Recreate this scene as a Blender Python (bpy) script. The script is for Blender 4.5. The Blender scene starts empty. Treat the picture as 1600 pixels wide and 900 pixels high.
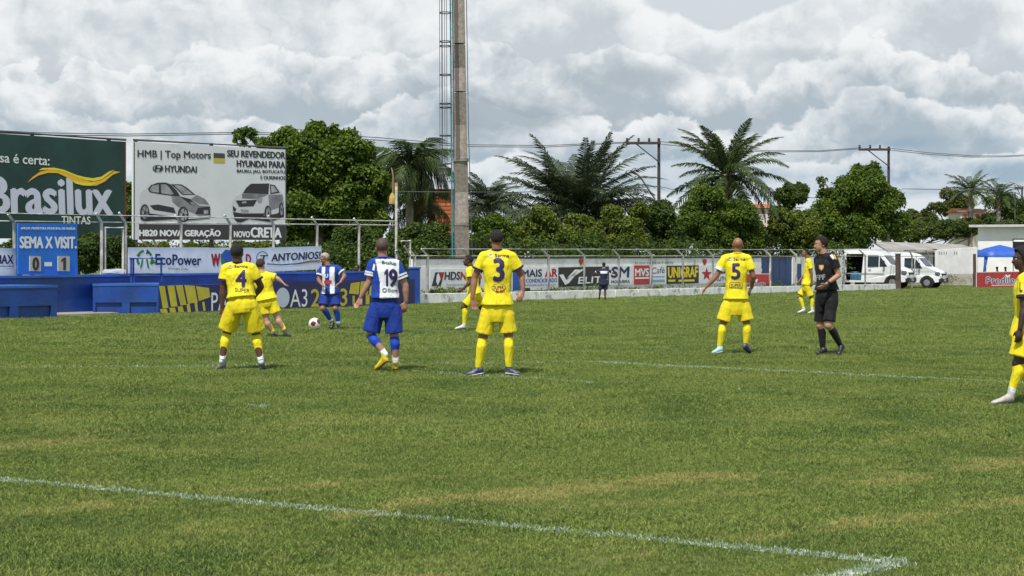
import bpy, bmesh, math, random
import numpy as np
from mathutils import Vector, Matrix, noise as mnoise
from mathutils.bvhtree import BVHTree
from mathutils.geometry import tessellate_polygon
random.seed(7)
RNG = np.random.default_rng(11)
SC = bpy.context.scene
COL = SC.collection
R = math.radians

# ------------------------------------------------------------------ camera
F = 2600.0                     # focal length in pixels of the 1600 px wide photograph
EYE, HOR, SLOPE = 1.5, 402.0, 0.012
cam = bpy.data.cameras.new('camera')
cam.sensor_width = 36.0
cam.lens = 36.0 * F / 1600.0
cam.shift_y = (HOR - 450.0) / 1600.0
cam.clip_start = 0.1
cam.clip_end = 6000.0
camo = bpy.data.objects.new('camera', cam)
camo.location = (0, 0, EYE)
camo.rotation_euler = (R(90), 0, 0)
COL.objects.link(camo)
SC.camera = camo

# ------------------------------------------------------------------ exposure
SC.view_settings.view_transform = 'Standard'
SC.view_settings.look = 'None'
SC.view_settings.gamma = 1.0
SC.view_settings.exposure = 0.36
SC.view_settings.use_curve_mapping = False
SC.render.engine = 'CYCLES'
SC.cycles.max_bounces = 6
SC.cycles.transparent_max_bounces = 8

# ------------------------------------------------------------------ sun
SUN_DIR = Vector((-0.17, -0.50, 0.85)).normalized()      # towards the sun
sun = bpy.data.lights.new('sun', 'SUN')
sun.energy = 3.6
sun.angle = R(1.2)
sun.color = (1.0, 0.955, 0.90)
suno = bpy.data.objects.new('sun', sun)
suno.rotation_euler = SUN_DIR.to_track_quat('Z', 'Y').to_euler()
suno.location = (0, 0, 60)
COL.objects.link(suno)

# ------------------------------------------------------------------ tiny node-expression helper
class E:
    def __init__(s, nt, v): s.nt, s.v = nt, v
    def _m(s, op, *a):
        n = s.nt.nodes.new('ShaderNodeMath'); n.operation = op
        for i, x in enumerate((s,) + a):
            x = x.v if isinstance(x, E) else x
            if isinstance(x, (int, float)): n.inputs[i].default_value = x
            else: s.nt.links.new(x, n.inputs[i])
        return E(s.nt, n.outputs[0])
    def __add__(s, o): return s._m('ADD', o)
    def __sub__(s, o): return s._m('SUBTRACT', o)
    def __mul__(s, o): return s._m('MULTIPLY', o)
    __radd__ = __add__; __rmul__ = __mul__
    def __rsub__(s, o): return (s * -1.0) + o
    def __truediv__(s, o): return s._m('DIVIDE', o)
    def __neg__(s): return s * -1.0
    def f(s, op, *a): return s._m(op, *a)
    def ss(s, a, b):
        n = s.nt.nodes.new('ShaderNodeMapRange'); n.interpolation_type = 'SMOOTHSTEP'
        s.nt.links.new(s.v, n.inputs['Value'])
        n.inputs['From Min'].default_value = a; n.inputs['From Max'].default_value = b
        return E(s.nt, n.outputs['Result'])
def e_noise(nt, vec, scale, detail=6, rough=0.55, w=None, dist=0.0, flat2=False):
    n = nt.nodes.new('ShaderNodeTexNoise')
    if flat2: n.noise_dimensions = '2D'
    n.inputs['Scale'].default_value = scale; n.inputs['Detail'].default_value = detail
    n.inputs['Roughness'].default_value = rough; n.inputs['Distortion'].default_value = dist
    if vec is not None: nt.links.new(vec, n.inputs['Vector'])
    return E(nt, n.outputs['Fac'])
def e_comb(nt, x, y, z):
    n = nt.nodes.new('ShaderNodeCombineXYZ')
    for i, a in enumerate((x, y, z)):
        if isinstance(a, E): nt.links.new(a.v, n.inputs[i])
        else: n.inputs[i].default_value = a
    return n.outputs[0]
def e_mix(nt, fac, a, b):
    n = nt.nodes.new('ShaderNodeMix'); n.data_type = 'RGBA'
    if isinstance(fac, E): nt.links.new(fac.v, n.inputs[0])
    else: n.inputs[0].default_value = fac
    for i, c in ((6, a), (7, b)):
        if isinstance(c, tuple): n.inputs[i].default_value = (*c[:3], 1)
        else: nt.links.new(c, n.inputs[i])
    return n.outputs[2]

# ------------------------------------------------------------------ world: daylight sky under cumulus clouds
W = bpy.data.worlds.new('World'); SC.world = W; W.use_nodes = True
nt = W.node_tree; nt.nodes.clear()
out = nt.nodes.new('ShaderNodeOutputWorld')
bg1 = nt.nodes.new('ShaderNodeBackground'); bg2 = nt.nodes.new('ShaderNodeBackground')
sky = nt.nodes.new('ShaderNodeTexSky'); sky.sky_type = 'NISHITA'; sky.sun_disc = False
sky.sun_elevation = math.asin(SUN_DIR.z); sky.sun_rotation = math.atan2(SUN_DIR.x, SUN_DIR.y)
bg1.inputs[1].default_value = 0.1
nt.links.new(sky.outputs[0], bg1.inputs[0])
geo = nt.nodes.new('ShaderNodeTexCoord')
sep = nt.nodes.new('ShaderNodeSeparateXYZ'); nt.links.new(geo.outputs['Generated'], sep.inputs[0])
dx, dy, dz = (E(nt, sep.outputs[i]) for i in range(3))
U = dx.f('ARCTAN2', dy) * 26.0
V = dz.f('ARCSINE') * 26.0
def e_seed(x, y, seed): return e_comb(nt, x + seed * 17.3, y + seed * 5.9, 0.0)
def e_noise2(vec, scale, detail=5, rough=0.55, dist=0.0): return e_noise(nt, vec, scale, min(detail, 6), rough, dist=dist, flat2=True)
def bump(u0, su, v0, sv):
    a = (U - u0) / su; b = (V - v0) / sv
    return ((a * a + b * b) * -1.0).f('EXPONENT')
def e_puff(vec, scale, detail=3.0, rough=0.5):
    """cauliflower billows: 1 - distance to scattered centres, several octaves"""
    n = nt.nodes.new('ShaderNodeTexVoronoi'); n.feature = 'F1'; n.voronoi_dimensions = '2D'; n.normalize = True
    n.inputs['Scale'].default_value = scale; n.inputs['Detail'].default_value = detail; n.inputs['Roughness'].default_value = rough
    n.inputs['Lacunarity'].default_value = 2.3
    nt.links.new(vec, n.inputs['Vector']); return 1.0 - E(nt, n.outputs['Distance']) * 1.6
wx = e_noise2(e_seed( U * 1.1, V * 1.3, 3.1), 1.0, 5, 0.6) - 0.5
wz = e_noise2(e_seed( U * 1.1, V * 1.3, 9.4), 1.0, 5, 0.6) - 0.5
UW = U + wx * 0.7; VW_ = V + wz * 0.6
def puff_at(du, dv, sc, seed): return e_puff(e_seed( (UW + du) * sc, (VW_ + dv) * sc, seed), 1.0)
h1 = puff_at(0, 0, 0.80, 7.7); h2 = puff_at(0.07, 0.27, 0.80, 7.7)
f1 = e_noise2(e_seed( U * 0.68, V * 0.85, 4.4), 1.0, 8, 0.58, dist=0.3); f2 = e_noise2(e_seed( U * 0.68 + 0.09, V * 0.85 + 0.22, 4.4), 1.0, 8, 0.58, dist=0.3)
relief = (h1 - h2) * 1.35 + (f1 - f2) * 0.75
soft_ = (e_noise2(e_seed( U * 0.36, V * 0.6, 31.0), 1.0, 5, 0.55) - 0.5)
big = e_noise2(e_seed( U * 0.30, V * 0.75, 12.4), 1.0, 4, 0.5) - 0.5
base = e_mix(nt, (V * 0.28 + big).ss(0.0, 1.2), (0.44, 0.54, 0.62), (0.63, 0.685, 0.725))
col = base
LT = (0.86, 0.885, 0.895)
def bank(edge, amp, seed, depth, top, bot, soft, relk, sc=1.3, gap=0.0):
    """one bank of cumulus: billowing top at height `edge`, shading down to a greyer, softer base"""
    global col
    pz = e_puff(e_seed( (UW + seed) * sc * 0.62, VW_ * sc * 0.74, seed), 1.0, 3.0, 0.55) - 0.5
    rise = e_noise2(e_seed( U * 0.42, V * 0.25, seed + 5.0), 1.0, 3, 0.5) - 0.5
    d = (edge - V) + pz * amp * 0.55 + rise * amp * 2.2 + (f1 - 0.5) * 0.5
    mask = d.ss(0.0, soft)
    t = (0.95 - d / depth) + relief * relk + soft_ * 2.0
    c = e_mix(nt, t.ss(-0.1, 1.15), bot, top)
    if gap: mask = mask * (1.0 - (d.ss(depth * 1.1, depth * 1.7)) * gap)
    col = e_mix(nt, mask, col, c)
bank(4.15, 1.0, 1.7, 1.7, LT, (0.55, 0.605, 0.645), 0.16, 0.9, 0.9)
bank(3.15, 1.15, 21.3, 1.05, LT, (0.43, 0.50, 0.555), 0.09, 0.95, 1.1, 0.5)
bank(2.3, 0.9, 33.9, 0.95, (0.84, 0.87, 0.885), (0.40, 0.48, 0.545), 0.09, 0.8, 1.3, 0.5)
bank(1.62, 0.5, 47.3, 0.8, (0.78, 0.82, 0.845), (0.46, 0.55, 0.63), 0.08, 0.7, 1.7)
def patch(u0, su, v0, sv, k, c):
    """a shaded cloud base, ragged by the same billows"""
    global col
    m = bump(u0, su, v0, sv); m = (m * (1.0 + (h1 - 0.5) * 1.2 + (f1 - 0.5) * 4.0 + wx * 1.5) * k).ss(0.10, 1.0)
    col = e_mix(nt, m * 0.85, col, c)
patch(-0.3, 1.6, 2.25, 0.34, 0.85, (0.34, 0.41, 0.47))
patch(1.9, 1.2, 2.75, 0.20, 0.60, (0.42, 0.48, 0.53))
patch(4.6, 1.1, 3.1, 0.14, 0.55, (0.50, 0.56, 0.60))
patch(6.6, 1.5, 1.72, 0.14, 0.70, (0.30, 0.42, 0.53))
patch(3.1, 1.3, 1.52, 0.18, 0.85, (0.32, 0.44, 0.55))
patch(6.4, 2.6, 1.28, 0.20, 1.0, (0.30, 0.42, 0.53))
hz = e_noise2(e_seed( U * 0.8, V * 2.6, 60.0), 1.0, 6) - 0.5
col = e_mix(nt, (V * -1.0 + 1.12 + hz * 0.8).ss(0.0, 0.25) * 0.85, col, (0.76, 0.81, 0.84))
nt.links.new(col, bg2.inputs[0]); bg2.inputs[1].default_value = 0.80
ms = nt.nodes.new('ShaderNodeMixShader')
# breaks of blue between the clouds only high overhead, as a partly covered sky has
brk = (e_noise(nt, e_comb(nt, U * 0.12, V * 0.12, 2.0), 1.0, 5) - 0.42).ss(0.0, 0.12) * (V.ss(6.0, 12.0)) * 0.6
nt.links.new((1.0 - brk).v, ms.inputs[0])
nt.links.new(bg1.outputs[0], ms.inputs[1]); nt.links.new(bg2.outputs[0], ms.inputs[2])
nt.links.new(ms.outputs[0], out.inputs[0])
W.cycles.sampling_method = 'MANUAL'; W.cycles.sample_map_resolution = 256

# ================================================================== helpers
def P(px, py, Y):
    """world point seen at photo pixel (px, py) at distance Y"""
    return Vector(((px - 800) / F * Y, Y, EYE - (py - HOR) / F * Y))
def gz(x): return -SLOPE * max(-45.0, min(45.0, x))
def GY(px, py): return EYE * F / ((py - HOR) - SLOPE * (px - 800))
def G(px, py):
    p = P(px, py, GY(px, py)); p.z = gz(p.x); return p

MATS = {}
def mat(name, rgb, rough=0.7, metal=0.0, var=0.0, vscale=4.0, bump=0.0, bscale=40.0, spec=None, stain=None, sscale=1.2, samt=0.5, emit=None):
    if name in MATS: return MATS[name]
    m = bpy.data.materials.new(name); m.use_nodes = True; nt = m.node_tree
    b = nt.nodes['Principled BSDF']
    b.inputs['Roughness'].default_value = rough; b.inputs['Metallic'].default_value = metal
    if spec is not None: b.inputs['Specular IOR Level'].default_value = spec
    tc = nt.nodes.new('ShaderNodeTexCoord').outputs['Object']
    col = None
    if var > 0:
        f = e_noise(nt, tc, vscale, 5, 0.6)
        lo = tuple(c * (1 - var) for c in rgb); hi = tuple(min(1, c * (1 + var)) for c in rgb)
        col = e_mix(nt, f.ss(0.3, 0.7), lo, hi)
    if stain is not None:
        f = e_noise(nt, tc, sscale, 7, 0.65, dist=0.4)
        col = e_mix(nt, f.ss(0.52, 0.70) * samt, col if col is not None else rgb, stain)
    if col is None: b.inputs['Base Color'].default_value = (*rgb, 1)
    else: nt.links.new(col, b.inputs['Base Color'])
    if bump > 0:
        bn = nt.nodes.new('ShaderNodeBump'); bn.inputs['Strength'].default_value = bump; bn.inputs['Distance'].default_value = 0.02
        nt.links.new(e_noise(nt, tc, bscale, 4).v, bn.inputs['Height']); nt.links.new(bn.outputs[0], b.inputs['Normal'])
    MATS[name] = m
    return m

def link(name, me, m=None, parent=None, loc=None):
    o = bpy.data.objects.new(name, me); COL.objects.link(o)
    if m is not None:
        if len(me.materials): me.materials.clear()
        for k in (m if isinstance(m, (list, tuple)) else [m]): me.materials.append(k)
    if parent is not None: o.parent = parent
    if loc is not None: o.location = loc
    return o
def tag(o, label=None, cat=None, group=None, kind=None):
    if label: o['label'] = label
    if cat: o['category'] = cat
    if group: o['group'] = group
    if kind: o['kind'] = kind
    return o
def thing(name, label, cat, loc=(0, 0, 0), group=None, rz=0.0):
    o = bpy.data.objects.new(name, None); COL.objects.link(o); o.location = loc; o.rotation_euler = (0, 0, rz)
    o.empty_display_size = 0.2
    return tag(o, label, cat, group)
def bm_obj(name, bm, m, parent=None, loc=None, smooth=False):
    if smooth:
        for e in bm.edges:
            if len(e.link_faces) != 2 or e.calc_face_angle(0) > 0.75: e.smooth = False
    me = bpy.data.meshes.new(name); bm.to_mesh(me); bm.free()
    if smooth: me.polygons.foreach_set('use_smooth', [True] * len(me.polygons))
    return link(name, me, m, parent, loc)

def frame(d):
    d = Vector(d).normalized()
    a = Vector((0, 0, 1)) if abs(d.z) < 0.9 else Vector((0, 1, 0))
    u = d.cross(a).normalized(); v = u.cross(d).normalized()
    return u, v
def loft(bm, rings, n=14, cap=True):
    """rings: (centre, u, v, ru, rv)"""
    vs = []
    for c, u, v, ru, rv in rings:
        vs.append([bm.verts.new(c + u * (ru * math.cos(2 * math.pi * k / n)) + v * (rv * math.sin(2 * math.pi * k / n))) for k in range(n)])
    fs = []
    for a, b in zip(vs, vs[1:]):
        for k in range(n): fs.append(bm.faces.new((a[k], a[(k + 1) % n], b[(k + 1) % n], b[k])))
    if cap:
        fs.append(bm.faces.new(list(reversed(vs[0])))); fs.append(bm.faces.new(vs[-1]))
    bmesh.ops.recalc_face_normals(bm, faces=fs)
    return vs
def tube(bm, pts, r, n=8):
    pts = [Vector(p) for p in pts]; rr = r if isinstance(r, (list, tuple)) else [r] * len(pts)
    rings = []
    for i, p in enumerate(pts):
        d = pts[min(i + 1, len(pts) - 1)] - pts[max(i - 1, 0)]
        u, v = frame(d); 
        if rings:                         # keep the frame from twisting
            pu = rings[-1][1]; dn = d.normalized(); u = (pu - dn * pu.dot(dn)).normalized(); v = dn.cross(u)
        rings.append((p, u, v, rr[i], rr[i]))
    loft(bm, rings, n)
def capsule(bm, a, b, ra, rb, n=14, flat=None, fr=1.0):
    """tapered limb with round ends; flat: direction in which it is thinned by fr"""
    a, b = Vector(a), Vector(b); d = (b - a); L = d.length; d = d / L
    if flat is not None:
        v = (Vector(flat) - d * Vector(flat).dot(d)).normalized(); u = d.cross(v)
    else: u, v = frame(d)
    rings = []
    for t in (80, 55, 28): rings.append((a - d * ra * math.sin(R(t)), u, v, ra * math.cos(R(t)), ra * math.cos(R(t)) * fr))
    for k in range(5):
        s = k / 4; r = ra + (rb - ra) * s; rings.append((a + d * L * s, u, v, r, r * fr))
    for t in (28, 55, 80): rings.append((b + d * rb * math.sin(R(t)), u, v, rb * math.cos(R(t)), rb * math.cos(R(t)) * fr))
    loft(bm, rings, n)
def ball(bm, c, r, rot=None, seg=16):
    r = Vector(r) if not isinstance(r, (int, float)) else Vector((r, r, r))
    M = Matrix.Translation(c) @ (rot.to_4x4() if rot is not None else Matrix.Identity(4)) @ Matrix.Diagonal((*r, 1))
    bmesh.ops.create_uvsphere(bm, u_segments=seg, v_segments=max(8, seg // 2 + 2), radius=1.0, matrix=M)
def box(bm, x0, x1, y0, y1, z0, z1, M=None):
    v = [bm.verts.new((x, y, z)) for z in (z0, z1) for y in (y0, y1) for x in (x0, x1)]
    if M is not None:
        for a in v: a.co = M @ a.co
    for f in ((0, 2, 3, 1), (4, 5, 7, 6), (0, 1, 5, 4), (2, 6, 7, 3), (0, 4, 6, 2), (1, 3, 7, 5)): bm.faces.new([v[i] for i in f])
    return v
def bevel_all(bm, w, seg=1):
    bmesh.ops.recalc_face_normals(bm, faces=bm.faces[:])
    bmesh.ops.bevel(bm, geom=bm.edges[:], offset=w, segments=seg, affect='EDGES', clamp_overlap=True)
def prism(bm, poly, M, depth):
    """flat outline poly (u,v) extruded from w=0 back to w=depth, M maps (u,w,v) to the parent's space"""
    n = len(poly); a = [bm.verts.new(M @ Vector((u, 0, v))) for u, v in poly]; b = [bm.verts.new(M @ Vector((u, depth, v))) for u, v in poly]
    tris = tessellate_polygon([[Vector((u, v, 0)) for u, v in poly]])
    fs = []
    for t in tris:
        fs.append(bm.faces.new([a[i] for i in t])); fs.append(bm.faces.new([b[i] for i in reversed(t)]))
    for i in range(n): fs.append(bm.faces.new((a[i], b[i], b[(i + 1) % n], a[(i + 1) % n])))
    bmesh.ops.recalc_face_normals(bm, faces=fs)

# ---- flat lettering from the built-in font
FONTC = {}
def text_mesh(s, bold=0.0, spacing=1.0):
    if s == '1':
        return [(0.42, 0), (1, 0), (1, 1), (0.55, 1), (0, 0.80), (0, 0.62), (0.42, 0.76)], [(0, 1, 2, 3, 6), (3, 4, 5, 6)]
    key = (s, bold, spacing)
    if key not in FONTC:
        c = bpy.data.curves.new('lettering', 'FONT'); c.body = s; c.offset = bold; c.space_character = spacing; c.resolution_u = 3
        o = bpy.data.objects.new('lettering', c)
        me = o.to_mesh()
        vs = [tuple(v.co[:2]) for v in me.vertices]; fs = [tuple(p.vertices) for p in me.polygons]
        o.to_mesh_clear(); bpy.data.objects.remove(o); bpy.data.curves.remove(c)
        xs = [v[0] for v in vs]; ys = [v[1] for v in vs]; x0, x1, y0, y1 = min(xs), max(xs), min(ys), max(ys)
        FONTC[key] = ([((x - x0) / (x1 - x0), (y - y0) / (y1 - y0)) for x, y in vs], fs)
    return FONTC[key]

class Plane:
    """an upright plane in the world through the ground points a, b: u runs from a to b, v is height, w goes behind it"""
    def __init__(s, a, b):
        s.o = Vector((a[0], a[1], 0)); e = Vector((b[0] - a[0], b[1] - a[1], 0)); s.len = e.length; s.e = e.normalized()
        s.n = Vector((-s.e.y, s.e.x, 0))       # away from the camera
        if s.n.y < 0: s.n = -s.n
        s.M = Matrix.Translation(s.o) @ Matrix(((s.e.x, s.n.x, 0, 0), (s.e.y, s.n.y, 0, 0), (0, 0, 1, 0), (0, 0, 0, 1)))
    def off(s, w): 
        a = s.o + s.n * w; b = a + s.e * s.len
        return Plane(a, b)
    def Y(s, px):
        k = (px - 800) / F      # x = k*y ; (x,y) = o + t e
        t = (k * s.o.y - s.o.x) / (s.e.x - k * s.e.y); return s.o.y + t * s.e.y
    def uv(s, px, py):
        y = s.Y(px); p = P(px, py, y); return ((p - s.o).dot(s.e), p.z)
    def at(s, px, py): return P(px, py, s.Y(px))
    def ground(s, px): 
        y = s.Y(px); x = (px - 800) / F * y; return Vector((x, y, gz(x)))

def panel(name, pl, quad, m, parent=None, thick=0.03, w=0.0, loc=None):
    """quad in photo pixels [(px,py) x4..n] on plane pl -> solid panel"""
    bm = bmesh.new(); poly = [pl.uv(*q) for q in quad]; M = (Matrix.Translation(-Vector(loc)) if loc is not None else Matrix.Identity(4)) @ pl.M @ Matrix.Translation((0, w, 0))
    prism(bm, poly, M, thick)
    return bm_obj(name, bm, m, parent)
def flat(name, pl, polys, m, parent, w=-0.004, loc=None, px=True):
    """flat printed shapes standing proud of plane pl"""
    if len(polys) > 1 and name != 'car_picture':
        for p_ in polys: r_ = flat(name, pl, [p_], m, parent, w, loc, px)
        return r_
    bm = bmesh.new(); M = (Matrix.Translation(-Vector(loc)) if loc is not None else Matrix.Identity(4)) @ pl.M
    for poly in polys:
        q = [pl.uv(*a) for a in poly] if px else poly
        vs = [bm.verts.new(M @ Vector((u, w, v))) for u, v in q]
        for t in tessellate_polygon([[Vector((u, v, 0)) for u, v in q]]):
            try: bm.faces.new([vs[i] for i in t])
            except ValueError: pass
    return bm_obj(name, bm, m, parent)
def words(pl, s, quad, m, parent, w=-0.006, loc=None, bold=0.0, shear=0.0, spacing=1.0):
    """lettering stretched to the photo quad: (left,bottom),(right,bottom),(right,top),(left,top) pixels; bold thickens the strokes"""
    vs, fs = text_mesh(s, 0.0, spacing)
    q = [Vector(pl.uv(*a)) for a in quad]
    M = (Matrix.Translation(-Vector(loc)) if loc is not None else Matrix.Identity(4)) @ pl.M
    hgt = (q[3] - q[0]).length
    def mp(a, b, k=0, du=0.0, dv=0.0):
        p = (q[0] * (1 - a) + q[1] * a) * (1 - b) + (q[3] * (1 - a) + q[2] * a) * b
        return M @ Vector((p.x + shear * hgt * b + du, w - 0.0006 * k, p.y + dv))
    t = bold * hgt * 1.5; offs = [(0, 0)] if bold <= 0 else [(-t, 0), (t, 0), (0, t * .6), (0, -t * .6)] + ([(-t * .5, 0), (t * .5, 0)] if bold > 0.04 else [])
    V, Fc = [], []
    for k, (du, dv) in enumerate(offs):
        n = len(V); V += [mp(a, b, k, du, dv) for a, b in vs]; Fc += [tuple(i + n for i in f) for f in fs]
    me = bpy.data.meshes.new('lettering'); me.from_pydata(V, [], Fc)
    return link('lettering', me, m, parent)
def q4(x0, y0, x1, y1, d0=0.0, d1=None):
    """pixel box left x0, top y0, right x1, bottom y1; right side shifted down by d0 (top) and d1 (bottom)"""
    d1 = d0 if d1 is None else d1
    return [(x0, y1), (x1, y1 + d1), (x1, y0 + d0), (x0, y0)]
def ellipse(cx, cy, rx, ry, n=20, a0=0, a1=360, tilt=0.0):
    return [(cx + rx * math.cos(R(a0 + (a1 - a0) * k / n)) , cy + ry * math.sin(R(a0 + (a1 - a0) * k / n)) + tilt * rx * math.cos(R(a0 + (a1 - a0) * k / n))) for k in range(n if abs(a1 - a0) >= 360 else n + 1)]
def arcband(cx, cy, r0, r1, a0, a1, n=10, sy=1.0):
    o = [(cx + r1 * math.cos(R(a0 + (a1 - a0) * k / n)), cy + sy * r1 * math.sin(R(a0 + (a1 - a0) * k / n))) for k in range(n + 1)]
    i = [(cx + r0 * math.cos(R(a0 + (a1 - a0) * k / n)), cy + sy * r0 * math.sin(R(a0 + (a1 - a0) * k / n))) for k in range(n, -1, -1)]
    return o + i
# ================================================================== ground
def ground_mat(name, blade=False):
    m = bpy.data.materials.new(name); m.use_nodes = True; nt = m.node_tree; b = nt.nodes['Principled BSDF']
    b.inputs['Roughness'].default_value = 0.75; b.inputs['Specular IOR Level'].default_value = 0.25
    pos = nt.nodes.new('ShaderNodeNewGeometry').outputs['Position']
    sp = nt.nodes.new('ShaderNodeSeparateXYZ'); nt.links.new(pos, sp.inputs[0])
    x, y = E(nt, sp.outputs[0]), E(nt, sp.outputs[1])
    pv = e_comb(nt, x, y, 0.0)
    st = e_comb(nt, x * 0.19 + y * 0.16 + 3.3, y * 1.25 - x * 1.02, 0.0)          # long worn streaks across the pitch
    n1 = e_noise(nt, pv, 0.9, 5, 0.6); n2 = e_noise(nt, st, 0.62, 5, 0.62, dist=0.5); n3 = e_noise(nt, pv, 7.0, 4, 0.7)
    n4 = e_noise(nt, pv, 0.13, 3, 0.5)
    g = e_mix(nt, n1.ss(0.30, 0.72), (0.082, 0.142, 0.026), (0.220, 0.270, 0.056))
    g = e_mix(nt, (n4 + (n1 - 0.5) * 0.3).ss(0.40, 0.58) * 0.7, g, (0.190, 0.250, 0.050))
    n5 = e_noise(nt, pv, 2.4, 4, 0.65, dist=0.4)
    g = e_mix(nt, n5.ss(0.52, 0.66) * 0.5, g, (0.070, 0.142, 0.024))
    g = e_mix(nt, (1.0 - n5).ss(0.56, 0.68) * 0.35, g, (0.27, 0.275, 0.08))
    g = e_mix(nt, n3.ss(0.45, 0.75) * 0.45, g, (0.052, 0.105, 0.022))
    near = (y * -1.0 + 17.0).ss(0.0, 7.0)
    dry = (n2 + (n1 - 0.5) * 0.55 + (n3 - 0.5) * 0.3).ss(0.555, 0.67)
    g = e_mix(nt, dry * (near * 0.68 + 0.12), g, (0.40, 0.35, 0.125))
    if blade:
        rnd = nt.nodes.new('ShaderNodeObjectInfo').outputs['Random']
        isl = E(nt, nt.nodes.new('ShaderNodeNewGeometry').outputs['Random Per Island'])
        g = e_mix(nt, isl.ss(0.62, 1.0) * 0.6, g, (0.31, 0.385, 0.115))
        g = e_mix(nt, (1.0 - isl).ss(0.7, 1.0) * 0.6, g, (0.038, 0.085, 0.018))
        g = e_mix(nt, E(nt, rnd).ss(0.88, 0.98) * 0.5, g, (0.34, 0.30, 0.12))
        sh = nt.nodes.new('ShaderNodeBsdfTranslucent'); nt.links.new(g, sh.inputs[0])
        mx = nt.nodes.new('ShaderNodeMixShader'); mx.inputs[0].default_value = 0.22
        nt.links.new(b.outputs[0], mx.inputs[1]); nt.links.new(sh.outputs[0], mx.inputs[2])
        nt.links.new(mx.outputs[0], nt.nodes['Material Output'].inputs[0])
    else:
        g = e_mix(nt, 0.38, g, (0.060, 0.058, 0.026))      # thatch and soil tone, also darkened for the missing shade between blades
        bn = nt.nodes.new('ShaderNodeBump'); bn.inputs['Strength'].default_value = 0.9; bn.inputs['Distance'].default_value = 0.03
        nt.links.new((e_noise(nt, pv, 22.0, 6, 0.75) + n1 * 0.4).v, bn.inputs['Height']); nt.links.new(bn.outputs[0], b.inputs['Normal'])
    nt.links.new(g, b.inputs['Base Color'])
    return m
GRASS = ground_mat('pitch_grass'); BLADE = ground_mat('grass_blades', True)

xs = sorted(set([-3000, -1500, -700, -300, -120, -60] + list(np.arange(-45, 45.1, 3.0)) + [60, 120, 300, 700, 1500, 3000]))
ys = sorted(set([-60, -20] + list(np.arange(0, 110, 5.0)) + [130, 170, 250, 400, 700, 1500, 3500]))
bm = bmesh.new(); gv = [[bm.verts.new((x, y, gz(x))) for x in xs] for y in ys]
for j in range(len(ys) - 1):
    for i in range(len(xs) - 1): bm.faces.new((gv[j][i], gv[j][i + 1], gv[j + 1][i + 1], gv[j + 1][i]))
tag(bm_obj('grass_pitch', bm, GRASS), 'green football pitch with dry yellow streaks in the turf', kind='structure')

# ---- white lines: painted turf (ragged sheet + painted blades)
def ragged(a, b, w, seed, gaps=0.0):
    """list of quads along a line on the ground with ragged edges"""
    a = Vector(a); b = Vector(b); d = b - a; L = d.length; e = d.normalized(); nn = Vector((-e.y, e.x, 0)); N = max(2, int(L / 0.06)); rows = []
    for k in range(N + 1):
        c = a + d * (k / N); j = mnoise.noise(Vector((k * 0.11, seed, 0))) * 0.02
        wl = w * (0.5 + 0.35 * mnoise.noise(Vector((k * 0.9, seed, 1)))); wr = w * (0.5 + 0.35 * mnoise.noise(Vector((k * 0.9, seed, 9))))
        rows.append((c + nn * (j + wl), c + nn * (j - wr), mnoise.noise(Vector((k * 0.05, seed, 5))) + 0.4 * mnoise.noise(Vector((k * 0.3, seed, 6)))))
    return rows
def line_mat():
    m = mat('line_paint', (0.50, 0.56, 0.47), rough=0.85); nt = m.node_tree
    b = nt.nodes['Principled BSDF']; tc = nt.nodes.new('ShaderNodeNewGeometry').outputs['Position']
    f = e_noise(nt, tc, 28.0, 4, 0.7)
    nt.links.new(e_mix(nt, f.ss(0.45, 0.62) * 0.75, (0.62, 0.66, 0.60), (0.14, 0.19, 0.06)), b.inputs['Base Color'])
    return m
LINE = line_mat()
LINES = []       # (a, b, width, strength)
def pitch_line(name, p0, p1, w, label, strength=1.0, seed=1.0):
    a, b = G(*p0), G(*p1); rows = ragged(a, b, w, seed); LINES.append((a, b, w, strength))
    bm = bmesh.new(); prev = None
    for l, r, nz in rows:
        if nz > (0.9 - strength) * 0.8 - (0.0 if strength < 1 else 9):
            pl_ = bm.verts.new((l.x, l.y, gz(l.x) + 0.004)); pr_ = bm.verts.new((r.x, r.y, gz(r.x) + 0.004))
            if prev: bm.faces.new((prev[0], prev[1], pr_, pl_))
            prev = (pl_, pr_)
        else: prev = None
    return tag(bm_obj(name, bm, LINE), label, kind='structure')
pitch_line('goal_area_line', (-160, 736), (1412, 881), 0.085, 'white goal area line crossing the foreground turf', 1.0, 1.0)
pitch_line('goal_area_side_line', (1412, 880), (1160, 935), 0.11, 'short white line running to the goal line from the corner', 1.0, 2.0)
pitch_line('penalty_area_line', (930, 567), (1700, 605), 0.12, 'thin white penalty area line on the right', 1.0, 3.0)
pitch_line('penalty_area_line', (-120, 577), (930, 567), 0.09, 'faded part of the penalty area line on the left', 0.55, 4.0)
pitch_line('old_line', (620, 580), (925, 598), 0.13, 'faint old line behind the feet of the yellow number 3', 0.55, 5.0)
pitch_line('old_line', (1040, 606), (1500, 620), 0.10, 'faint dry old line right of centre', 0.35, 6.0)
pitch_line('penalty_spot', (386, 635.5), (421, 635.5), 0.13, 'worn white penalty spot', 1.0, 7.0)
pitch_line('far_line', (1555, 486), (1640, 484), 0.2, 'short far white mark at the right edge', 1.0, 8.0)

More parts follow.
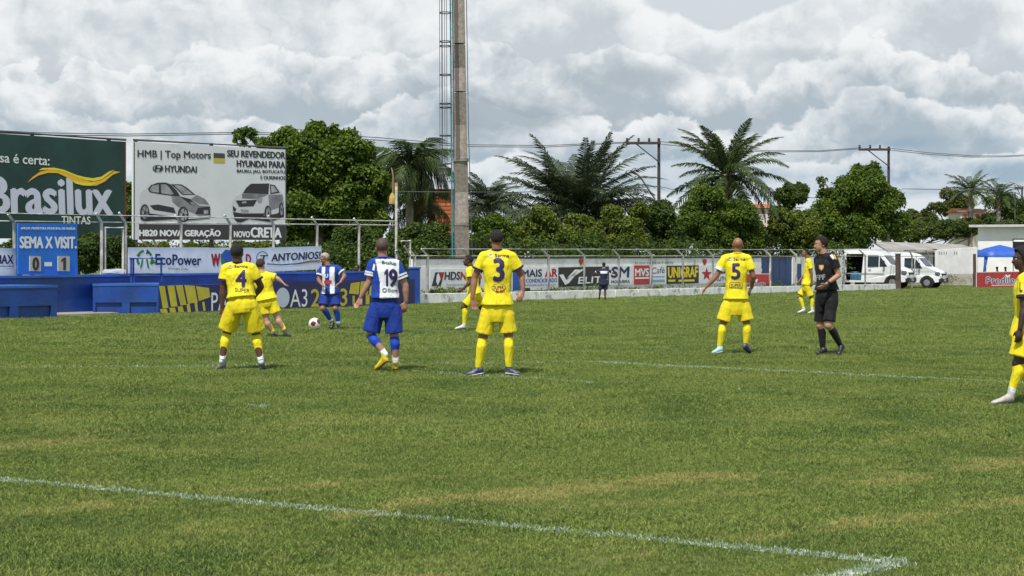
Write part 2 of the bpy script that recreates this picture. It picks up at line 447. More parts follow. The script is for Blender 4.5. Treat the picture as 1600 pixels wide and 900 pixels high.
# ---- grass tufts: a few tuft meshes, scattered by point
def tuft_mesh(name, nb, h, spread, w, seed):
    r = random.Random(seed); vs = []; fs = []
    for k in range(nb):
        a = r.uniform(0, 6.283); d = spread * math.sqrt(r.random()); bx, by = d * math.cos(a), d * math.sin(a)
        la = r.uniform(0, 6.283); lean = r.uniform(0.2, 1.1) * h; hh = h * r.uniform(0.45, 1.0); wa = r.uniform(0, 3.14); ww = w * r.uniform(0.7, 1.3)
        wx, wy = math.cos(wa) * ww / 2, math.sin(wa) * ww / 2; i = len(vs)
        mx, my = bx + math.cos(la) * lean * 0.35, by + math.sin(la) * lean * 0.35
        vs += [(bx - wx, by - wy, -0.004), (bx + wx, by + wy, -0.004), (mx + wx * .8, my + wy * .8, hh * 0.6), (mx - wx * .8, my - wy * .8, hh * 0.6), (bx + math.cos(la) * lean, by + math.sin(la) * lean, hh)]
        fs += [(i, i + 1, i + 2, i + 3), (i + 3, i + 2, i + 4)]
    me = bpy.data.meshes.new(name); me.from_pydata(vs, [], fs); return me
def scatter(name, pts, scl, tufts, m, label):
    me = bpy.data.meshes.new(name); me.vertices.add(len(pts)); me.vertices.foreach_set('co', pts.astype(np.float32).ravel())
    at = me.attributes.new('size', 'FLOAT', 'POINT'); at.data.foreach_set('value', scl.astype(np.float32))
    at = me.attributes.new('turn', 'FLOAT', 'POINT'); at.data.foreach_set('value', RNG.uniform(0, 6.283, len(pts)).astype(np.float32))
    at = me.attributes.new('pick', 'INT', 'POINT'); at.data.foreach_set('value', RNG.integers(0, len(tufts), len(pts)).astype(np.int32))
    ng = bpy.data.node_groups.new(name, 'GeometryNodeTree')
    ng.interface.new_socket('Geometry', in_out='INPUT', socket_type='NodeSocketGeometry'); ng.interface.new_socket('Geometry', in_out='OUTPUT', socket_type='NodeSocketGeometry')
    gi = ng.nodes.new('NodeGroupInput'); go = ng.nodes.new('NodeGroupOutput'); iop = ng.nodes.new('GeometryNodeInstanceOnPoints')
    gti = ng.nodes.new('GeometryNodeGeometryToInstance')
    for t in reversed(tufts):
        # geometry of each tuft comes from a hidden-free source: object info of the tuft object
        oi = ng.nodes.new('GeometryNodeObjectInfo'); oi.inputs[0].default_value = t; oi.inputs['As Instance'].default_value = False
        ng.links.new(oi.outputs['Geometry'], gti.inputs[0])
    def attr(nm, ty):
        n = ng.nodes.new('GeometryNodeInputNamedAttribute'); n.data_type = ty; n.inputs[0].default_value = nm; return n.outputs[0]
    cx = ng.nodes.new('ShaderNodeCombineXYZ'); ng.links.new(attr('turn', 'FLOAT'), cx.inputs[2])
    ng.links.new(gi.outputs[0], iop.inputs['Points']); ng.links.new(gti.outputs[0], iop.inputs['Instance'])
    iop.inputs['Pick Instance'].default_value = True
    ng.links.new(attr('pick', 'INT'), iop.inputs['Instance Index']); ng.links.new(attr('size', 'FLOAT'), iop.inputs['Scale'])
    e2r = ng.nodes.new('FunctionNodeEulerToRotation'); ng.links.new(cx.outputs[0], e2r.inputs[0]); ng.links.new(e2r.outputs[0], iop.inputs['Rotation'])
    ng.links.new(iop.outputs[0], go.inputs[0])
    o = link(name, me, m); md = o.modifiers.new('scatter', 'NODES'); md.node_group = ng
    return tag(o, label, kind='stuff')
# the tuft meshes live in a collection that is not part of the scene
def tuft_set(name, nb, h, spread, w, m, n=4):
    r = []
    for k in range(n):
        me = tuft_mesh(name, nb, h, spread, w, 100 + k); me.materials.append(m); r.append(bpy.data.objects.new(name, me))
    return r
def wedge(n, y0, y1, margin=0.0, power=1.0):
    """random ground points in the part of the pitch in view (plus a margin each side)"""
    u = RNG.random(n); y = (y0 ** power + u * (y1 ** power - y0 ** power)) ** (1 / power)
    x = RNG.uniform(-1, 1, n) * (y * 0.322 + margin); z = -SLOPE * np.clip(x, -45, 45)
    return np.stack([x, y, z], 1)
def near_line(p, pad=0.0):
    hit = np.zeros(len(p), bool)
    for a, b, w, s in LINES:
        if s < 0.5: continue
        d = np.array([b.x - a.x, b.y - a.y]); L = np.linalg.norm(d); d = d / L; q = p[:, :2] - np.array([a.x, a.y])
        t = q @ d; dist = np.abs(q[:, 0] * -d[1] + q[:, 1] * d[0]); hit |= (dist < w * 0.5 + pad + 0.0012 * max(0.0, min(a.y, b.y) - 12)) & (t > -0.03) & (t < L + 0.03)
    return hit
N1, N2, N3, N4 = 74000, 76000, 56000, 32000
pa = wedge(N1, 7.0, 13.5, 2.8, 1.7); pb = wedge(N2, 13.0, 26.0, 3.0, 1.0); pc = wedge(N3, 25.0, 56.0, 4.0, 0.6); pd = wedge(N4, 55.0, 106.0, 6.0, 0.6)
for _p in (pc, pd): pass
pd = pd[pd[:, 0] > (pd[:, 1] - 57.0) * 0.60 - 3.5]; pc = pc[pc[:, 0] > (pc[:, 1] - 51.5) * 0.54 - 3.3]
allp = []; alls = []
for p, s0 in ((pa, 1.0), (pb, 1.25), (pc, 1.6), (pd, 2.2)):
    keep = ~near_line(p, 0.012)
    dens = np.array([mnoise.noise(Vector((q[0] * 0.8, q[1] * 0.8, 0.0))) for q in p[keep]])
    sc = s0 * RNG.uniform(0.55, 1.15, keep.sum()) * (1.0 + 0.45 * dens)
    allp.append(p[keep]); alls.append(sc)
tufts = tuft_set('grass_tuft', 22, 0.029, 0.060, 0.0052, BLADE)
scatter('grass', np.concatenate(allp), np.concatenate(alls), tufts, BLADE, 'short mown grass covering the pitch')
PB = bpy.data.materials.new('painted_blades'); PB.use_nodes = True
_b = PB.node_tree.nodes['Principled BSDF']; _b.inputs['Roughness'].default_value = 0.8
_isl = E(PB.node_tree, PB.node_tree.nodes.new('ShaderNodeNewGeometry').outputs['Random Per Island'])
PB.node_tree.links.new(e_mix(PB.node_tree, _isl.ss(0.35, 0.65), (0.58, 0.65, 0.61), (0.15, 0.22, 0.09)), _b.inputs['Base Color'])
lp = []; ls = []
for a, b, w, s in LINES:
    L = (b - a).length; Ym = min(a.y, b.y); n = int(L * (260 if Ym < 14 else 190) * (1.0 if s > 0.9 else 0.22 if s > 0.5 else 0.07))
    t = RNG.random(n); o_ = RNG.normal(0, 0.36, n) * w; e = (b - a) / L
    x = a.x + (b.x - a.x) * t - e.y * o_; y = a.y + (b.y - a.y) * t + e.x * o_
    lp.append(np.stack([x, y, -SLOPE * np.clip(x, -45, 45)], 1)); ls.append(RNG.uniform(0.35, 1.15, n) * (0.85 if Ym < 14 else 1.1))
ptufts = tuft_set('painted_tuft', 9, 0.034, 0.03, 0.006, PB)
scatter('painted_grass', np.concatenate(lp), np.concatenate(ls), ptufts, PB, 'white painted blades of grass along the pitch lines')
# ================================================================== the blue stand on the left
L1a, L1b = G(248, 490), G(640, 476)
L1 = Plane(L1a, L1b)                              # front face of the low mural wall, receding to the right
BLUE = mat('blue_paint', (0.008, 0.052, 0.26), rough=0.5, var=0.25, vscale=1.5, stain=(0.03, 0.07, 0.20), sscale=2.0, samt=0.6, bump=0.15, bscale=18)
BLUE2 = mat('blue_paint_lit', (0.02, 0.11, 0.42), rough=0.42, var=0.2, vscale=1.2, stain=(0.10, 0.17, 0.33), sscale=1.0, samt=0.5)  # lighter copy of the blue for top faces: their highlight is in the colour
NAVY = mat('navy_paint', (0.022, 0.020, 0.11), rough=0.6, var=0.15, vscale=2)
YEL = mat('mural_yellow', (0.55, 0.47, 0.045), rough=0.65, var=0.12, vscale=3)
WHT = mat('white_print', (0.80, 0.82, 0.84), rough=0.6)
PALE = mat('pale_blue_print', (0.52, 0.60, 0.72), rough=0.6)
CONC = mat('bare_concrete', (0.30, 0.27, 0.23), rough=0.9, var=0.25, vscale=1.5, stain=(0.16, 0.13, 0.10), bump=0.4, bscale=25)

def wallbox(pl, px0, px1, w0, w1, z0, z1, M=None):
    """box between two photo columns on plane pl, w0..w1 behind its face, z in metres (z0 None: from the ground)"""
    u0 = pl.uv(px0, 400)[0]; u1 = pl.uv(px1, 400)[0]
    return (u0, u1, w0, w1, z0, z1)
MTOP = 1.0 - 0.10   # placeholder, replaced by photo heights below
zt = lambda pl, px, py: pl.uv(px, py)[1]
mural_top = zt(L1, 300, 445)
stand_z = mural_top - 0.06

# low wall with the painted mural
mw = thing('low_wall', 'long low navy wall painted with a yellow pattern and league lettering', 'wall', L1.o)
bm = bmesh.new(); u0, u1, w0, w1, _, _ = wallbox(L1, 248, 648, 0, 0.18, 0, 1)
box(bm, u0, u1, w0, w1, -0.3, mural_top, Matrix.Translation(-L1.o) @ L1.M)
bm_obj('wall_body', bm, BLUE, mw)
flat('mural', L1, [[(248.5, 447), (340, 444.5), (450, 440.5), (560, 437.5), (648, 436), (648, 474.5), (560, 478), (450, 482.5), (248.5, 489)]], NAVY, mw, -0.003, L1.o)
yel = []
# fan of slanted bars, as on the wall: upper row and lower blocks
for xa, xb, xc, xd, ta, tb, ba, bb in ((248, 257, 254, 263, 447, 447, 482, 481), (261, 272, 267, 277, 446.5, 446, 479.5, 478.5), (274, 285, 282, 291, 446, 445.5, 477.5, 476), (287.5, 304, 293.5, 308.5, 445.5, 446.5, 474.5, 472.5), (306, 326, 310.5, 328.5, 447, 450, 470.5, 464)):
    yel.append([(xa, ta), (xb, tb), (xd, bb), (xc, ba)])
for a, b, t, bt in ((249.5, 262, 483, 489.5), (264, 275, 481, 489), (277, 287, 479, 488.5), (291, 298, 475, 488), (303.5, 309.5, 473, 487.5), (315.5, 321, 472, 486)):
    yel.append([(a, t), (b - 2, t - 0.7), (b, bt - 0.5), (a + 2, bt)])
for a, b, t, bt in ((550.5, 554, 462, 476), (561, 566, 461, 476), (571, 577, 460, 475.6), (583, 588, 458, 475), (594, 600, 458, 475)):
    yel.append([(a, t), (b, t), (b, bt), (a, bt)])
yel += [[(548, 442.5), (562, 440.5), (560, 460), (545, 458.5)], [(563.5, 440), (577, 438.5), (574, 461.5), (561.5, 460)], [(579, 438.3), (592, 438), (588.5, 462), (575.8, 461.6)], [(594, 438), (607, 437.6), (603, 463), (590, 462)], [(609, 437.5), (620, 437.4), (615, 463), (605, 463)]]
flat('mural_pattern', L1, yel, YEL, mw, -0.007, L1.o)
words(L1, 'PAULIST', [(330, 486), (412, 482.5), (412, 453.5), (330, 457)], WHT, mw, -0.007, L1.o)
wo = [arcband(441.5, 464.5, 0, 10.5, 0, 359.9, 18, 1.42)]
flat('lettering', L1, [ellipse(441.5, 465, 10.6, 15.6, 22), [(418, 448), (424, 447.6), (424, 450), (418, 450.6)], [(416, 454), (424, 453.5), (432, 480.5), (427, 481)]], PALE, mw, -0.007, L1.o)
words(L1, 'A3', [(453, 480), (480, 479.2), (480, 451.5), (453, 452.5)], WHT, mw, -0.007, L1.o)
words(L1, '2023', [(486, 479.2), (542, 477.3), (542, 451), (486, 452)], YEL, mw, -0.007, L1.o, bold=0.02)

# the step behind it: blue deck and a back wall
st = thing('stand_deck', 'blue concrete deck and kerb behind the mural wall', 'stand', L1.o)
bm = bmesh.new(); MI = Matrix.Translation(-L1.o) @ L1.M
ub = L1.uv(148, 400)[0]
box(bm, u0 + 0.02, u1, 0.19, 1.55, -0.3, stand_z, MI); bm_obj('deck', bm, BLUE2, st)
bm = bmesh.new(); bwz = zt(L1.off(1.55), 300, 430.5)
box(bm, u0 - 9.5, u1 + 0.3, 1.56, 1.8, -0.3, bwz, MI); bm_obj('back_wall', bm, BLUE, st)
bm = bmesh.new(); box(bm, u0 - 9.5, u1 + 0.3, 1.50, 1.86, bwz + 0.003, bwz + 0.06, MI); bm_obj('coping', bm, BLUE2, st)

# two bench shelters / blocks at the left with panels sunk in their faces, and the recess between them
def block(pxl, pxr, face, topy, boty, depth, lab):
    a, b = G(pxl, boty[0]), G(pxr, boty[1]); pl = Plane(a, b); zt_ = pl.uv(pxl + 1, topy)[1]
    t = thing('concrete_block', lab, 'wall', pl.o); M = Matrix.Translation(-pl.o) @ pl.M
    bm = bmesh.new(); L = pl.len
    box(bm, 0, L, 0.06, depth, -0.3, zt_ - 0.06, M); bm_obj('block_body', bm, BLUE, t)
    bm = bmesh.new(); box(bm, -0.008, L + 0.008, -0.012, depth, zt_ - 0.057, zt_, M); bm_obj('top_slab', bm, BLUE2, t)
    # raised frame round sunken panels
    bm = bmesh.new(); edges = face
    zb = zt_ - 0.06; z1 = zb - 0.40
    box(bm, 0, L, 0.0, 0.058, z1, zb - 0.003, M)
    prev = 0.0
    for e in edges + [L]:
        pass
    for e0, e1 in face: box(bm, e0 * L, e1 * L, 0.0, 0.057, -0.3, z1 - 0.002, M)
    bm_obj('raised_frame', bm, BLUE, t)
    return pl, zt_
pB1, zB1 = block(-40, 89, [(0, 0.02), (0.42, 0.52), (0.93, 1.0)], 447.5, (499.5, 496), 2.2, 'blue concrete block at the left edge with sunken panels')
pB2, zB2 = block(145, 247.5, [(0, 0.04), (0.44, 0.56), (0.97, 1.0)], 443.5, (489.5, 490), 2.0, 'blue concrete block left of the mural with sunken panels')
rw = Plane(G(84, 489.5), G(150, 487.5)); 
t = thing('recessed_wall', 'recessed blue wall with a white slatted grille between the two blocks', 'wall', rw.o)
Mr = Matrix.Translation(-rw.o) @ rw.M
bm = bmesh.new(); box(bm, -0.2, rw.len + 0.2, 0.75, 0.95, -0.3, rw.uv(120, 434)[1], Mr); bm_obj('wall_body', bm, BLUE, t)
bm = bmesh.new(); box(bm, -0.2, rw.len + 0.2, 0.62, 0.98, rw.uv(120, 434)[1] + 0.002, rw.uv(120, 432)[1] + 0.01, Mr); bm_obj('coping', bm, BLUE2, t)
WG = mat('grille_white', (0.62, 0.64, 0.66), rough=0.7, var=0.2, vscale=6)
ga, gb = rw.off(0.7).uv(90, 470), rw.off(0.7).uv(141, 481.5)
for k in range(4):
    zz = ga[1] + (gb[1] - ga[1]) * k / 3.0; bm = bmesh.new(); box(bm, ga[0], gb[0], 0.66, 0.745, zz - 0.028, zz + 0.028, Mr); bm_obj('slat', bm, WG, t)
for k in range(4):
    uu = ga[0] + (gb[0] - ga[0]) * (k + 0.02) / 3.04; bm = bmesh.new(); box(bm, uu, uu + 0.035, 0.69, 0.743, gb[1], ga[1], Mr); bm_obj('divider', bm, WG, t)
# bare strip of concrete in front of the recess
bm = bmesh.new(); a0, a1, a2, a3 = G(88, 493.5), G(186, 490.5), G(150, 487.5), G(84, 488.5)
vs = []
for p in (a0, a1, a2, a3): vs.append(bm.verts.new((p.x, p.y, gz(p.x) + 0.03)))
lo = [bm.verts.new((v.co.x, v.co.y, v.co.z - 0.06)) for v in vs]; bm.faces.new(vs); 
for k in range(4): bm.faces.new((vs[k], lo[k], lo[(k + 1) % 4], vs[(k + 1) % 4]))
tag(bm_obj('concrete_apron', bm, CONC), 'bare concrete strip at the foot of the recessed wall', kind='structure')

# blue tube railing
RB = mat('railing_blue', (0.012, 0.05, 0.26), rough=0.35)
rp = L1.off(1.2); t = thing('blue_railing', 'blue tubular handrail in front of the solar power banner', 'railing', rp.ground(204))
def rtube(nm, pts, r, par, pl, m, loc):
    bm = bmesh.new(); tube(bm, [pl.at(*p) - Vector(loc) for p in pts], r, 8); return bm_obj(nm, bm, m, par, smooth=True)
for x in (205, 208.5, 252): rtube('post', [(x, 404), (x, 441)], 0.025, t, rp, RB, t.location)
for y in (404, 428.5): rtube('rail', [(203, y), (253.5, y - 0.6)], 0.025, t, rp, RB, t.location)

# ================================================================== tall perimeter fence behind the stand
FEN = L1.off(2.1)
FP = mat('fence_white', (0.50, 0.49, 0.45), rough=0.6, var=0.3, vscale=3, stain=(0.22, 0.20, 0.16), sscale=5, samt=0.5)
t = thing('perimeter_fence', 'tall fence of white angled concrete posts and rails behind the stand', 'fence', FEN.ground(22))
def ang_post(pl, px, ytop, ybot, tipx, tipy, par, r=0.04, m=None, zbot=None):
    b = pl.at(px, ybot); c = pl.at(px, ytop); tp = P(tipx, tipy, pl.Y(px) - 0.25)
    if zbot is not None: b.z = zbot
    bm = bmesh.new(); o = par.location
    tube(bm, [b - o, c - o, c + (tp - c) * 0.04 - o, tp - o], [r, r, r, r * 0.9], 4)
    return bm_obj('post', bm, m or FP, par)
for px, y0, y1, tx, ty in ((-40, 347, 434, -52, 330), (22, 347, 434, 12.5, 334), (158.5, 347, 434, 150, 333), (196, 348, 433, 186, 332), (283, 349, 431, 273.5, 336), (360, 350, 430, 350.5, 336), (427.5, 350.5, 429, 419, 337), (495.5, 351, 428, 487, 339), (561, 352, 427, 553, 341)):
    ang_post(FEN, px, y0, y1, tx, ty, t)
o = t.location
ff = FEN.off(-0.2)
for pl, ya, yb in ((ff, 333.0, 345.5), (FEN, 345.8, 351.8)):
    bm = bmesh.new(); tube(bm, [pl.at(-50, ya - 0.9) - o, pl.at(280, (ya * .55 + yb * .45)) - o, pl.at(619, yb) - o], 0.019, 6); bm_obj('rail', bm, FP, t, smooth=True)
# gate frame in the fence
for pts in (([(164, 430), (164, 356)]), ([(192, 430), (192, 356)]), ([(163.5, 356), (192.5, 356)])):
    bm = bmesh.new(); tube(bm, [FEN.at(*p) - o for p in pts], 0.03, 6); bm_obj('gate_frame', bm, FP, t, smooth=True)
# tall slender end post with junction box
EP = FEN.off(0.1); t = thing('tall_post', 'tall thin white post where the stand fence ends', 'post', EP.ground(619))
bm = bmesh.new(); tube(bm, [EP.ground(619) - t.location, EP.at(619, 298) - t.location], 0.040, 8); bm_obj('shaft', bm, FP, t, smooth=True)
bm = bmesh.new(); tube(bm, [EP.at(619, 297.8) - t.location, EP.at(619, 285.5) - t.location], 0.045, 8); bm_obj('cap', bm, mat('post_cap', (0.55, 0.36, 0.28), 0.7), t, smooth=True)

# ================================================================== billboards
BBl = Plane(P(0, 300, 44.8), P(196, 300, 48.0)); 
BB = Plane(Vector((-13.79, 44.8, 0)), Vector((-7.1, 52.3, 0)))
DKG = mat('board_green', (0.008, 0.040, 0.034), rough=0.55, var=0.25, vscale=1.0, stain=(0.015, 0.05, 0.045), sscale=0.7, samt=0.5)
STEEL = mat('board_steel', (0.10, 0.095, 0.09), rough=0.6, metal=0.3)
RUST = mat('rust_red', (0.17, 0.03, 0.02), rough=0.8)
CREAM = mat('cream_print', (0.62, 0.68, 0.63), rough=0.6)
LILAC = mat('lilac_print', (0.53, 0.56, 0.66), rough=0.6)
def billboard(name, label, quad, m, legs):
    o = BB.ground(legs[0]); t = thing(name, label, 'billboard', o)
    panel('panel', BB, quad, m, t, 0.08, 0.0, o)
    # steel frame rails and legs behind
    bm = bmesh.new(); a, b = BB.off(0.14).at(quad[0][0], quad[3][1] - 3) - o, BB.off(0.14).at(quad[1][0], quad[2][1] - 3) - o
    tube(bm, [a, b], 0.035, 6); bm_obj('top_rail', bm, STEEL, t)
    for px in legs:
        pl = BB.off(0.2); g = pl.ground(px); f = (px - quad[0][0]) / (quad[1][0] - quad[0][0]); ty = quad[3][1] + (quad[2][1] - quad[3][1]) * f
        top = pl.at(px, ty - 4); bm = bmesh.new(); tube(bm, [Vector((top.x, top.y, g.z)) - o, top - o], 0.06, 8); bm_obj('leg', bm, STEEL, t)
    return t, o
# green paint advertisement
t, o = billboard('billboard', 'dark green paint advertising billboard with white and yellow lettering', [(-120, 371), (196.5, 375), (196.5, 221.5), (-120, 201)], DKG, (-70, 50, 170))
flat('edge_strip', BB, [[(194.5, 221.6), (196.8, 221.8), (196.8, 373), (194.5, 372.8)]], RUST, t, -0.006, o)
words(BB, 'coisa é certa:', [(-24, 252), (77, 258.5), (77, 244.5), (-24, 237.5)], CREAM, t, -0.008, o, bold=0.018)
words(BB, 'Brasilux', [(-16, 332.5), (175, 336), (173, 279), (-18, 276)], LILAC, t, -0.008, o, bold=0.034, spacing=1.0)
words(BB, 'TINTAS', [(96, 349.5), (141, 350.5), (141, 338.5), (96, 337.5)], CREAM, t, -0.008, o, bold=0.02)
GOLD = mat('gold_print', (0.72, 0.42, 0.02), rough=0.6); LEMON = mat('lemon_print', (0.75, 0.62, 0.03), rough=0.6)
flat('swoosh', BB, [[(42, 286), (50, 277), (62, 268.5), (80, 264), (95, 265), (112, 272), (128, 280), (142, 284), (156, 282), (168, 275), (178, 267.5), (188, 268.5), (176, 273), (163, 284), (150, 290), (136, 290.5), (120, 286), (104, 277), (90, 270.5), (75, 270), (60, 274), (50, 280)]], GOLD, t, -0.011, o)
flat('swoosh', BB, [[(60, 266), (66, 262.5), (84, 262), (100, 265.5), (118, 273), (131, 276.5), (145, 278.5), (158, 276), (170, 268), (178, 265.5), (170, 272), (158, 280.5), (146, 283), (134, 281.5), (120, 277), (104, 269.5), (90, 266), (74, 265)], [(110, 281), (124, 284.5), (138, 286), (150, 285.5), (142, 290.2), (130, 289.8), (118, 287)]], LEMON, t, -0.014, o)
# car dealer billboard
GREYB = mat('board_grey', (0.66, 0.68, 0.70), rough=0.55, var=0.04, vscale=0.6, stain=(0.56, 0.57, 0.58), sscale=1.5, samt=0.5)
INK = mat('black_print', (0.03, 0.03, 0.035), rough=0.6)
t, o = billboard('billboard', 'light grey car dealer billboard with two car pictures', [(208.5, 374.5), (447, 375), (447, 234), (208.5, 221.5)], GREYB, (212, 330, 443))
flat('footer_band', BB, [[(217, 350), (446.6, 351.5), (446.6, 375), (217, 374.5)]], mat('footer_print', (0.045, 0.04, 0.042), rough=0.6), t, -0.006, o)
flat('edge_strip', BB, [[(208.5, 221.5), (210, 221.6), (210, 374.5), (208.5, 374.5)], [(445.6, 234), (447, 234), (447, 375), (445.6, 375)]], STEEL, t, -0.009, o)
words(BB, 'HMB | Top Motors', [(215, 249), (329, 251.5), (329, 237), (215, 234.5)], INK, t, -0.009, o, bold=0.02)
words(BB, 'HYUNDAI', [(258, 269), (307, 269.8), (307, 260), (258, 258.5)], INK, t, -0.009, o, bold=0.035)
flat('emblem', BB, [arcband(246.5, 263.3, 6.8, 8.4, 0, 360, 20, 0.68)], INK, t, -0.009, o)
words(BB, 'H', [(241, 267.3), (251, 267.6), (252.5, 259.5), (243, 259)], INK, t, -0.010, o, bold=0.06, shear=0.12)
flat('flag_patch', BB, [[(333.5, 239), (351, 239.8), (351, 247.4), (333.5, 246.8)]], mat('patch_dark', (0.05, 0.06, 0.06)), t, -0.009, o)
flat('flag_patch', BB, [[(333.5, 247.2), (351, 247.8), (351, 254.5), (333.5, 253.8)]], mat('patch_gold', (0.50, 0.40, 0.05)), t, -0.009, o)
words(BB, 'SEU REVENDEDOR', [(355, 244.5), (445, 248), (445, 237.8), (355, 234.5)], INK, t, -0.009, o, bold=0.045)
words(BB, 'HYUNDAI PARA', [(370, 260.5), (445, 262.8), (445, 252.5), (370, 250.5)], INK, t, -0.009, o, bold=0.045)
words(BB, 'BAURU, JAU, BOTUCATU', [(370, 270.8), (445, 272.6), (445, 266.5), (370, 264.8)], INK, t, -0.009, o, bold=0.04)
words(BB, 'E OURINHOS', [(407, 280), (445, 281), (445, 275.3), (407, 274.6)], INK, t, -0.009, o, bold=0.04)
words(BB, 'HB20 NOVA GERAÇÃO', [(217.5, 371), (344, 371.2), (344, 358), (217.5, 357)], WHT, t, -0.009, o, bold=0.045)
words(BB, 'NOVO', [(365.5, 370.6), (390, 370.8), (390, 361.5), (365.5, 361.3)], WHT, t, -0.009, o, bold=0.04)
words(BB, 'CRETA', [(392, 370.8), (439, 371.2), (439, 356), (392, 355.6)], WHT, t, -0.009, o, bold=0.05)
# printed cars: layers of flat shapes
C1 = mat('car_print_light', (0.55, 0.56, 0.58)); C2 = mat('car_print_mid', (0.20, 0.205, 0.22), var=.3, vscale=2); C3 = mat('car_print_dark', (0.03, 0.03, 0.035)); C4 = mat('car_print_glass', (0.30, 0.31, 0.325), var=.4, vscale=2.5)
def pz(pts, ox, oy, k): return [(ox + x / k, oy + y / k) for x, y in pts]
z3 = lambda *pts: pz(pts, 200, 200, 4.5)
def car_layers(L, nm):
    for k, (m, polys) in enumerate(L): flat(nm, BB, polys, m, t, -0.010 - 0.002 * k, o)
wheel = lambda cx, cy, rx, ry: [(200 + (cx + rx * math.cos(a)) / 4.5, 200 + (cy + ry * math.sin(a)) / 4.5) for a in np.linspace(0, 6.28, 17)[:-1]]
car_layers([
 (C3, [z3((85, 640), (130, 655), (330, 640), (380, 665), (420, 650), (575, 635), (575, 600), (90, 600))]),
 (C1, [z3((85, 480), (92, 455), (120, 430), (150, 400), (200, 382), (260, 380), (330, 392), (380, 395), (420, 420), (480, 468), (540, 500), (575, 545), (577, 612), (560, 632), (430, 640), (340, 625), (150, 600), (90, 575), (82, 530))]),
 (C2, [z3((300, 470), (400, 490), (455, 510), (500, 545), (575, 550), (577, 612), (500, 622), (460, 600), (350, 555), (310, 520)), z3((480, 470), (540, 500), (570, 540), (500, 535), (440, 500))]),
 (C3, [z3((138, 428), (160, 402), (205, 385), (262, 383), (300, 398), (340, 440), (365, 478), (330, 480), (225, 466), (150, 452)), z3((300, 396), (372, 396), (410, 418), (472, 470), (380, 470), (340, 430)), z3((150, 545), (210, 538), (320, 560), (335, 600), (180, 575)), z3((490, 560), (572, 552), (576, 610), (470, 605)), z3((360, 480), (440, 500), (470, 545), (440, 540))]),
 (C4, [z3((150, 430), (170, 406), (214, 396), (214, 455), (160, 448)), z3((228, 396), (262, 396), (290, 420), (318, 462), (300, 470), (232, 458)), z3((320, 402), (368, 404), (400, 424), (455, 466), (385, 464), (350, 430)), z3((530, 578), (562, 576), (562, 602), (530, 604)), z3((430, 520), (455, 520), (480, 555), (450, 545))]),
 (C3, [wheel(115, 595, 33, 60), wheel(385, 610, 38, 58)]),
 (C4, [wheel(117, 595, 24, 46), wheel(387, 610, 28, 44)]),
 (C3, [wheel(117, 595, 8, 14), wheel(387, 610, 9, 13)] + [z3(*[(cx + rr * math.cos(a + d) * kx, cy + rr * math.sin(a + d) * ky) for rr, d in ((10, 0), (26, -.16), (26, .16))]) for cx, cy, kx, ky in ((117, 595, .9, 1.7), (387, 610, 1.05, 1.6)) for a in np.linspace(0, 6.28, 6)[:-1]]),
], 'car_picture')
car_layers([
 (C3, [z3((745, 640), (790, 665), (850, 640), (960, 655), (1000, 660), (1050, 640), (1095, 625), (1095, 560), (745, 580))]),
 (C1, [z3((732, 520), (760, 480), (800, 460), (830, 420), (865, 390), (985, 388), (1035, 400), (1065, 435), (1088, 470), (1096, 560), (1050, 600), (1000, 610), (960, 615), (770, 610), (735, 590))]),
 (C2, [z3((985, 470), (1085, 468), (1094, 540), (1060, 560), (1000, 580), (990, 540)), z3((800, 462), (990, 462), (960, 480), (900, 500), (800, 495))]),
 (C3, [z3((805, 458), (830, 420), (862, 392), (990, 390), (985, 464)), z3((755, 510), (905, 505), (880, 550), (780, 555)), z3((735, 590), (800, 600), (960, 600), (950, 615), (740, 612)), z3((995, 396), (1030, 402), (1066, 455), (1000, 465)), z3((735, 545), (760, 570), (750, 590), (736, 580))]),
 (C4, [z3((1003, 405), (1025, 409), (1052, 448), (1006, 456)), z3((790, 572), (845, 575), (845, 592), (790, 590)), z3((900, 500), (945, 490), (935, 525), (915, 525)), z3((800, 518), (830, 516), (830, 528), (800, 530))]),
 (C3, [wheel(980, 600, 24, 56), wheel(1075, 575, 17, 50), wheel(780, 640, 26, 22)]),
 (C4, [wheel(983, 600, 15, 42), wheel(1077, 575, 10, 38)]),
 (C3, [wheel(983, 600, 5, 12), wheel(1077, 575, 4, 10)]),
], 'car_picture')

# ================================================================== banners hung on the fence
BAN = FEN.off(-0.12)
BW = mat('banner_white', (0.78, 0.81, 0.84), rough=0.55, var=0.07, vscale=2.0, bump=0.5, bscale=3.0)
GRN = mat('logo_green', (0.06, 0.22, 0.03)); INKB = mat('ink_navy', (0.012, 0.02, 0.09)); REDP = mat('print_red', (0.42, 0.02, 0.02)); MID = mat('print_blue', (0.02, 0.10, 0.42)); GREYP = mat('print_grey', (0.12, 0.13, 0.14))
def banner(label, pl, quad, m=BW, group=None, thick=0.012):
    o = pl.at(*quad[0]); t = thing('advertising_banner', label, 'banner', o, group)
    panel('sheet', pl, quad, m, t, thick, 0, o); return t, o
t, o = banner('white solar energy banner with a ring of green arrows', BAN, [(200.5, 427), (327, 427), (326.5, 386.5), (200, 386.5)])
for a0, a1 in ((200, 262), (285, 335), (-15, 35), (140, 185)):
    flat('logo_arrow', BAN, [arcband(226, 405, 9.5, 13, a0, a1, 8, 1.15)], GRN, t, -0.005, o)
flat('logo_arrow', BAN, [[(230, 389), (234, 396), (227.5, 397.5)], [(240, 405), (235, 414), (243, 411)], [(212, 397.5), (219, 399), (217, 402)]], GRN, t, -0.005, o)
flat('logo_arrow', BAN, [[(218.5, 421), (222, 417), (224, 405), (221.5, 404.5), (219.5, 415)], [(233.5, 421), (230, 417), (228, 405), (230.5, 404.5), (232.5, 415)]], GRN, t, -0.005, o)
words(BAN, 'EcoPower', [(243, 413.5), (314, 414.5), (314, 399), (243, 397)], INKB, t, -0.006, o, bold=0.03)
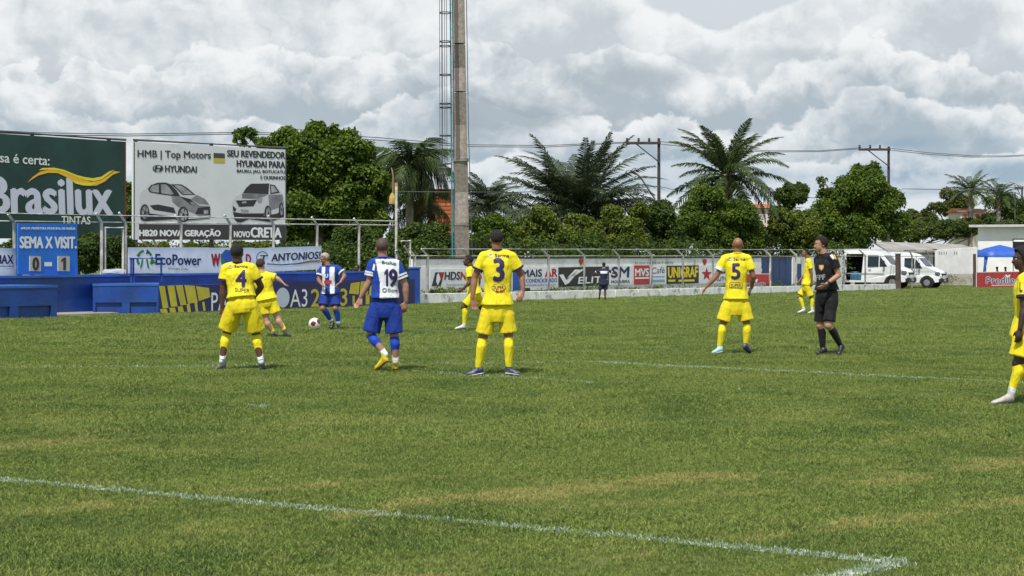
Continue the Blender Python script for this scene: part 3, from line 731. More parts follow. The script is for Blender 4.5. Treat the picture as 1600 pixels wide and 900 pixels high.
words(BAN, 'energia solar', [(262, 422), (295, 423), (295, 418.5), (262, 417)], GREYP, t, -0.006, o, shear=0.1)
t, o = banner('white banner with red letters and a blue and green map', BAN, [(327, 427), (397.5, 426.5), (397, 387), (326.5, 387)])
words(BAN, 'W', [(330.5, 416), (343.5, 416), (343.5, 396.5), (330.5, 397)], REDP, t, -0.006, o, bold=0.05)
words(BAN, 'D', [(384.5, 411.5), (391.5, 411.5), (391.5, 397.5), (384.5, 397.5)], REDP, t, -0.006, o, bold=0.05)
flat('map_logo', BAN, [[(345, 398), (352, 390), (360, 391), (366, 396), (372, 404), (366, 412), (358, 418), (350, 415), (345, 407)]], MID, t, -0.005, o)
flat('map_logo', BAN, [[(345, 402), (351, 406), (350, 415), (345, 411)], [(352, 392), (357, 391.5), (356, 395)]], GRN, t, -0.008, o)
t, o = banner('white furniture shop banner with black lettering over a curved line', BAN, [(397.8, 426), (503, 420.5), (502, 384.5), (397.2, 387.5)])
flat('logo_ring', BAN, [arcband(410, 403, 8.6, 9.8, 100, 330, 18, 1.05)], GREYP, t, -0.005, o)
words(BAN, 'T', [(407.5, 407.5), (414, 407.5), (418, 399), (406, 399)], INK, t, -0.006, o, bold=0.05, shear=0.1)
words(BAN, 'ANTONIOS!', [(424, 408.2), (500, 404.2), (500, 393), (424, 397)], INK, t, -0.006, o, bold=0.05, shear=0.12)
flat('underline', BAN, [[(417, 411.5), (440, 413), (465, 411), (485, 407.2), (500, 406.8), (500, 408), (485, 408.6), (465, 412.6), (440, 414.6), (417, 413)]], INK, t, -0.006, o)
flat('underline', BAN, [[(455, 413), (485, 408.9), (500, 408.3), (500, 410), (485, 410.6), (460, 414)]], mat('print_orange', (0.50, 0.28, 0.06)), t, -0.006, o)
t, o = banner('white banner cut by the left edge beside the scoreboard', BAN, [(-40, 431), (25.5, 430.5), (25, 388), (-40, 386)])
words(BAN, 'TOMAX', [(-27, 412), (20.5, 412), (20.5, 398.5), (-27, 398.5)], INKB, t, -0.006, o, bold=0.03)
flat('small_print', BAN, [[(-20, 416), (21, 415.3), (21, 416.5), (-20, 417.2)]], GREYP, t, -0.006, o)

# ================================================================== scoreboard
SCB = FEN.off(-0.35)
SBM = mat('scoreboard_blue', (0.008, 0.15, 0.62), rough=0.5, var=0.1, vscale=1.5)
o = SCB.at(29, 430); t = thing('scoreboard', 'blue manual scoreboard reading zero to one', 'scoreboard', o)
panel('board', SCB, [(28.5, 429), (121.5, 430), (120.5, 349), (28.5, 348.5)], SBM, t, 0.05, 0, o)
words(SCB, 'APROM. PREFEITURA MUNICIPAL DE MARÍLIA', [(32, 358.3), (117.5, 358.8), (117.5, 354.6), (32, 354)], WHT, t, -0.006, o, bold=0.05)
words(SCB, 'SEMA X VISIT.', [(31, 387.6), (119, 388), (119, 370.3), (31, 369.6)], WHT, t, -0.006, o, bold=0.045)
NCARD = mat('number_card', (0.50, 0.47, 0.38), rough=0.7)
for (x0, x1), s in (((45.5, 62.5), '0'), ((89.5, 107.5), '1')):
    pn = panel('number_card', SCB, [(x0, 423.5), (x1, 423.8), (x1, 400.5), (x0, 400.2)], NCARD, t, 0.03, -0.032, o)
    words(SCB, s, [(x0 + 4.5, 422), (x1 - (4 if s == '0' else 6), 422), (x1 - (4 if s == '0' else 6), 402.5), (x0 + 4.5, 402.5)], INK, pn, -0.036, o, bold=0.05 if s == '0' else 0.0)
flat('dash', SCB, [[(69, 409.5), (81, 409.5), (81, 416), (69, 416)]], WHT, t, -0.006, o)
# white bag on the wall by the gate
bm = bmesh.new(); pc_ = L1.off(1.68).at(180, 429); box(bm, -0.30, 0.28, -0.12, 0.12, 0, 0.12); bevel_all(bm, 0.03, 2)
bmesh.ops.subdivide_edges(bm, edges=bm.edges[:], cuts=2, use_grid_fill=True)
for v in bm.verts: v.co += Vector((mnoise.noise(v.co * 9), mnoise.noise(v.co * 9 + Vector((5, 0, 0))), mnoise.noise(v.co * 8 + Vector((0, 7, 0))) * 1.2)) * 0.03
pc_.z = bwz + 0.06
tag(bm_obj('crumpled_sack', bm, mat('sack_white', (0.45, 0.47, 0.5), rough=0.6), None, pc_), 'crumpled white plastic sack lying on the wall by the fence gate', 'sack')
# ================================================================== white perimeter wall on the right and its kerb
R1 = Plane(G(650, 474), G(1400, 452))              # front of the white kerb
WW = mat('white_wall', (0.80, 0.80, 0.81), rough=0.8, var=0.10, vscale=1.2, stain=(0.30, 0.30, 0.27), sscale=0.9, samt=0.7, bump=0.2, bscale=20)
KW = mat('white_kerb', (0.82, 0.82, 0.82), rough=0.8, var=0.12, vscale=2.5, stain=(0.16, 0.15, 0.12), sscale=1.8, samt=0.85, bump=0.3, bscale=20)
t = thing('white_kerb', 'long low white painted kerb with dirt stains along the far touchline', 'kerb', R1.o)
M1 = Matrix.Translation(-R1.o) @ R1.M
nseg = 24; L = R1.len
for k in range(nseg):
    f0, f1 = k / nseg, (k + 1) / nseg; z0 = -0.35; 
    bm = bmesh.new(); vs = []
    for f in (f0 + 0.0006, f1 - 0.0006):
        u = f * L; px_ = R1.o + R1.e * u; g = gz(px_.x); h = g + 0.29
        for w_, z_ in ((0, g - 0.2), (0, h), (0.42, h), (0.42, g - 0.2)): vs.append(bm.verts.new(M1 @ Vector((u, w_, z_))))
    for a in range(3): bm.faces.new((vs[a], vs[a + 1], vs[a + 5], vs[a + 4]))
    bm.faces.new(vs[:4]); bm.faces.new(list(reversed(vs[4:])))
    bm_obj('kerb_segment', bm, KW, t)
# paving lip in front of the kerb
R2 = R1.off(1.5)
t = thing('white_wall', 'white rendered perimeter wall behind the kerb carrying painted adverts', 'wall', R2.o)
M2 = Matrix.Translation(-R2.o) @ R2.M
def wall_seg(nm, pa, pb, ya, yb, th=0.15, m=WW, par=t, pl=R2, Mx=None, zb=-0.8):
    a, b = pl.uv(pa, ya), pl.uv(pb, yb); Mx = Mx or M2
    bm = bmesh.new(); prism(bm, [(a[0], zb), (b[0], zb), (b[0], b[1]), (a[0], a[1])], Mx, th); return bm_obj(nm, bm, m, par)
wall_seg('wall_panel', 644.5, 705, 405.2, 404.8)
cuts = [705.4, 760, 820, 880, 940, 1000, 1060, 1120, 1190]
for a, b in zip(cuts, cuts[1:]): wall_seg('wall_panel', a, b - 0.4, 404.6 - (a - 705) / 480 * 1.6, 404.6 - (b - 705) / 480 * 1.6)
a, b = R2.uv(645, 405), R2.uv(1190, 403)
bm = bmesh.new(); prism(bm, [(a[0], a[1] + 0.003), (b[0], b[1] + 0.003), (b[0], b[1] + 0.05), (a[0], a[1] + 0.05)], M2 @ Matrix.Translation((0, -0.03, 0)), 0.21); bm_obj('coping', bm, mat('dark_coping', (0.05, 0.045, 0.04), rough=0.9), t)
# blue corner post between stand and wall
t = thing('corner_pillar', 'blue square pillar where the mural wall ends', 'pillar', L1.off(0.5).ground(650))
bm = bmesh.new(); a = L1.off(0.3).at(650, 420) - t.location; box(bm, -0.22, 0.12, -0.15, 0.2, -0.1, a.z); bevel_all(bm, 0.015); bm_obj('shaft', bm, BLUE, t)
bm = bmesh.new(); box(bm, -0.25, 0.15, -0.18, 0.23, a.z + 0.002, a.z + 0.05); bm_obj('cap_block', bm, BLUE2, t)

# ---- fence in front of the wall: grey posts with angled tops and two rails
R3 = R1.off(0.75)
FG = mat('fence_grey', (0.33, 0.33, 0.32), rough=0.7, var=0.25, vscale=3, stain=(0.15, 0.14, 0.12), sscale=4)
t = thing('touchline_fence', 'long fence of grey angled posts with two rails along the white wall', 'fence', R3.ground(668)); o = t.location
for px in (648, 668, 732, 797, 857, 913, 967, 1018, 1067, 1114, 1159, 1203.5, 1244, 1284, 1318.8, 1352, 1425, 1451.5):
    d = 9.5 if px < 1400 else 5
    ang_post(R3, px, 399.8, 455, px - d, 390.0 if px > 740 else 388.5, t, r=0.045 if px not in (1203.5, 1244) else 0.055, m=FG if px not in (648, 1203.5, 1244) else FP, zbot=gz(R3.ground(px).x) - 0.1)
R3f = R3.off(-0.2)
for pl, y0, y1 in ((R3f, 388.8, 390.5), (R3, 399.6, 400.2)):
    segs = [660, 790, 920, 1050, 1180, 1310, 1460]
    for a, b in zip(segs, segs[1:]):
        ya, yb = (y0 + (y1 - y0) * (q - 660) / 800 for q in (a, b)); bm = bmesh.new(); tube(bm, [pl.at(a, ya) - o, pl.at((a + b) / 2, (ya + yb) / 2 + 0.4) - o, pl.at(b, yb) - o], 0.022, 6); bm_obj('rail', bm, FG, t, smooth=True)
# short tall goal-like frame at the fence corner (x 625-645)
t = thing('pipe_frame', 'small white pipe frame where the two fences meet', 'frame', R3.ground(640)); o = t.location
for pts in ([(627, 376.5), (641, 376.5)], [(640.5, 376.5), (640.5, 445)], [(641, 399.5), (668, 399.8)], [(631.5, 384), (640, 398)], [(618.5, 391), (624.5, 403)]):
    bm = bmesh.new(); tube(bm, [R3.at(*p) - o for p in pts], 0.035, 6); bm_obj('pipe', bm, FP, t, smooth=True)

# ---- adverts
RW = R2.off(-0.02)
AW = mat('advert_white', (0.76, 0.78, 0.80), rough=0.6, var=0.05, vscale=2); BLK = mat('advert_black', (0.012, 0.012, 0.014), rough=0.5); RED2 = mat('advert_red', (0.45, 0.03, 0.035), rough=0.55, var=0.1, vscale=2); YL2 = mat('advert_yellow', (0.75, 0.60, 0.02), rough=0.6)
t, o = banner('white advert with black and red lettering and a red player logo', RW, q4(672, 420.5, 799, 456.5, -1.0, -3.0), AW, thick=0.015)
flat('logo', RW, [[(680, 425.5), (694, 425.3), (688.5, 447), (674.5, 447.2)]], INK, t, -0.005, o)
flat('logo', RW, [[(688, 425.6), (694, 425.3), (690.5, 440), (686.5, 436)]], REDP, t, -0.007, o)
flat('logo', RW, [[(682, 430), (685, 426), (686.5, 431), (688, 436), (684, 446), (681, 440)]], WHT, t, -0.009, o)
words(RW, 'HDS', [(694.5, 437.2), (718, 436.8), (718, 424.8), (694.5, 425.2)], INK, t, -0.006, o, bold=0.05, shear=0.15)
words(RW, 'NEWS', [(719.5, 436.8), (752, 436), (752, 424), (719.5, 424.8)], REDP, t, -0.006, o, bold=0.05, shear=0.15)
words(RW, 'Transmissões', [(697, 446.5), (726, 446), (726, 443), (697, 443.5)], GREYP, t, -0.006, o)
flat('logo', RW, [[(799 - 30, 425), (799 - 22, 425), (799 - 22, 450), (799 - 30, 450)]], INK, t, -0.006, o)
t, o = banner('white air conditioning advert with blue and red lettering', RW, q4(799.5, 418, 872.3, 454.5, -1.0, -2.0), AW, thick=0.015)
flat('panel_print', RW, [[(801, 420), (814, 420), (816, 453), (801, 454)]], MID, t, -0.005, o)
words(RW, 'MAIS', [(816, 432.5), (846.5, 432), (846.5, 420.8), (816, 422)], INKB, t, -0.006, o, bold=0.05)
words(RW, 'AR', [(851.5, 432.5), (870.5, 432), (870.5, 420), (851.5, 420.5)], REDP, t, -0.006, o, bold=0.06)
words(RW, 'AR CONDICIONADO', [(812, 441.6), (870.5, 440.8), (870.5, 434.8), (812, 435.8)], MID, t, -0.006, o, bold=0.04)
words(RW, 'REFRIGERAÇÃO E PEÇAS', [(818, 447), (868, 446.3), (868, 443.3), (818, 444)], MID, t, -0.006, o, bold=0.02)
flat('panel_print', RW, [[(816, 450), (828, 449.8), (828, 456), (816, 456)]], INK, t, -0.006, o)
t, o = banner('black sportswear advert with a large white tick', RW, q4(872.8, 417.8, 951.5, 448.5, -1.5, -3.0), BLK, thick=0.015)
flat('tick', RW, [[(873.5, 429.5), (880, 428.5), (884.5, 437.5), (903, 424.5), (889, 442), (883, 445.3)], [(886, 434.5), (898, 421.2), (904, 420.8), (890, 433)], [(893, 432.3), (902.5, 422), (914, 420), (899, 430.5)]], WHT, t, -0.006, o)
words(RW, 'ELITE', [(903, 443.3), (949, 441), (949, 431.5), (904, 433)], WHT, t, -0.006, o, bold=0.03, shear=0.1)
t, o = banner('white workshop advert with dark blue initials', RW, q4(952, 415.6, 989.2, 446, -0.6, -1.4), AW, thick=0.015)
words(RW, 'SM', [(955, 433.5), (982, 433), (982, 417), (955, 417.5)], INKB, t, -0.006, o, bold=0.06, shear=0.15)
words(RW, 'NOGUEIRA', [(955, 442.3), (984, 441.6), (984, 437.3), (955, 438)], INKB, t, -0.006, o, bold=0.05)
t, o = banner('red advert with white initials', RW, q4(991, 414.8, 1015.3, 444.8, -0.3, -0.8), RED2, thick=0.015)
words(RW, 'MVS', [(992.5, 431.5), (1013.5, 431), (1013.5, 419.5), (992.5, 420)], WHT, t, -0.006, o, bold=0.05)
flat('white_band', RW, [[(992, 433.5), (1014, 433), (1014, 435.5), (992, 436)]], WHT, t, -0.006, o)
t, o = banner('small white advert with thin blue script between red and black adverts', RW, q4(1016, 414.5, 1041, 444, -0.3, -0.6), AW, thick=0.015)
words(RW, 'Café', [(1018, 428), (1038, 426.5), (1038, 417), (1018, 418)], INKB, t, -0.006, o, shear=0.2)
flat('blue_band', RW, [[(1018.5, 437), (1038.5, 436.5), (1038.5, 440.5), (1018.5, 441)], [(1018.5, 431.5), (1038.5, 431.2), (1038.5, 433.0), (1018.5, 433.2)]], mat('print_sky', (0.2, 0.38, 0.55)), t, -0.006, o)
t, o = banner('black printing shop advert with tall yellow lettering', RW, q4(1042, 415.2, 1091.8, 443.7, -0.6, -1.4), BLK, thick=0.015)
words(RW, 'UNIGRAF', [(1044, 434), (1090, 432.6), (1090, 416.8), (1044, 417.6)], YL2, t, -0.006, o, bold=0.05)
flat('small_print', RW, [[(1044, 437), (1055, 436.8), (1055, 440), (1044, 440.4)], [(1060, 437.2), (1085, 436.5), (1085, 439.6), (1060, 440.3)]], YL2, t, -0.006, o)
t, o = banner('white advert with a red star and dark lettering behind the bald player', RW, q4(1092.4, 414.5, 1142, 443.2, -0.6, -1.6), AW, thick=0.015)
st_ = [(1104 + (8.5 if k % 2 == 0 else 3.6) * math.sin(k * math.pi / 5), 428.5 - (11 if k % 2 == 0 else 4.6) * math.cos(k * math.pi / 5)) for k in range(10)]
flat('star', RW, [st_], REDP, t, -0.006, o)
words(RW, 'AUTO', [(1116, 439), (1138, 438.4), (1138, 432), (1116, 432.6)], mat('print_dkgreen', (0.02, 0.10, 0.07)), t, -0.006, o, bold=0.05)
flat('small_print', RW, [[(1116, 428), (1138, 427), (1130, 422), (1120, 424)]], INK, t, -0.006, o)
# small red crests painted on the wall
for px in (908, 1101):
    oo = RW.at(px, 408); tt = tag(flat('painted_crest', RW, [[(px - 3, 405), (px + 3, 404.9), (px + 3, 410), (px, 415), (px - 3, 410)]], REDP, None, -0.003, None), 'small red crest painted on the white wall ' + ('above the black tick advert' if px < 1000 else 'above the red star advert'), 'crest')
words(RW, 'ÉS DO MARÍLIA É ARTE', [(992, 413.2), (1052, 412.4), (1052, 408.2), (992, 409)], GREYP, None, -0.003)
_l = bpy.data.objects[-1] if False else [ob for ob in COL.objects if ob.name.startswith('lettering')][-1]
for ob in COL.objects:
    if ob.name.startswith('lettering') and ob.parent is None: ob.name = 'painted_slogan'; tag(ob, 'worn grey slogan painted on the white wall over the red advert', 'lettering')

# red boards standing on the grass
def red_board(label, pa, pb, ya, yb, txt, tq):
    pl = Plane(G(pa, yb[0]), G(pb, yb[1])); o = pl.o.copy(); o.z = pl.uv(pa, yb[0])[1]
    t = thing('advertising_board', label, 'sign', o)
    panel('board', pl, [(pa, yb[0]), (pb, yb[1]), (pb, ya[1]), (pa, ya[0])], RED2, t, 0.04, 0, o)
    flat('white_edge', pl, [[(pa, ya[0]), (pb, ya[1]), (pb, ya[1] + .9), (pa, ya[0] + .9)], [(pa, ya[0]), (pa + 1, ya[0]), (pa + 1, yb[0]), (pa, yb[0])]], WHT, t, -0.004, o)
    words(pl, txt, tq, WHT, t, -0.007, o, bold=0.12)
    words(pl, txt, tq, mat('print_purple', (0.10, 0.03, 0.16)), t, -0.010, o, bold=0.02)
    x0, x1 = tq[0][0], tq[1][0]; cx = (x0 + x1) / 2 + 2; yt = tq[3][1]
    flat('white_stroke', pl, [[(x0 + 8, tq[0][1] + 2.2), (x1, tq[1][1] + 1.8), (x1, tq[1][1] + 3), (x0 + 8, tq[0][1] + 3.4)]], WHT, t, -0.007, o)
    flat('heart', pl, [[(cx - 4.5, yt - 3.6), (cx - 2, yt - 4.2), (cx, yt - 2.6), (cx + 2, yt - 4.2), (cx + 4.5, yt - 3.6), (cx + 2, yt + 1), (cx - 2, yt + 1)]], WHT, t, -0.008, o)
    for f in (0.12, 0.88):
        bm = bmesh.new(); u = pl.len * f; Mx = Matrix.Translation(-o) @ pl.M
        tube(bm, [Mx @ Vector((u, 0.06, pl.uv(pa, ya[0])[1] - 0.08)), Mx @ Vector((u, 0.42, o.z - 0.02))], 0.018, 5); bm_obj('prop_leg', bm, STEEL, t)
red_board('red food brand board standing behind the bald player', 1158, 1205, (427.5, 427.5), (456.8, 456), 'Predilecta', [(1160, 448.3), (1196, 447.8), (1196, 439.5), (1160, 440.2)])
red_board('red food brand board in front of the blue gazebo at the right edge', 1525, 1612, (425, 423.4), (449, 448.4), 'Predilecta', [(1541, 443.2), (1604, 442.5), (1604, 432.6), (1541, 433.2)])

# ---- posts by the vans
DP = mat('dark_post', (0.075, 0.055, 0.045), rough=0.9, var=0.3, vscale=5)
for px, y0, y1, r, lab, gap in ((1403, 397.5, 451.5, 0.16, 'thick dark wooden post at the end of the kerb', 0.1), (1522.5, 398, 448, 0.10, 'dark thin post left of the red board by the gazebo', 2.0)):
    pl = R1.off(gap) if px < 1500 else Plane(G(1500, 449), G(1600, 448.6)); g = pl.ground(px); t = thing('gate_post', lab, 'post', g)
    bm = bmesh.new(); tp = pl.at(px, y0); tube(bm, [(0, 0, -0.1), (0.01, 0, (tp.z - g.z) * .5), (0, 0, tp.z - g.z)], [r, r * 0.96, r * 0.92], 9); bm_obj('shaft', bm, DP, t, smooth=True)
    bm = bmesh.new(); tube(bm, [(0, 0, tp.z - g.z + 0.002), (0, 0, tp.z - g.z + 0.05)], r * 1.1, 9); bm_obj('cap', bm, CONC, t)
# blue sheet gate and white stub wall past the end of the wall
pl = R2.off(0.3); o = pl.ground(1191); t = thing('metal_gate', 'blue sheet metal gate at the end of the white wall', 'gate', o)
BG = mat('gate_blue', (0.012, 0.045, 0.16), rough=0.5, var=0.2, vscale=2)
for a, b in ((1191.5, 1200), (1200.6, 1209), (1209.6, 1218), (1218.6, 1227), (1227.6, 1237)): panel('gate_panel', pl, [(a, 450), (b, 449.5), (b, 402), (a, 402)], BG, t, 0.03, 0, o)
rtube('gate_rail', [(1191, 401.6), (1238, 401.6)], 0.03, t, pl, STEEL, o)
pl = R2.off(0.25); o = pl.ground(1238); t = thing('white_wall', 'short white wall stub with a narrow navy door behind the far yellow player', 'wall', o)
panel('wall_body', pl, [(1238.5, 450), (1316, 448), (1316, 402.3), (1238.5, 401.8)], WW, t, 0.15, 0, o)
flat('door', pl, [[(1244.5, 412), (1252, 412), (1252, 448), (1244.5, 448)]], BG, t, -0.01, o)

# ================================================================== vans
VW = mat('van_white', (0.74, 0.76, 0.78), rough=0.28, spec=0.6, stain=(0.42, 0.42, 0.40), sscale=1.0, samt=0.4)
GLS = mat('van_glass', (0.03, 0.045, 0.06), rough=0.08, spec=0.9); RUB = mat('rubber', (0.012, 0.012, 0.013), rough=0.9); PLB = mat('black_plastic', (0.02, 0.021, 0.023), rough=0.6); RIMM = mat('wheel_rim', (0.35, 0.36, 0.37), rough=0.4, metal=0.6)
DIN = mat('van_inside', (0.045, 0.04, 0.038), rough=0.9)
def van(label, loc, yaw, sc, open_door):
    t = thing('van', label, 'van', loc, rz=yaw); t.scale = (sc, sc, sc)
    # outline, x forward, z up; length 5.4, height 2.35
    prof = [(-2.75, 0.42), (-2.78, 1.0), (-2.72, 1.75), (-2.6, 2.26), (-2.4, 2.34), (-0.5, 2.36), (0.45, 2.34), (0.85, 2.25), (1.15, 2.05), (1.72, 1.42), (2.32, 1.17), (2.58, 1.02), (2.68, 0.80), (2.68, 0.42), (2.35, 0.36), (2.22, 0.62), (1.98, 0.80), (1.66, 0.80), (1.42, 0.62), (1.30, 0.36), (-1.32, 0.36), (-1.42, 0.62), (-1.66, 0.80), (-1.95, 0.80), (-2.2, 0.62), (-2.3, 0.36)]
    hw = lambda x, z: 0.97 - 0.16 * max(0.0, (z - 1.2) / 1.15) ** 1.5 - 0.13 * max(0.0, (x - 1.5) / 1.2) ** 2
    holes = []
    if open_door: holes = [[(-1.05, 0.50), (0.02, 0.50), (0.02, 2.08), (-1.05, 2.08)]]
    bm = bmesh.new(); loops = [prof] + [h[::-1] for h in holes]; pts = [p for l in loops for p in l]
    for sgn in (-1, 1):
        lp_ = loops if sgn == -1 else [prof]; pp = [p for l in lp_ for p in l]
        vs = [bm.verts.new((x, sgn * hw(x, z), z)) for x, z in pp]
        for tr in tessellate_polygon([[Vector((x, z, 0)) for x, z in l] for l in lp_]): bm.faces.new([vs[i] for i in tr])
        if sgn == -1: A = vs[:len(prof)]
        else: B = vs[:len(prof)]
    n = len(prof); rings = [A]
    for f in (0.35, 0.65):
        rings.append([bm.verts.new((x + (0.06 if x > 1.0 else 0.0) * (1 if z > .4 else 0), -hw(x, z) * (1 - 2 * f), z + (0.03 if z > 2.2 else 0.0))) for x, z in prof])
    rings.append(B)
    for a, b in zip(rings, rings[1:]):
        for i in range(n): bm.faces.new((a[i], a[(i + 1) % n], b[(i + 1) % n], b[i]))
    bmesh.ops.recalc_face_normals(bm, faces=bm.faces[:])
    body = bm_obj('body', bm, VW, t); bv = body.modifiers.new('bevel', 'BEVEL'); bv.width = 0.05; bv.segments = 2; bv.limit_method = 'ANGLE'; bv.angle_limit = R(25)
    if open_door:
        bm = bmesh.new(); vs = box(bm, -1.3, 0.25, -0.80, 0.8, 0.45, 2.12); bm.faces.ensure_lookup_table(); bmesh.ops.delete(bm, geom=[bm.faces[2]], context='FACES'); bm_obj('cargo_bay', bm, DIN, t)
        bm = bmesh.new(); box(bm, -0.95, -0.5, -0.5, 0.4, 0.46, 1.0); box(bm, -0.45, -0.05, -0.6, 0.1, 0.46, 0.85); bevel_all(bm, 0.03); bm_obj('cargo', bm, mat('cargo_blue', (0.05, 0.16, 0.28), 0.7), t)
        bm = bmesh.new(); box(bm, -2.15, -1.08, -hw(-1.5, 1.2) - 0.10, -hw(-1.5, 1.2) - 0.03, 0.52, 2.02); bevel_all(bm, 0.02); bm_obj('sliding_door', bm, VW, t)
    def side(nm, poly, m, off=0.006):
        bm = bmesh.new()
        for sgn in (-1, 1):
            vs = [bm.verts.new((x, sgn * (hw(x, z) + off), z)) for x, z in poly]; bm.faces.new(vs if sgn == -1 else vs[::-1])
        return bm_obj(nm, bm, m, t)
    side('cab_window', [(0.30, 1.32), (0.98, 1.32), (0.98, 1.95), (0.92, 1.99), (0.30, 1.99)], GLS)
    side('quarter_window', [(1.04, 1.32), (1.52, 1.32), (1.12, 1.86), (1.04, 1.92)], GLS)
    side('door_seam', [(0.16, 0.50), (0.175, 0.50), (0.175, 2.05), (0.16, 2.05)], PLB, 0.004)
    side('door_seam', [(1.24, 0.85), (1.255, 0.85), (1.255, 1.25), (1.24, 1.25)], PLB, 0.004)
    side('rub_strip', [(-2.2, 0.72), (-1.5, 0.86), (1.35, 0.86), (1.35, 0.92), (-2.2, 0.92)], mat('van_strip', (0.35, 0.36, 0.37), 0.5), 0.012)
    side('side_lamp', [(0.35, 1.08), (0.52, 1.08), (0.52, 1.13), (0.35, 1.13)], PLB, 0.012)
    def front(nm, poly, m, off=0.012, par=None):      # poly of (y, s) with s along the outline
        bm = bmesh.new(); vs = [bm.verts.new(p) for p in poly]; f = bm.faces.new(vs)
        return bm_obj(nm, bm, m, par or t)
    front('windscreen', [(1.235, -0.74, 1.985), (1.70, -0.80, 1.475), (1.80, -0.3, 1.48), (1.80, 0.3, 1.48), (1.70, 0.80, 1.475), (1.235, 0.74, 1.985), (1.32, 0.3, 1.99), (1.32, -0.3, 1.99)], GLS)
    for s in (-1, 1):
        bm = bmesh.new(); box(bm, 2.34, 2.66, s * 0.80 - 0.13, s * 0.80 + 0.045, 0.84, 1.06); bevel_all(bm, 0.04, 2); bm_obj('headlight', bm, mat('lamp_lens', (0.10, 0.11, 0.12), 0.1, spec=0.9), t)
        bm = bmesh.new(); box(bm, 1.30, 1.40, s * 1.12 - 0.10, s * 1.12 + 0.08, 1.38, 1.68); bevel_all(bm, 0.03, 2); mo = bm_obj('wing_mirror', bm, PLB, t)
        for wx in (1.82, -1.80):
            bm = bmesh.new(); tube(bm, [(wx, s * 0.98, 0.36), (wx, s * 0.95, 0.36), (wx, s * 0.72, 0.36)], [0.34, 0.36, 0.36], 22); wh = bm_obj('wheel', bm, RUB, t, smooth=False)
            bm = bmesh.new(); tube(bm, [(wx, s * 0.988, 0.36), (wx, s * 0.982, 0.36)], [0.19, 0.21], 16); bm_obj('rim', bm, RIMM, wh)
            bm = bmesh.new(); tube(bm, [(wx, s * 0.70, 0.40), (wx, s * 0.93, 0.40)], 0.43, 18); bm_obj('wheel_arch', bm, PLB, t)
    bm = bmesh.new(); box(bm, 2.45, 2.78, -0.86, 0.86, 0.36, 0.66); bevel_all(bm, 0.05, 2); bm_obj('bumper', bm, PLB, t)
    bm = bmesh.new(); box(bm, 2.60, 2.73, -0.5, 0.5, 0.76, 0.96); bevel_all(bm, 0.02); bm_obj('grille', bm, PLB, t)
    bm = bmesh.new(); box(bm, 2.775, 2.79, -0.22, 0.22, 0.44, 0.58); bm_obj('number_plate', bm, mat('plate_grey', (0.4, 0.4, 0.42)), t)
    return t
def van_at(label, front_px, base_py, yaw, sc, od):
    g = G(front_px, base_py); fwd = Vector((math.cos(yaw), math.sin(yaw), 0)) * 2.7 * sc
    loc = g - fwd; loc.z = gz(loc.x); return van(label, loc, yaw, sc, od)
van_at('white van with its side door open, nearer the kerb', 1424, 451.3, R(-30), 0.93, True)
van_at('white van parked furthest right with all doors shut', 1475, 450.6, R(-30), 0.87, False)

# ================================================================== buildings at the right
BWH = mat('building_white', (0.80, 0.80, 0.79), rough=0.85, var=0.08, vscale=0.6, stain=(0.62, 0.62, 0.60), sscale=0.5, samt=0.5, bump=0.15, bscale=12)
DK = mat('dark_opening', (0.012, 0.012, 0.014), rough=0.4)
plb = Plane(P(1528, 400, 114.5), P(1700, 400, 111.6)); o = plb.ground(1528)
t = thing('white_building', 'plain white flat roofed building behind the blue gazebo', 'building', o)
Mb = Matrix.Translation(-o) @ plb.M
a, b = plb.uv(1528, 355), plb.uv(1660, 355)
bm = bmesh.new(); box(bm, a[0], b[0], 0, 6, -1.2, a[1], Mb); bm_obj('wall', bm, BWH, t)
bm = bmesh.new(); r0 = plb.uv(1516, 355)[0]; box(bm, r0, b[0] + 0.4, -0.6, 6.4, a[1] + 0.003, a[1] + 0.16, Mb); bm_obj('roof_slab', bm, mat('roof_slab', (0.5, 0.5, 0.48), 0.8, stain=(0.2, 0.2, 0.2)), t)
p0, p1 = plb.uv(1582.5, 373), plb.uv(1622, 400)
bm = bmesh.new(); box(bm, p0[0], p1[0], -0.03, 0.1, p1[1], p0[1], Mb); wn = bm_obj('window', bm, DK, t)
bm = bmesh.new(); q0, q1 = plb.uv(1584, 374.5), plb.uv(1620, 377.5); box(bm, q0[0], q1[0], -0.05, -0.031, q1[1], q0[1], Mb); bm_obj('lintel', bm, WW, wn)
# long low shed with pitched roof
pls = Plane(P(1290, 400, 104), P(1528, 400, 112)); o = pls.ground(1393); Ms = Matrix.Translation(-o) @ pls.M
t = thing('low_shed', 'long low shed with weathered grey roof and pale pink wall behind the vans', 'shed', o)
SHW = mat('shed_wall', (0.56, 0.51, 0.48), rough=0.9, var=0.15, vscale=1, stain=(0.25, 0.22, 0.2), sscale=0.8)
SHR = mat('shed_roof', (0.30, 0.285, 0.26), rough=0.9, var=0.25, vscale=0.8, stain=(0.14, 0.13, 0.12), sscale=0.6, bump=0.3, bscale=8)
u0 = pls.uv(1393, 400)[0]; u1 = pls.uv(1526, 400)[0]; ze = pls.uv(1400, 393)[1]; zr = pls.off(3).uv(1400, 377.5)[1]; zr2 = pls.off(3).uv(1520, 382)[1]; ze2 = pls.uv(1520, 390)[1]
bm = bmesh.new(); prism(bm, [(u0 + 1.2, -1), (u1, -1), (u1, ze2), (u0 + 1.2, ze)], Ms, 3.0); bm_obj('wall', bm, SHW, t)
bm = bmesh.new(); v_ = [Vector((u0 - 0.5, -0.3, ze - 0.02)), Vector((u1, -0.3, ze2 - 0.02)), Vector((u1 + 2.0, 3, zr2)), Vector((u0 + 1.4, 3, zr))]
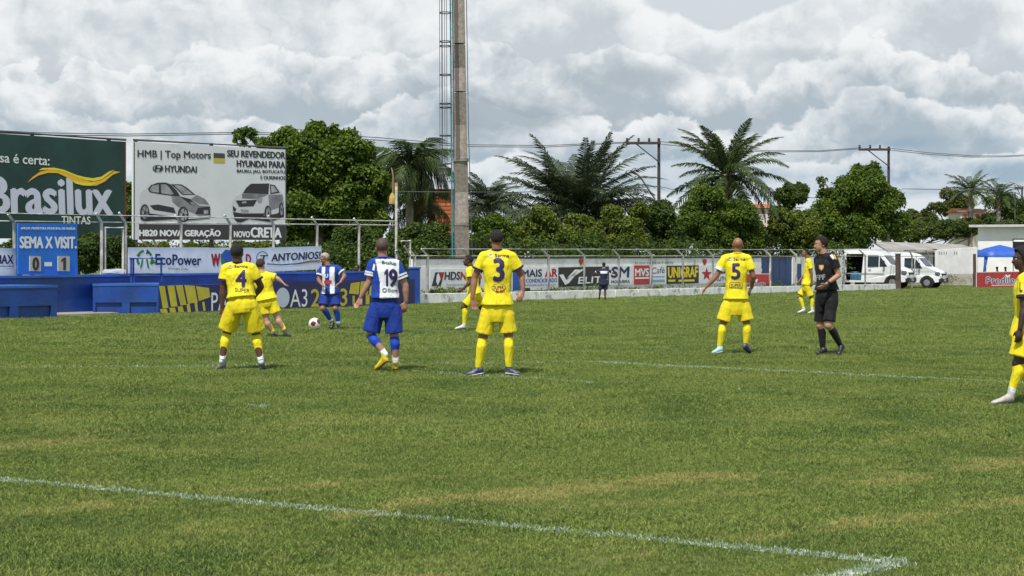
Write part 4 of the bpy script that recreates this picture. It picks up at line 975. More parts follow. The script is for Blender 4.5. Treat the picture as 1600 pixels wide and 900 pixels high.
tp_ = [bm.verts.new(Ms @ p) for p in v_]; bt_ = [bm.verts.new(Ms @ (p - Vector((0, 0, 0.10)))) for p in v_]; bm.faces.new(tp_); bm.faces.new(bt_[::-1])
for k in range(4): bm.faces.new((tp_[k], bt_[k], bt_[(k + 1) % 4], tp_[(k + 1) % 4]))
rf = bm_obj('roof', bm, SHR, t)
for a_, b_, y0_, y1_, m_ in ((1413, 1431, 390, 398, DK), (1458, 1463.5, 389, 424, DK), (1485, 1491.5, 391, 401, DK)):
    A, B = pls.uv(a_, y0_), pls.uv(b_, y1_); bm = bmesh.new(); box(bm, A[0], B[0], -0.04, 0.05, B[1], A[1], Ms); bm_obj('door' if y1_ > 410 else 'window', bm, m_, t)
# white return wall in front of it, right part
plw = Plane(P(1463, 400, 103), P(1528, 400, 105)); o = plw.ground(1463)
t = thing('white_wall', 'pale stained wall with a row of vents between shed and gazebo', 'wall', o)
panel('wall_body', plw, [(1464.5, 428), (1527, 428), (1527, 386), (1464.5, 391)], WW, t, 0.2, 0, o)
for k in range(6):
    x = 1467 + k * 3.6 + (k > 3) * 9; flat('vent', plw, [[(x, 393), (x + 1.5, 393), (x + 1.5, 398), (x, 398)]], CONC, t, -0.01, o)
# lower shed continuing left behind the first van
plq = Plane(P(1290, 400, 103), P(1400, 400, 106)); o = plq.ground(1290); t = thing('low_shed', 'grey roofed lean-to just behind the open van', 'shed', o)
panel('wall', plq, [(1285, 450), (1395, 450), (1395, 398), (1285, 396)], SHW, t, 0.2, 0, o)
bm = bmesh.new(); Mq = Matrix.Translation(-o) @ plq.M; A, B = plq.uv(1283, 391.5), plq.uv(1398, 393.5)
v_ = [Vector((A[0], -0.5, A[1])), Vector((B[0], -0.5, B[1])), Vector((B[0], 2, B[1] + 0.14)), Vector((A[0], 2, A[1] + 0.14))]
tp_ = [bm.verts.new(Mq @ p) for p in v_]; bt_ = [bm.verts.new(Mq @ (p - Vector((0, 0, 0.12)))) for p in v_]; bm.faces.new(tp_); bm.faces.new(bt_[::-1])
for k in range(4): bm.faces.new((tp_[k], bt_[k], bt_[(k + 1) % 4], tp_[(k + 1) % 4]))
bm_obj('roof', bm, SHR, t)

# ================================================================== blue gazebo
gp = P(1562, 400, 109); gp.z = gz(gp.x)
GB = mat('gazebo_blue', (0.012, 0.085, 0.42), rough=0.5, var=0.15, vscale=3)
t = thing('gazebo', 'blue pop up gazebo tent behind the red board', 'gazebo', gp)
zs = EYE - (401 - HOR) / F * 109 - gp.z; zm = EYE - (391 - HOR) / F * 109 - gp.z; zp = EYE - (382.5 - HOR) / F * 109 - gp.z; h = 1.27
c = [Vector((-h, -h, 0)), Vector((h, -h, 0)), Vector((h, h, 0)), Vector((-h, h, 0))]
bm = bmesh.new()
rings = [(1.06, zs - 0.04), (1.03, zm - 0.12), (0.62, zm + 0.12), (0.22, zp - 0.08)]; vr = []
for s, z in rings:
    ring = []
    for k in range(4):
        a, b = c[k], c[(k + 1) % 4]
        for f in (0, 0.25, 0.5, 0.75):
            p = (a + (b - a) * f) * s; sag = math.sin(f * math.pi) * (0.05 if z > zs else 0); ring.append(bm.verts.new((p.x, p.y, z - sag)))
    vr.append(ring)
top = bm.verts.new((0, 0, zp))
for a, b in zip(vr, vr[1:]):
    for k in range(16): bm.faces.new((a[k], a[(k + 1) % 16], b[(k + 1) % 16], b[k]))
for k in range(16): bm.faces.new((vr[-1][k], vr[-1][(k + 1) % 16], top))
cn = bm_obj('canopy', bm, GB, t, smooth=True); sd = cn.modifiers.new('solid', 'SOLIDIFY'); sd.thickness = 0.012
for k in range(4):
    bm = bmesh.new(); tube(bm, [(c[k].x * 1.0, c[k].y, -0.02), (c[k].x * 1.0, c[k].y, zs + 0.1)], 0.03, 6); bm_obj('leg', bm, mat('gazebo_steel', (0.25, 0.26, 0.28), 0.4, 0.5), t)
for k in (0, 3):                       # gathered side curtains tied round the left legs
    bm = bmesh.new(); x, y = c[k].x, c[k].y
    tube(bm, [(x + 0.02, y, zs + 0.02), (x - 0.02, y, zs - 0.4), (x - 0.10, y, zs - 0.9), (x - 0.16 + 0.12 * (k == 3), y, 0.25)], [0.13, 0.10, 0.07, 0.09], 9); bm_obj('side_curtain', bm, GB, t, smooth=True)
# ================================================================== people
def evald(bm, vox, smooth=3, fac=0.5, name='m'):
    me = bpy.data.meshes.new(name); bm.to_mesh(me); bm.free()
    o = bpy.data.objects.new(name, me); COL.objects.link(o)
    r = o.modifiers.new('r', 'REMESH'); r.mode = 'VOXEL'; r.voxel_size = vox; r.use_smooth_shade = True
    if smooth: s = o.modifiers.new('s', 'SMOOTH'); s.iterations = smooth; s.factor = fac
    dg = bpy.context.evaluated_depsgraph_get(); res = bpy.data.meshes.new_from_object(o.evaluated_get(dg))
    bpy.data.objects.remove(o); bpy.data.meshes.remove(me); res.name = name
    return res
def put(me, name, m, parent):
    me.name = name; return link(name, me, m, parent)
def cloth(name, rgb, dark=0.82):
    """knitted sports cloth: soft creases in the relief, faint weave, no painted shade"""
    if name in MATS: return MATS[name]
    m = bpy.data.materials.new(name); m.use_nodes = True; nt = m.node_tree; b = nt.nodes['Principled BSDF']
    b.inputs['Roughness'].default_value = 0.72; b.inputs['Specular IOR Level'].default_value = 0.3
    b.inputs['Sheen Weight'].default_value = 0.04
    tc = nt.nodes.new('ShaderNodeTexCoord').outputs['Object']; mp = nt.nodes.new('ShaderNodeMapping'); mp.inputs['Scale'].default_value = (7, 7, 3.2)
    nt.links.new(tc, mp.inputs[0]); f = e_noise(nt, mp.outputs[0], 1.3, 3, 0.5, dist=1.2)
    bn = nt.nodes.new('ShaderNodeBump'); bn.inputs['Strength'].default_value = 0.75; bn.inputs['Distance'].default_value = 0.04
    dmp = e_noise(nt, tc, 5.0, 4, 0.6); nt.links.new(e_mix(nt, dmp.ss(0.45, 0.75) * 0.4, rgb, tuple(c * 0.86 for c in rgb)), b.inputs['Base Color'])
    nt.links.new(f.v, bn.inputs['Height']); nt.links.new(bn.outputs[0], b.inputs['Normal'])
    MATS[name] = m; return m
def skin(name, rgb):
    m = mat(name, rgb, rough=0.5, var=0.12, vscale=9); b = m.node_tree.nodes['Principled BSDF']; b.inputs['Subsurface Weight'].default_value = 0.08; b.inputs['Subsurface Scale'].default_value = 0.01
    return m
YCL = cloth('shirt_yellow', (0.76, 0.65, 0.014)); YCS = cloth('shorts_yellow', (0.71, 0.59, 0.012)); YSK = cloth('sock_yellow', (0.78, 0.67, 0.015))
NCL = cloth('trim_navy', (0.02, 0.012, 0.07)); BCL = cloth('shirt_blue', (0.008, 0.045, 0.30)); BSH = cloth('shorts_blue', (0.006, 0.032, 0.24)); BSK = cloth('sock_blue', (0.010, 0.055, 0.42)); WCL = cloth('cloth_white', (0.68, 0.71, 0.74))
KCL = cloth('cloth_black', (0.006, 0.006, 0.008)); LBL = cloth('sleeve_light_blue', (0.015, 0.08, 0.42))
GRY = cloth('cloth_grey', (0.32, 0.33, 0.35))

def torso_rings(J, g, t0=-0.25, t1=1.0, kx=1.0, ky=1.0, fwd=None, hemflare=0.0):
    """rings from the crotch (t<0) to the neck base, half widths in metres grown by g"""
    hip = (J['hl'] + J['hr']) / 2; sh = (J['sl'] + J['sr']) / 2
    hv = (J['hr'] - J['hl']).normalized(); sv = (J['sr'] - J['sl']).normalized()
    up = (sh - hip); Lt = up.length; up.normalize()
    bend = J.get('bend', Vector((0, 0, 0)))
    prof = [(-0.25, .135, .105), (-0.12, .165, .120), (0.0, .170, .122), (0.15, .155, .112), (0.32, .138, .100), (0.5, .145, .104), (0.68, .162, .112), (0.84, .172, .110), (0.93, .160, .095), (1.0, .125, .078), (1.06, .075, .062)]
    k = J['k']; rs = []; ts = [p[0] for p in prof]
    def at(t): return (t, float(np.interp(t, ts, [p[1] for p in prof])), float(np.interp(t, ts, [p[2] for p in prof])))
    use = [at(t0)] + [p for p in prof if t0 + 0.03 < p[0] <= t1 + 1e-6]
    for t, a, b in use:
        f = max(0, min(1, t)); u = (hv * (1 - f) + sv * f).normalized(); c = hip + up * (Lt * t) + bend * (math.sin(f * math.pi))
        v = up.cross(u).normalized(); u = v.cross(up).normalized()
        fl = hemflare * max(0.0, 1 - max(0, t - t0) / 0.35)
        rs.append((c, u, v, a * k * kx + g + fl, b * k * ky + g * 1.1 + fl))
    return rs
def build_hand(bm, wrist, tip, thumb_dir, k, curl=0.35):
    """palm, four fingers of unequal length with a bend, thumb from the side of the palm"""
    d = (tip - wrist).normalized(); th = (thumb_dir - d * thumb_dir.dot(d)).normalized(); nrm = d.cross(th).normalized()
    L = 0.185 * k; palm_end = wrist + d * (L * 0.50)
    capsule(bm, wrist - d * 0.01, palm_end - d * 0.012, 0.028 * k, 0.040 * k, 12, flat=nrm, fr=0.46)
    for i, (off, ln) in enumerate(((0.030, 0.88), (0.010, 1.0), (-0.010, 0.95), (-0.029, 0.74))):
        b0 = palm_end + th * (off * k) - d * 0.012; fl = L * 0.47 * ln; r = 0.0098 * k
        d1 = (d + th * off * 2.5 + nrm * curl * 0.3).normalized(); m1 = b0 + d1 * fl * 0.5; d2 = (d1 + nrm * curl * (1 + 0.25 * i)).normalized(); m2 = m1 + d2 * fl * 0.3; d3 = (d2 + nrm * curl).normalized()
        capsule(bm, b0, m1, r * 1.1, r, 8); capsule(bm, m1, m2, r, r * 0.95, 8); capsule(bm, m2, m2 + d3 * fl * 0.24, r * 0.95, r * 0.8, 8)
    t0 = wrist + d * L * 0.16 + th * 0.024 * k; t1 = t0 + (d * 0.7 + th * 0.75).normalized() * 0.040 * k; t2 = t1 + (d + th * 0.22 + nrm * 0.2).normalized() * 0.034 * k
    capsule(bm, t0, t1, 0.0135 * k, 0.011 * k, 8); capsule(bm, t1, t2, 0.011 * k, 0.009 * k, 8)

def person(label, foot, J, look=(0, 1), face=(0, 1), skin_m=None, shirt=None, shorts=None, socks=None, boots=None, hair=None, hairfn='short',
           vox=0.0090, s_over=None, cuff=None, hem=-0.16, sleeve=0.62, sleeve_r=0.078, short_len=0.80, sock_top=0.10, sock_bot=1.0, white_ankle=None,
           number=None, extras=None, feet=None, thumb=None, deform=None, short_r=(0.122, 0.114), eyes=False, flare=0.032, beard=None, kbody=1.0, curl=0.35):
    fx, fy = foot; Y = GY(fx, fy) if s_over is None else s_over; s = F / Y
    gx = (fx - 800) / F * Y; base = Vector((gx, Y, gz(gx)))
    def p3(q):
        px, py = q[0], q[1]; dy = q[2] if len(q) > 2 else 0.0
        w = P(px, py, Y + dy); return w - base
    A = {k: p3(v) for k, v in J.items()}
    k = kbody; A['k'] = k
    root = thing('person', label, 'person', base)
    fv = Vector((face[0], face[1], 0)).normalized()
    # ---------------- body
    bm = bmesh.new()
    loft(bm, torso_rings(A, 0.0), 18)
    head = A['head']; neck = A['neck']; hs = A['k'] * 1.0
    capsule(bm, neck - Vector((0, 0, 0.03)), head - Vector((0, 0, 0.035)) - fv * 0.012, 0.066 * k, 0.060 * k, 14)
    for q in ('sl', 'sr'): capsule(bm, neck - Vector((0, 0, 0.035)), A[q] + Vector((0, 0, -0.002)), 0.040 * k, 0.052 * k, 12)      # trapezius to deltoid
    lk = Vector((face[0], face[1], face[2] if len(face) > 2 else 0)).normalized(); rx = lk.cross(Vector((0, 0, 1))).normalized(); upv = rx.cross(lk).normalized()
    rot = Matrix((rx, lk, upv)).transposed()
    hh = lambda x, y, z: head + rot @ (Vector((x, y, z)) * k)
    ball(bm, hh(0, -0.012, 0.028), (0.077 * k, 0.096 * k, 0.090 * k), rot, 18)
    ball(bm, hh(0, 0.028, -0.028), (0.063 * k, 0.066 * k, 0.088 * k), rot, 14)
    ball(bm, hh(0, 0.055, -0.080), (0.036 * k, 0.034 * k, 0.030 * k), rot, 10)
    capsule(bm, hh(0, 0.090, 0.012), hh(0, 0.106, -0.022), 0.009 * k, 0.016 * k, 8)       # nose
    capsule(bm, hh(-0.03, 0.082, 0.030), hh(0.03, 0.082, 0.030), 0.012 * k, 0.012 * k, 8)  # brow
    capsule(bm, hh(-0.016, 0.086, -0.052), hh(0.016, 0.086, -0.052), 0.010 * k, 0.010 * k, 8)  # lips
    for sg in (-1, 1): ball(bm, hh(sg * 0.078, -0.012, -0.006), (0.011 * k, 0.020 * k, 0.032 * k), rot, 8)
    for a, e, w, h_, si in (('sl', 'el', 'wl', 'dl', -1), ('sr', 'er', 'wr', 'dr', 1)):
        if e not in A: continue
        capsule(bm, A[a], A[e], 0.058 * k, 0.043 * k); ball(bm, A[e], 0.042 * k)
        mid = A[e] + (A[w] - A[e]) * 0.3; capsule(bm, A[e], mid, 0.041 * k, 0.044 * k); capsule(bm, mid, A[w], 0.044 * k, 0.027 * k)
        tdir = Vector((thumb or {}).get(h_, (-si * 0.3, 0.9, 0.0)))
        build_hand(bm, A[w], A[h_], tdir, k, curl)
    for a, e, w, si in (('hl', 'kl', 'al', -1), ('hr', 'kr', 'ar', 1)):
        capsule(bm, A[a], A[e], 0.078 * k, 0.060 * k); ball(bm, A[e] + fv * 0.012, 0.058 * k)
        ax = (A[w] - A[e]); bk = (A[a] - A[e]).normalized() + (A[w] - A[e]).normalized(); calf = A[e] + ax * 0.30 - Vector((look[0], look[1], 0)).normalized() * 0.022
        capsule(bm, A[e], calf, 0.052 * k, 0.060 * k); capsule(bm, calf, A[w], 0.060 * k, 0.036 * k)
    fdefs = []
    for w, q in (('al', 'tl'), ('ar', 'tr')):
        heel, toe = A['h' + q], A[q]
        capsule(bm, A[w], heel + Vector((0, 0, 0.050)) + (toe - heel) * 0.15, 0.034 * k, 0.026 * k, 10); capsule(bm, heel + (toe - heel) * 0.2 + Vector((0, 0, 0.038)), heel + (toe - heel) * 0.75 + Vector((0, 0, 0.024)), 0.024 * k, 0.014 * k, 10)
        fdefs.append((A[w], heel, toe))
    me = evald(bm, vox, 2); put(me, 'body', skin_m, root)
    # ---------------- shorts
    if shorts:
        bm = bmesh.new(); loft(bm, torso_rings(A, 0.012, -0.25, 0.33), 20)
        for a, e in (('hl', 'kl'), ('hr', 'kr')):
            d = A[e] - A[a]; side_ = (A[a] - (A['hl'] + A['hr']) / 2).normalized() * 0.004
            u, v = frame(d); n_ = [(0.0, short_r[0] * 0.82), (0.25, short_r[0] * 0.90), (0.6, short_r[1] * 0.93), (1.0, short_r[1])]
            rg = [(A[a] - d.normalized() * 0.07, u, v, 0.085 * k, 0.085 * k)]
            for f, r in n_: rg.append((A[a] + d * (short_len * f) + side_, u, v, r * k, r * k * 0.96))
            loft(bm, rg, 18)
        me = evald(bm, 0.010, 3)
        _wr(me, 0.010, 3.6, 1.3, seed=fx); put(me, 'shorts', shorts, root)
    # ---------------- shirt
    if shirt:
        bm = bmesh.new(); rg = torso_rings(A, 0.020, hem, 1.0, hemflare=flare)
        loft(bm, rg, 22)
        for q in ('sl', 'sr'):
            capsule(bm, neck - Vector((0, 0, 0.048)), A[q] + Vector((0, 0, 0.002)), 0.078 * k, 0.070 * k, 14)
        ends = []
        for a, e in (('sl', 'el'), ('sr', 'er')):
            if e not in A: continue
            d = A[e] - A[a]; u, v = frame(d)
            rg = [(A[a] - d.normalized() * 0.02, u, v, 0.062 * k, 0.062 * k)]
            for f in (0.15, 0.5, 1.0): rg.append((A[a] + d * (sleeve * f), u, v, (0.070 + (sleeve_r - 0.070) * f) * k, (0.070 + (sleeve_r - 0.070) * f) * k))
            loft(bm, rg, 16); ends.append((A[a] + d * sleeve, d.normalized()))
        me = evald(bm, 0.010, 3); _wr(me, 0.011, 3.2, 2.2, seed=fx + 3)
        so = put(me, 'shirt', shirt, root)
        bm = bmesh.new(); c0 = neck + Vector((0, 0, -0.004)); tube(bm, [c0 + Vector((math.cos(a) * 0.074, math.sin(a) * 0.070, -0.01 * math.sin(a) * fv.y)) * k for a in np.linspace(0, 2 * math.pi, 18)], 0.010, 6)
        bm_obj('collar', bm, cuff or (shirt[0] if isinstance(shirt, list) else shirt), root, smooth=True)
        if cuff:
            for c, d in ends:
                u, v = frame(d); bm = bmesh.new(); r = (sleeve_r + 0.004) * k; loft(bm, [(c - d * 0.022, u, v, r, r), (c + d * 0.006, u, v, r * 1.01, r * 1.01)], 20); bm_obj('cuff', bm, cuff, root, smooth=True)
        deco = BVHTree.FromPolygons([v.co for v in me.vertices], [p.vertices for p in me.polygons])
    else: deco = None; so = None
    # ---------------- socks and boots
    for e, w in (('kl', 'al'), ('kr', 'ar')):
        if not socks: break
        d = A[w] - A[e]; calf = A[e] + d * 0.30 - Vector((look[0], look[1], 0)).normalized() * 0.022
        bm = bmesh.new(); st_ = A[e] + (calf - A[e]) * min(1.0, sock_top / 0.30) if sock_top < 0.30 else A[e] + d * sock_top
        if sock_top < 0.30: capsule(bm, st_, calf, 0.060 * k, 0.066 * k)
        end = A[e] + d * sock_bot
        capsule(bm, calf if sock_top < 0.30 else st_, end, (0.066 if sock_top < 0.30 else 0.052) * k, (0.043 + 0.01 * (1 - sock_bot)) * k)
        put(evald(bm, 0.009, 2), 'sock', socks, root)
        if white_ankle:
            bm = bmesh.new(); capsule(bm, A[e] + d * (sock_bot - 0.02), A[w] + d.normalized() * 0.02, 0.046 * k, 0.042 * k); put(evald(bm, 0.009, 2), 'ankle_sock', white_ankle, root)
    if boots:
        for i, (an, heel, toe) in enumerate(fdefs):
            bmat = boots[i] if isinstance(boots, list) else boots
            d = toe - heel; L = d.length; dn = d.normalized(); sv = dn.cross(Vector((0, 0, 1))).normalized(); uv_ = sv.cross(dn).normalized()
            bm = bmesh.new(); rg = []
            for f, wd, hh_, zc in ((-0.04, .020, .020, .035), (0.0, .034, .040, .042), (0.18, .039, .050, .050), (0.38, .036, .040, .042), (0.60, .043, .030, .031), (0.82, .043, .024, .025), (0.96, .030, .018, .020), (1.0, .014, .010, .016)):
                rg.append((heel + dn * L * f + uv_ * zc * k, sv, uv_, wd * k, hh_ * k))
            loft(bm, rg, 14); capsule(bm, heel + dn * L * 0.12 + uv_ * 0.05, an, 0.042 * k, 0.044 * k)
            b_ = put(evald(bm, 0.008, 2), 'boot', bmat[0] if isinstance(bmat, tuple) else bmat, root)
            bm = bmesh.new(); rg = []
            for f, wd in ((-0.03, .018), (0.05, .034), (0.2, .037), (0.4, .031), (0.62, .043), (0.85, .041), (0.98, .020)): rg.append((heel + dn * L * f + uv_ * 0.006 * k, sv, uv_, wd * k, 0.009))
            loft(bm, rg, 10); bm_obj('sole', bm, bmat[1] if isinstance(bmat, tuple) else SOLE, b_)
    # ---------------- hair
    if hair:
        bm = bmesh.new()
        g = {'short': 0.006, 'fuller': 0.016, 'afro': 0.030, 'fade': 0.003}[hairfn]
        ball(bm, hh(0, -0.014, 0.036), ((0.080 + g) * k, (0.098 + g) * k, (0.090 + g) * k), rot, 20)
        me = evald(bm, 0.007, 1); b2 = bmesh.new(); b2.from_mesh(me)
        Mi = rot.inverted(); kill = []
        for v in b2.verts:
            q = Mi @ (v.co - head) / k; y_, z_ = q.y, q.z
            low_ = {'short': -0.035, 'fuller': -0.05, 'afro': -0.045, 'fade': 0.005}[hairfn] + (0.055 if abs(q.x) > 0.05 and y_ > -0.045 else 0) * (0.9 if hairfn != 'afro' else 0.5)
            lim = low_ if y_ < 0.02 else low_ + (y_ - 0.02) * 2.2 + 0.03
            lim += mnoise.noise(v.co * 60) * 0.006
            if z_ < lim: kill.append(v)
            else: v.co += v.normal * (mnoise.noise(v.co * 90) * 0.004 * (2.4 if hairfn in ('afro', 'fuller') else 1))
        bmesh.ops.delete(b2, geom=kill, context='VERTS'); b2.to_mesh(me); b2.free(); put(me, 'hair', hair, root)
    if beard:
        bm = bmesh.new(); ball(bm, hh(0, 0.044, -0.068), (0.058 * k, 0.052 * k, 0.044 * k), rot, 14); bm_obj('beard', bm, beard, root, smooth=True)
    if eyes:
        for sg in (-1, 1):
            bm = bmesh.new(); ball(bm, hh(sg * 0.028, 0.077, 0.010), 0.0105 * k, rot, 8); ey = bm_obj('eye', bm, EYEW, root, smooth=True)
            bm = bmesh.new(); ball(bm, hh(sg * 0.028, 0.084, 0.010), 0.0058 * k, rot, 8); bm_obj('iris', bm, INK, ey, smooth=True)
            bm = bmesh.new(); capsule(bm, hh(sg * 0.014, 0.093, 0.034), hh(sg * 0.042, 0.082, 0.034), 0.0045 * k, 0.0035 * k, 6); bm_obj('eyebrow', bm, hair or INK, root, smooth=True)
        bm = bmesh.new(); capsule(bm, hh(-0.018, 0.095, -0.052), hh(0.018, 0.095, -0.052), 0.004 * k, 0.004 * k, 6); bm_obj('mouth', bm, mat('lips', (0.16, 0.05, 0.04)), root, smooth=True)
    # ---------------- things printed on the cloth
    def project(nm, V, Fc, m, tree=None, off=0.006, maxedge=0.03, shade=False):
        """V: photo pixel positions; laid onto the cloth along the line of sight"""
        tree = tree or deco; b3 = bmesh.new(); vs = [b3.verts.new((x, 0, y)) for x, y in V]
        for f in Fc:
            try: b3.faces.new([vs[i] for i in f])
            except ValueError: pass
        bmesh.ops.triangulate(b3, faces=b3.faces[:])
        for _ in range(4):
            lg = [e for e in b3.edges if e.calc_length() > maxedge * s]
            if not lg: break
            bmesh.ops.subdivide_edges(b3, edges=lg, cuts=1); bmesh.ops.triangulate(b3, faces=b3.faces[:])
        eye = Vector((0, 0, EYE)) - base; bad = []
        for v in b3.verts:
            tgt = P(v.co.x, v.co.z, Y) - base; dr = (tgt - eye).normalized(); hit = tree.ray_cast(tgt - dr * 1.2, dr)
            if hit[0] is None: bad.append(v)
            else: v.co = hit[0] - dr * off
        bmesh.ops.delete(b3, geom=bad, context='VERTS')
        return bm_obj(nm, b3, m, root)
    def text(sx, x0, y0, x1, y1, m, tilt=0.0, bold=0.0, nm='lettering'):
        vs, fs = text_mesh(sx, 0.0); H = (y1 - y0); tt = bold * H
        for j, (du, dv) in enumerate([(0, 0)] if bold <= 0 else [(-tt, 0), (tt, 0), (0, tt * .8), (0, -tt * .8), (-tt * .5, tt * .4), (tt * .5, -tt * .4)]):
            V = [(x0 + (x1 - x0) * a + du, y1 + (y0 - y1) * b + tilt * a + dv) for a, b in vs]
            yield V, fs, m, nm, 0.006 + 0.0008 * j
    def do_text(*a, **kw):
        V, Fc = [], []
        parts_ = list(text(*a, **kw))
        for V_, f_, m_, nm_, off in parts_:
            n = len(V); V += V_; Fc += [tuple(i + n for i in f) for f in f_]
        # several shifted copies joined; each sits a hair further out
        b3o = None
        objs = [project(nm_, V_, f_, m_, off=off) for V_, f_, m_, nm_, off in parts_]
        if len(objs) > 1:
            b = bmesh.new()
            for ob in objs: b.from_mesh(ob.data)
            b.to_mesh(objs[0].data); b.free()
            for ob in objs[1:]: bpy.data.objects.remove(ob)
        return objs[0]
    if extras: extras(dict(text=do_text, poly=lambda nm, pts, m, off=0.005: project(nm, pts, [tuple(range(len(pts)))], m, off=off), A=A, root=root, shirt=so, base=base, Y=Y, s=s, hh=hh, k=k))
    return root
def _wr(me, amp, fx_, fz_, seed=0.0):
    """soft folds in cloth"""
    n = len(me.vertices); co = np.empty(n * 3, np.float32); me.vertices.foreach_get('co', co); co = co.reshape(-1, 3)
    no = np.empty(n * 3, np.float32); me.vertex_normals.foreach_get('vector', no); no = no.reshape(-1, 3)
    d = np.array([mnoise.noise(Vector((c[0] * fx_ * 2.2 + seed, c[1] * fx_ * 2.2, c[2] * fz_ * 2.2 + 0.6 * c[0]))) + 0.6 * mnoise.noise(Vector((c[0] * fx_ * 5 + seed, c[1] * fx_ * 5, c[2] * fz_ * 3.5))) for c in co])
    co = co + no * (d[:, None] * amp); me.vertices.foreach_set('co', co.astype(np.float32).ravel()); me.update()
def recolor(so, m2, test):
    """second cloth colour on the panels of a jersey (faces picked by their place on the garment)"""
    me = so.data
    for m in (m2 if isinstance(m2, list) else [m2]): me.materials.append(m)
    for p in me.polygons:
        t = test(p.center)
        if t: p.material_index = int(t)
SOLE = mat('boot_sole', (0.03, 0.03, 0.035), rough=0.7); EYEW = mat('eye_white', (0.6, 0.58, 0.55), rough=0.3)
NUMB = mat('number_navy', (0.025, 0.012, 0.10), rough=0.6); SPON = mat('sponsor_dark', (0.05, 0.035, 0.05), rough=0.6); CRWH = mat('crest_white', (0.62, 0.62, 0.58), rough=0.6)
H_BLK = mat('hair_black', (0.010, 0.008, 0.007), rough=0.8, var=0.4, vscale=60, bump=0.6, bscale=220); H_BRN = mat('hair_brown', (0.05, 0.028, 0.018), rough=0.8, var=0.4, vscale=60, bump=0.6, bscale=220); H_FADE = mat('hair_faded', (0.075, 0.045, 0.035), rough=0.7, var=0.25, vscale=50); H_BLD = mat('hair_bleached', (0.36, 0.31, 0.25), rough=0.7, var=0.25, vscale=60)
B_WH = mat('boot_white', (0.60, 0.60, 0.60), 0.45); B_BK = mat('boot_black', (0.012, 0.012, 0.015), 0.4); B_YL = mat('boot_yellow', (0.70, 0.58, 0.02), 0.4, var=0.2, vscale=12); B_NV = mat('boot_navy', (0.03, 0.03, 0.10), 0.45, stain=(0.6, 0.6, 0.65), sscale=9); B_GR = mat('boot_grey', (0.10, 0.10, 0.10), 0.6, stain=(0.5, 0.5, 0.5), sscale=14); B_TQ = mat('boot_turquoise', (0.35, 0.58, 0.60), 0.45, var=0.2, vscale=10)
SKA = dict(dark=skin('skin_dark', (0.085, 0.038, 0.022)), vdark=skin('skin_very_dark', (0.050, 0.024, 0.016)), brown=skin('skin_brown', (0.25, 0.12, 0.070)), tan=skin('skin_tan', (0.36, 0.19, 0.125)), light=skin('skin_light', (0.46, 0.26, 0.18)), mid=skin('skin_mid', (0.20, 0.095, 0.055)))

# ---- yellow number 3, back to the camera
def ex3(c):
    c['text']('3', 772, 404, 787, 439, NUMB, bold=0.05); c['text']('Serma', 773, 396.5, 795.5, 401.5, SPON, bold=0.04); c['text']('Q', 763, 396.5, 770.5, 402.5, CRWH, bold=0.08)
    c['poly']('sponsor_patch', ellipse(779, 449.5, 11, 6.5, 18), SPON, 0.005); c['poly']('sponsor_patch', ellipse(779, 449.5, 10, 5.6, 18), YL2, 0.0065); c['text']('SUPER', 771, 446.5, 787, 452, SPON, bold=0.03)
    c['text']('Sol', 775, 452.5, 788, 457.5, REDP, bold=0.05, tilt=-1)
person('player in yellow with number 3 on his back, standing legs apart', (772, 587), dict(
    head=(775.8, 374.5), neck=(776.5, 391), sl=(756, 400.5), sr=(799, 400.5), el=(741.5, 434, .02), wl=(738, 466, -.03), dl=(742, 487, -.05), er=(815.5, 431, .06), wr=(817, 454, .0), dr=(811, 469, -.08),
    hl=(765.5, 483), hr=(789, 483), kl=(754.5, 528), kr=(795, 526), al=(747.5, 574), ar=(795, 573), htl=(755, 583.5), tl=(729.5, 588.0, -.03), htr=(790, 583.5), tr=(812.5, 586.0, -.03)),
    look=(0, 1), face=(-0.15, 1), skin_m=SKA['brown'], shirt=YCL, shorts=YCS, socks=YSK, boots=[(B_NV, B_WH), (B_NV, B_WH)], hair=H_BLK, cuff=NCL, extras=ex3, hem=0.08, short_len=0.86, sock_top=0.06, thumb={'dl': (0.9, 0.3, 0), 'dr': (-0.9, -0.2, 0)})
# ---- yellow number 4
def ex4(c):
    c['text']('4', 368.5, 422, 384.5, 448, NUMB, bold=0.035); c['text']('Serma', 366, 414, 387, 418.5, SPON, bold=0.04); c['text']('Q', 356.5, 414, 363, 419, CRWH, bold=0.08)
    c['text']('SUPER', 367, 449.5, 390, 455.5, SPON, tilt=2)
person('player in yellow with number 4 on his back, crouching slightly', (378, 579), dict(
    head=(370.5, 396), neck=(372, 410), sl=(353, 419.5), sr=(393.5, 419.5), el=(348.5, 450, 0), wl=(347, 479, 0), dl=(347.5, 499, 0), er=(408, 448, .05), wr=(398, 463, .30), dr=(392, 470, .36),
    hl=(367, 476, -.05), hr=(390, 476, -.05), kl=(354.5, 521, .08), kr=(400.5, 523, .08), al=(347.5, 562), ar=(407.5, 563), htl=(353, 575.0), tl=(335.5, 579.5, .0), htr=(408, 576), tr=(413, 578.8, .16)),
    look=(0.1, 1), face=(0.1, 1), skin_m=SKA['dark'], shirt=YCL, shorts=YCS, socks=YSK, boots=(B_GR, SOLE), hair=H_BLK, cuff=NCL, extras=ex4, hem=0.20, short_len=0.84, short_r=(0.130, 0.135), sock_top=0.06, sock_bot=0.74, white_ankle=WCL, kbody=0.97, thumb={'dl': (0.9, 0.3, 0)})
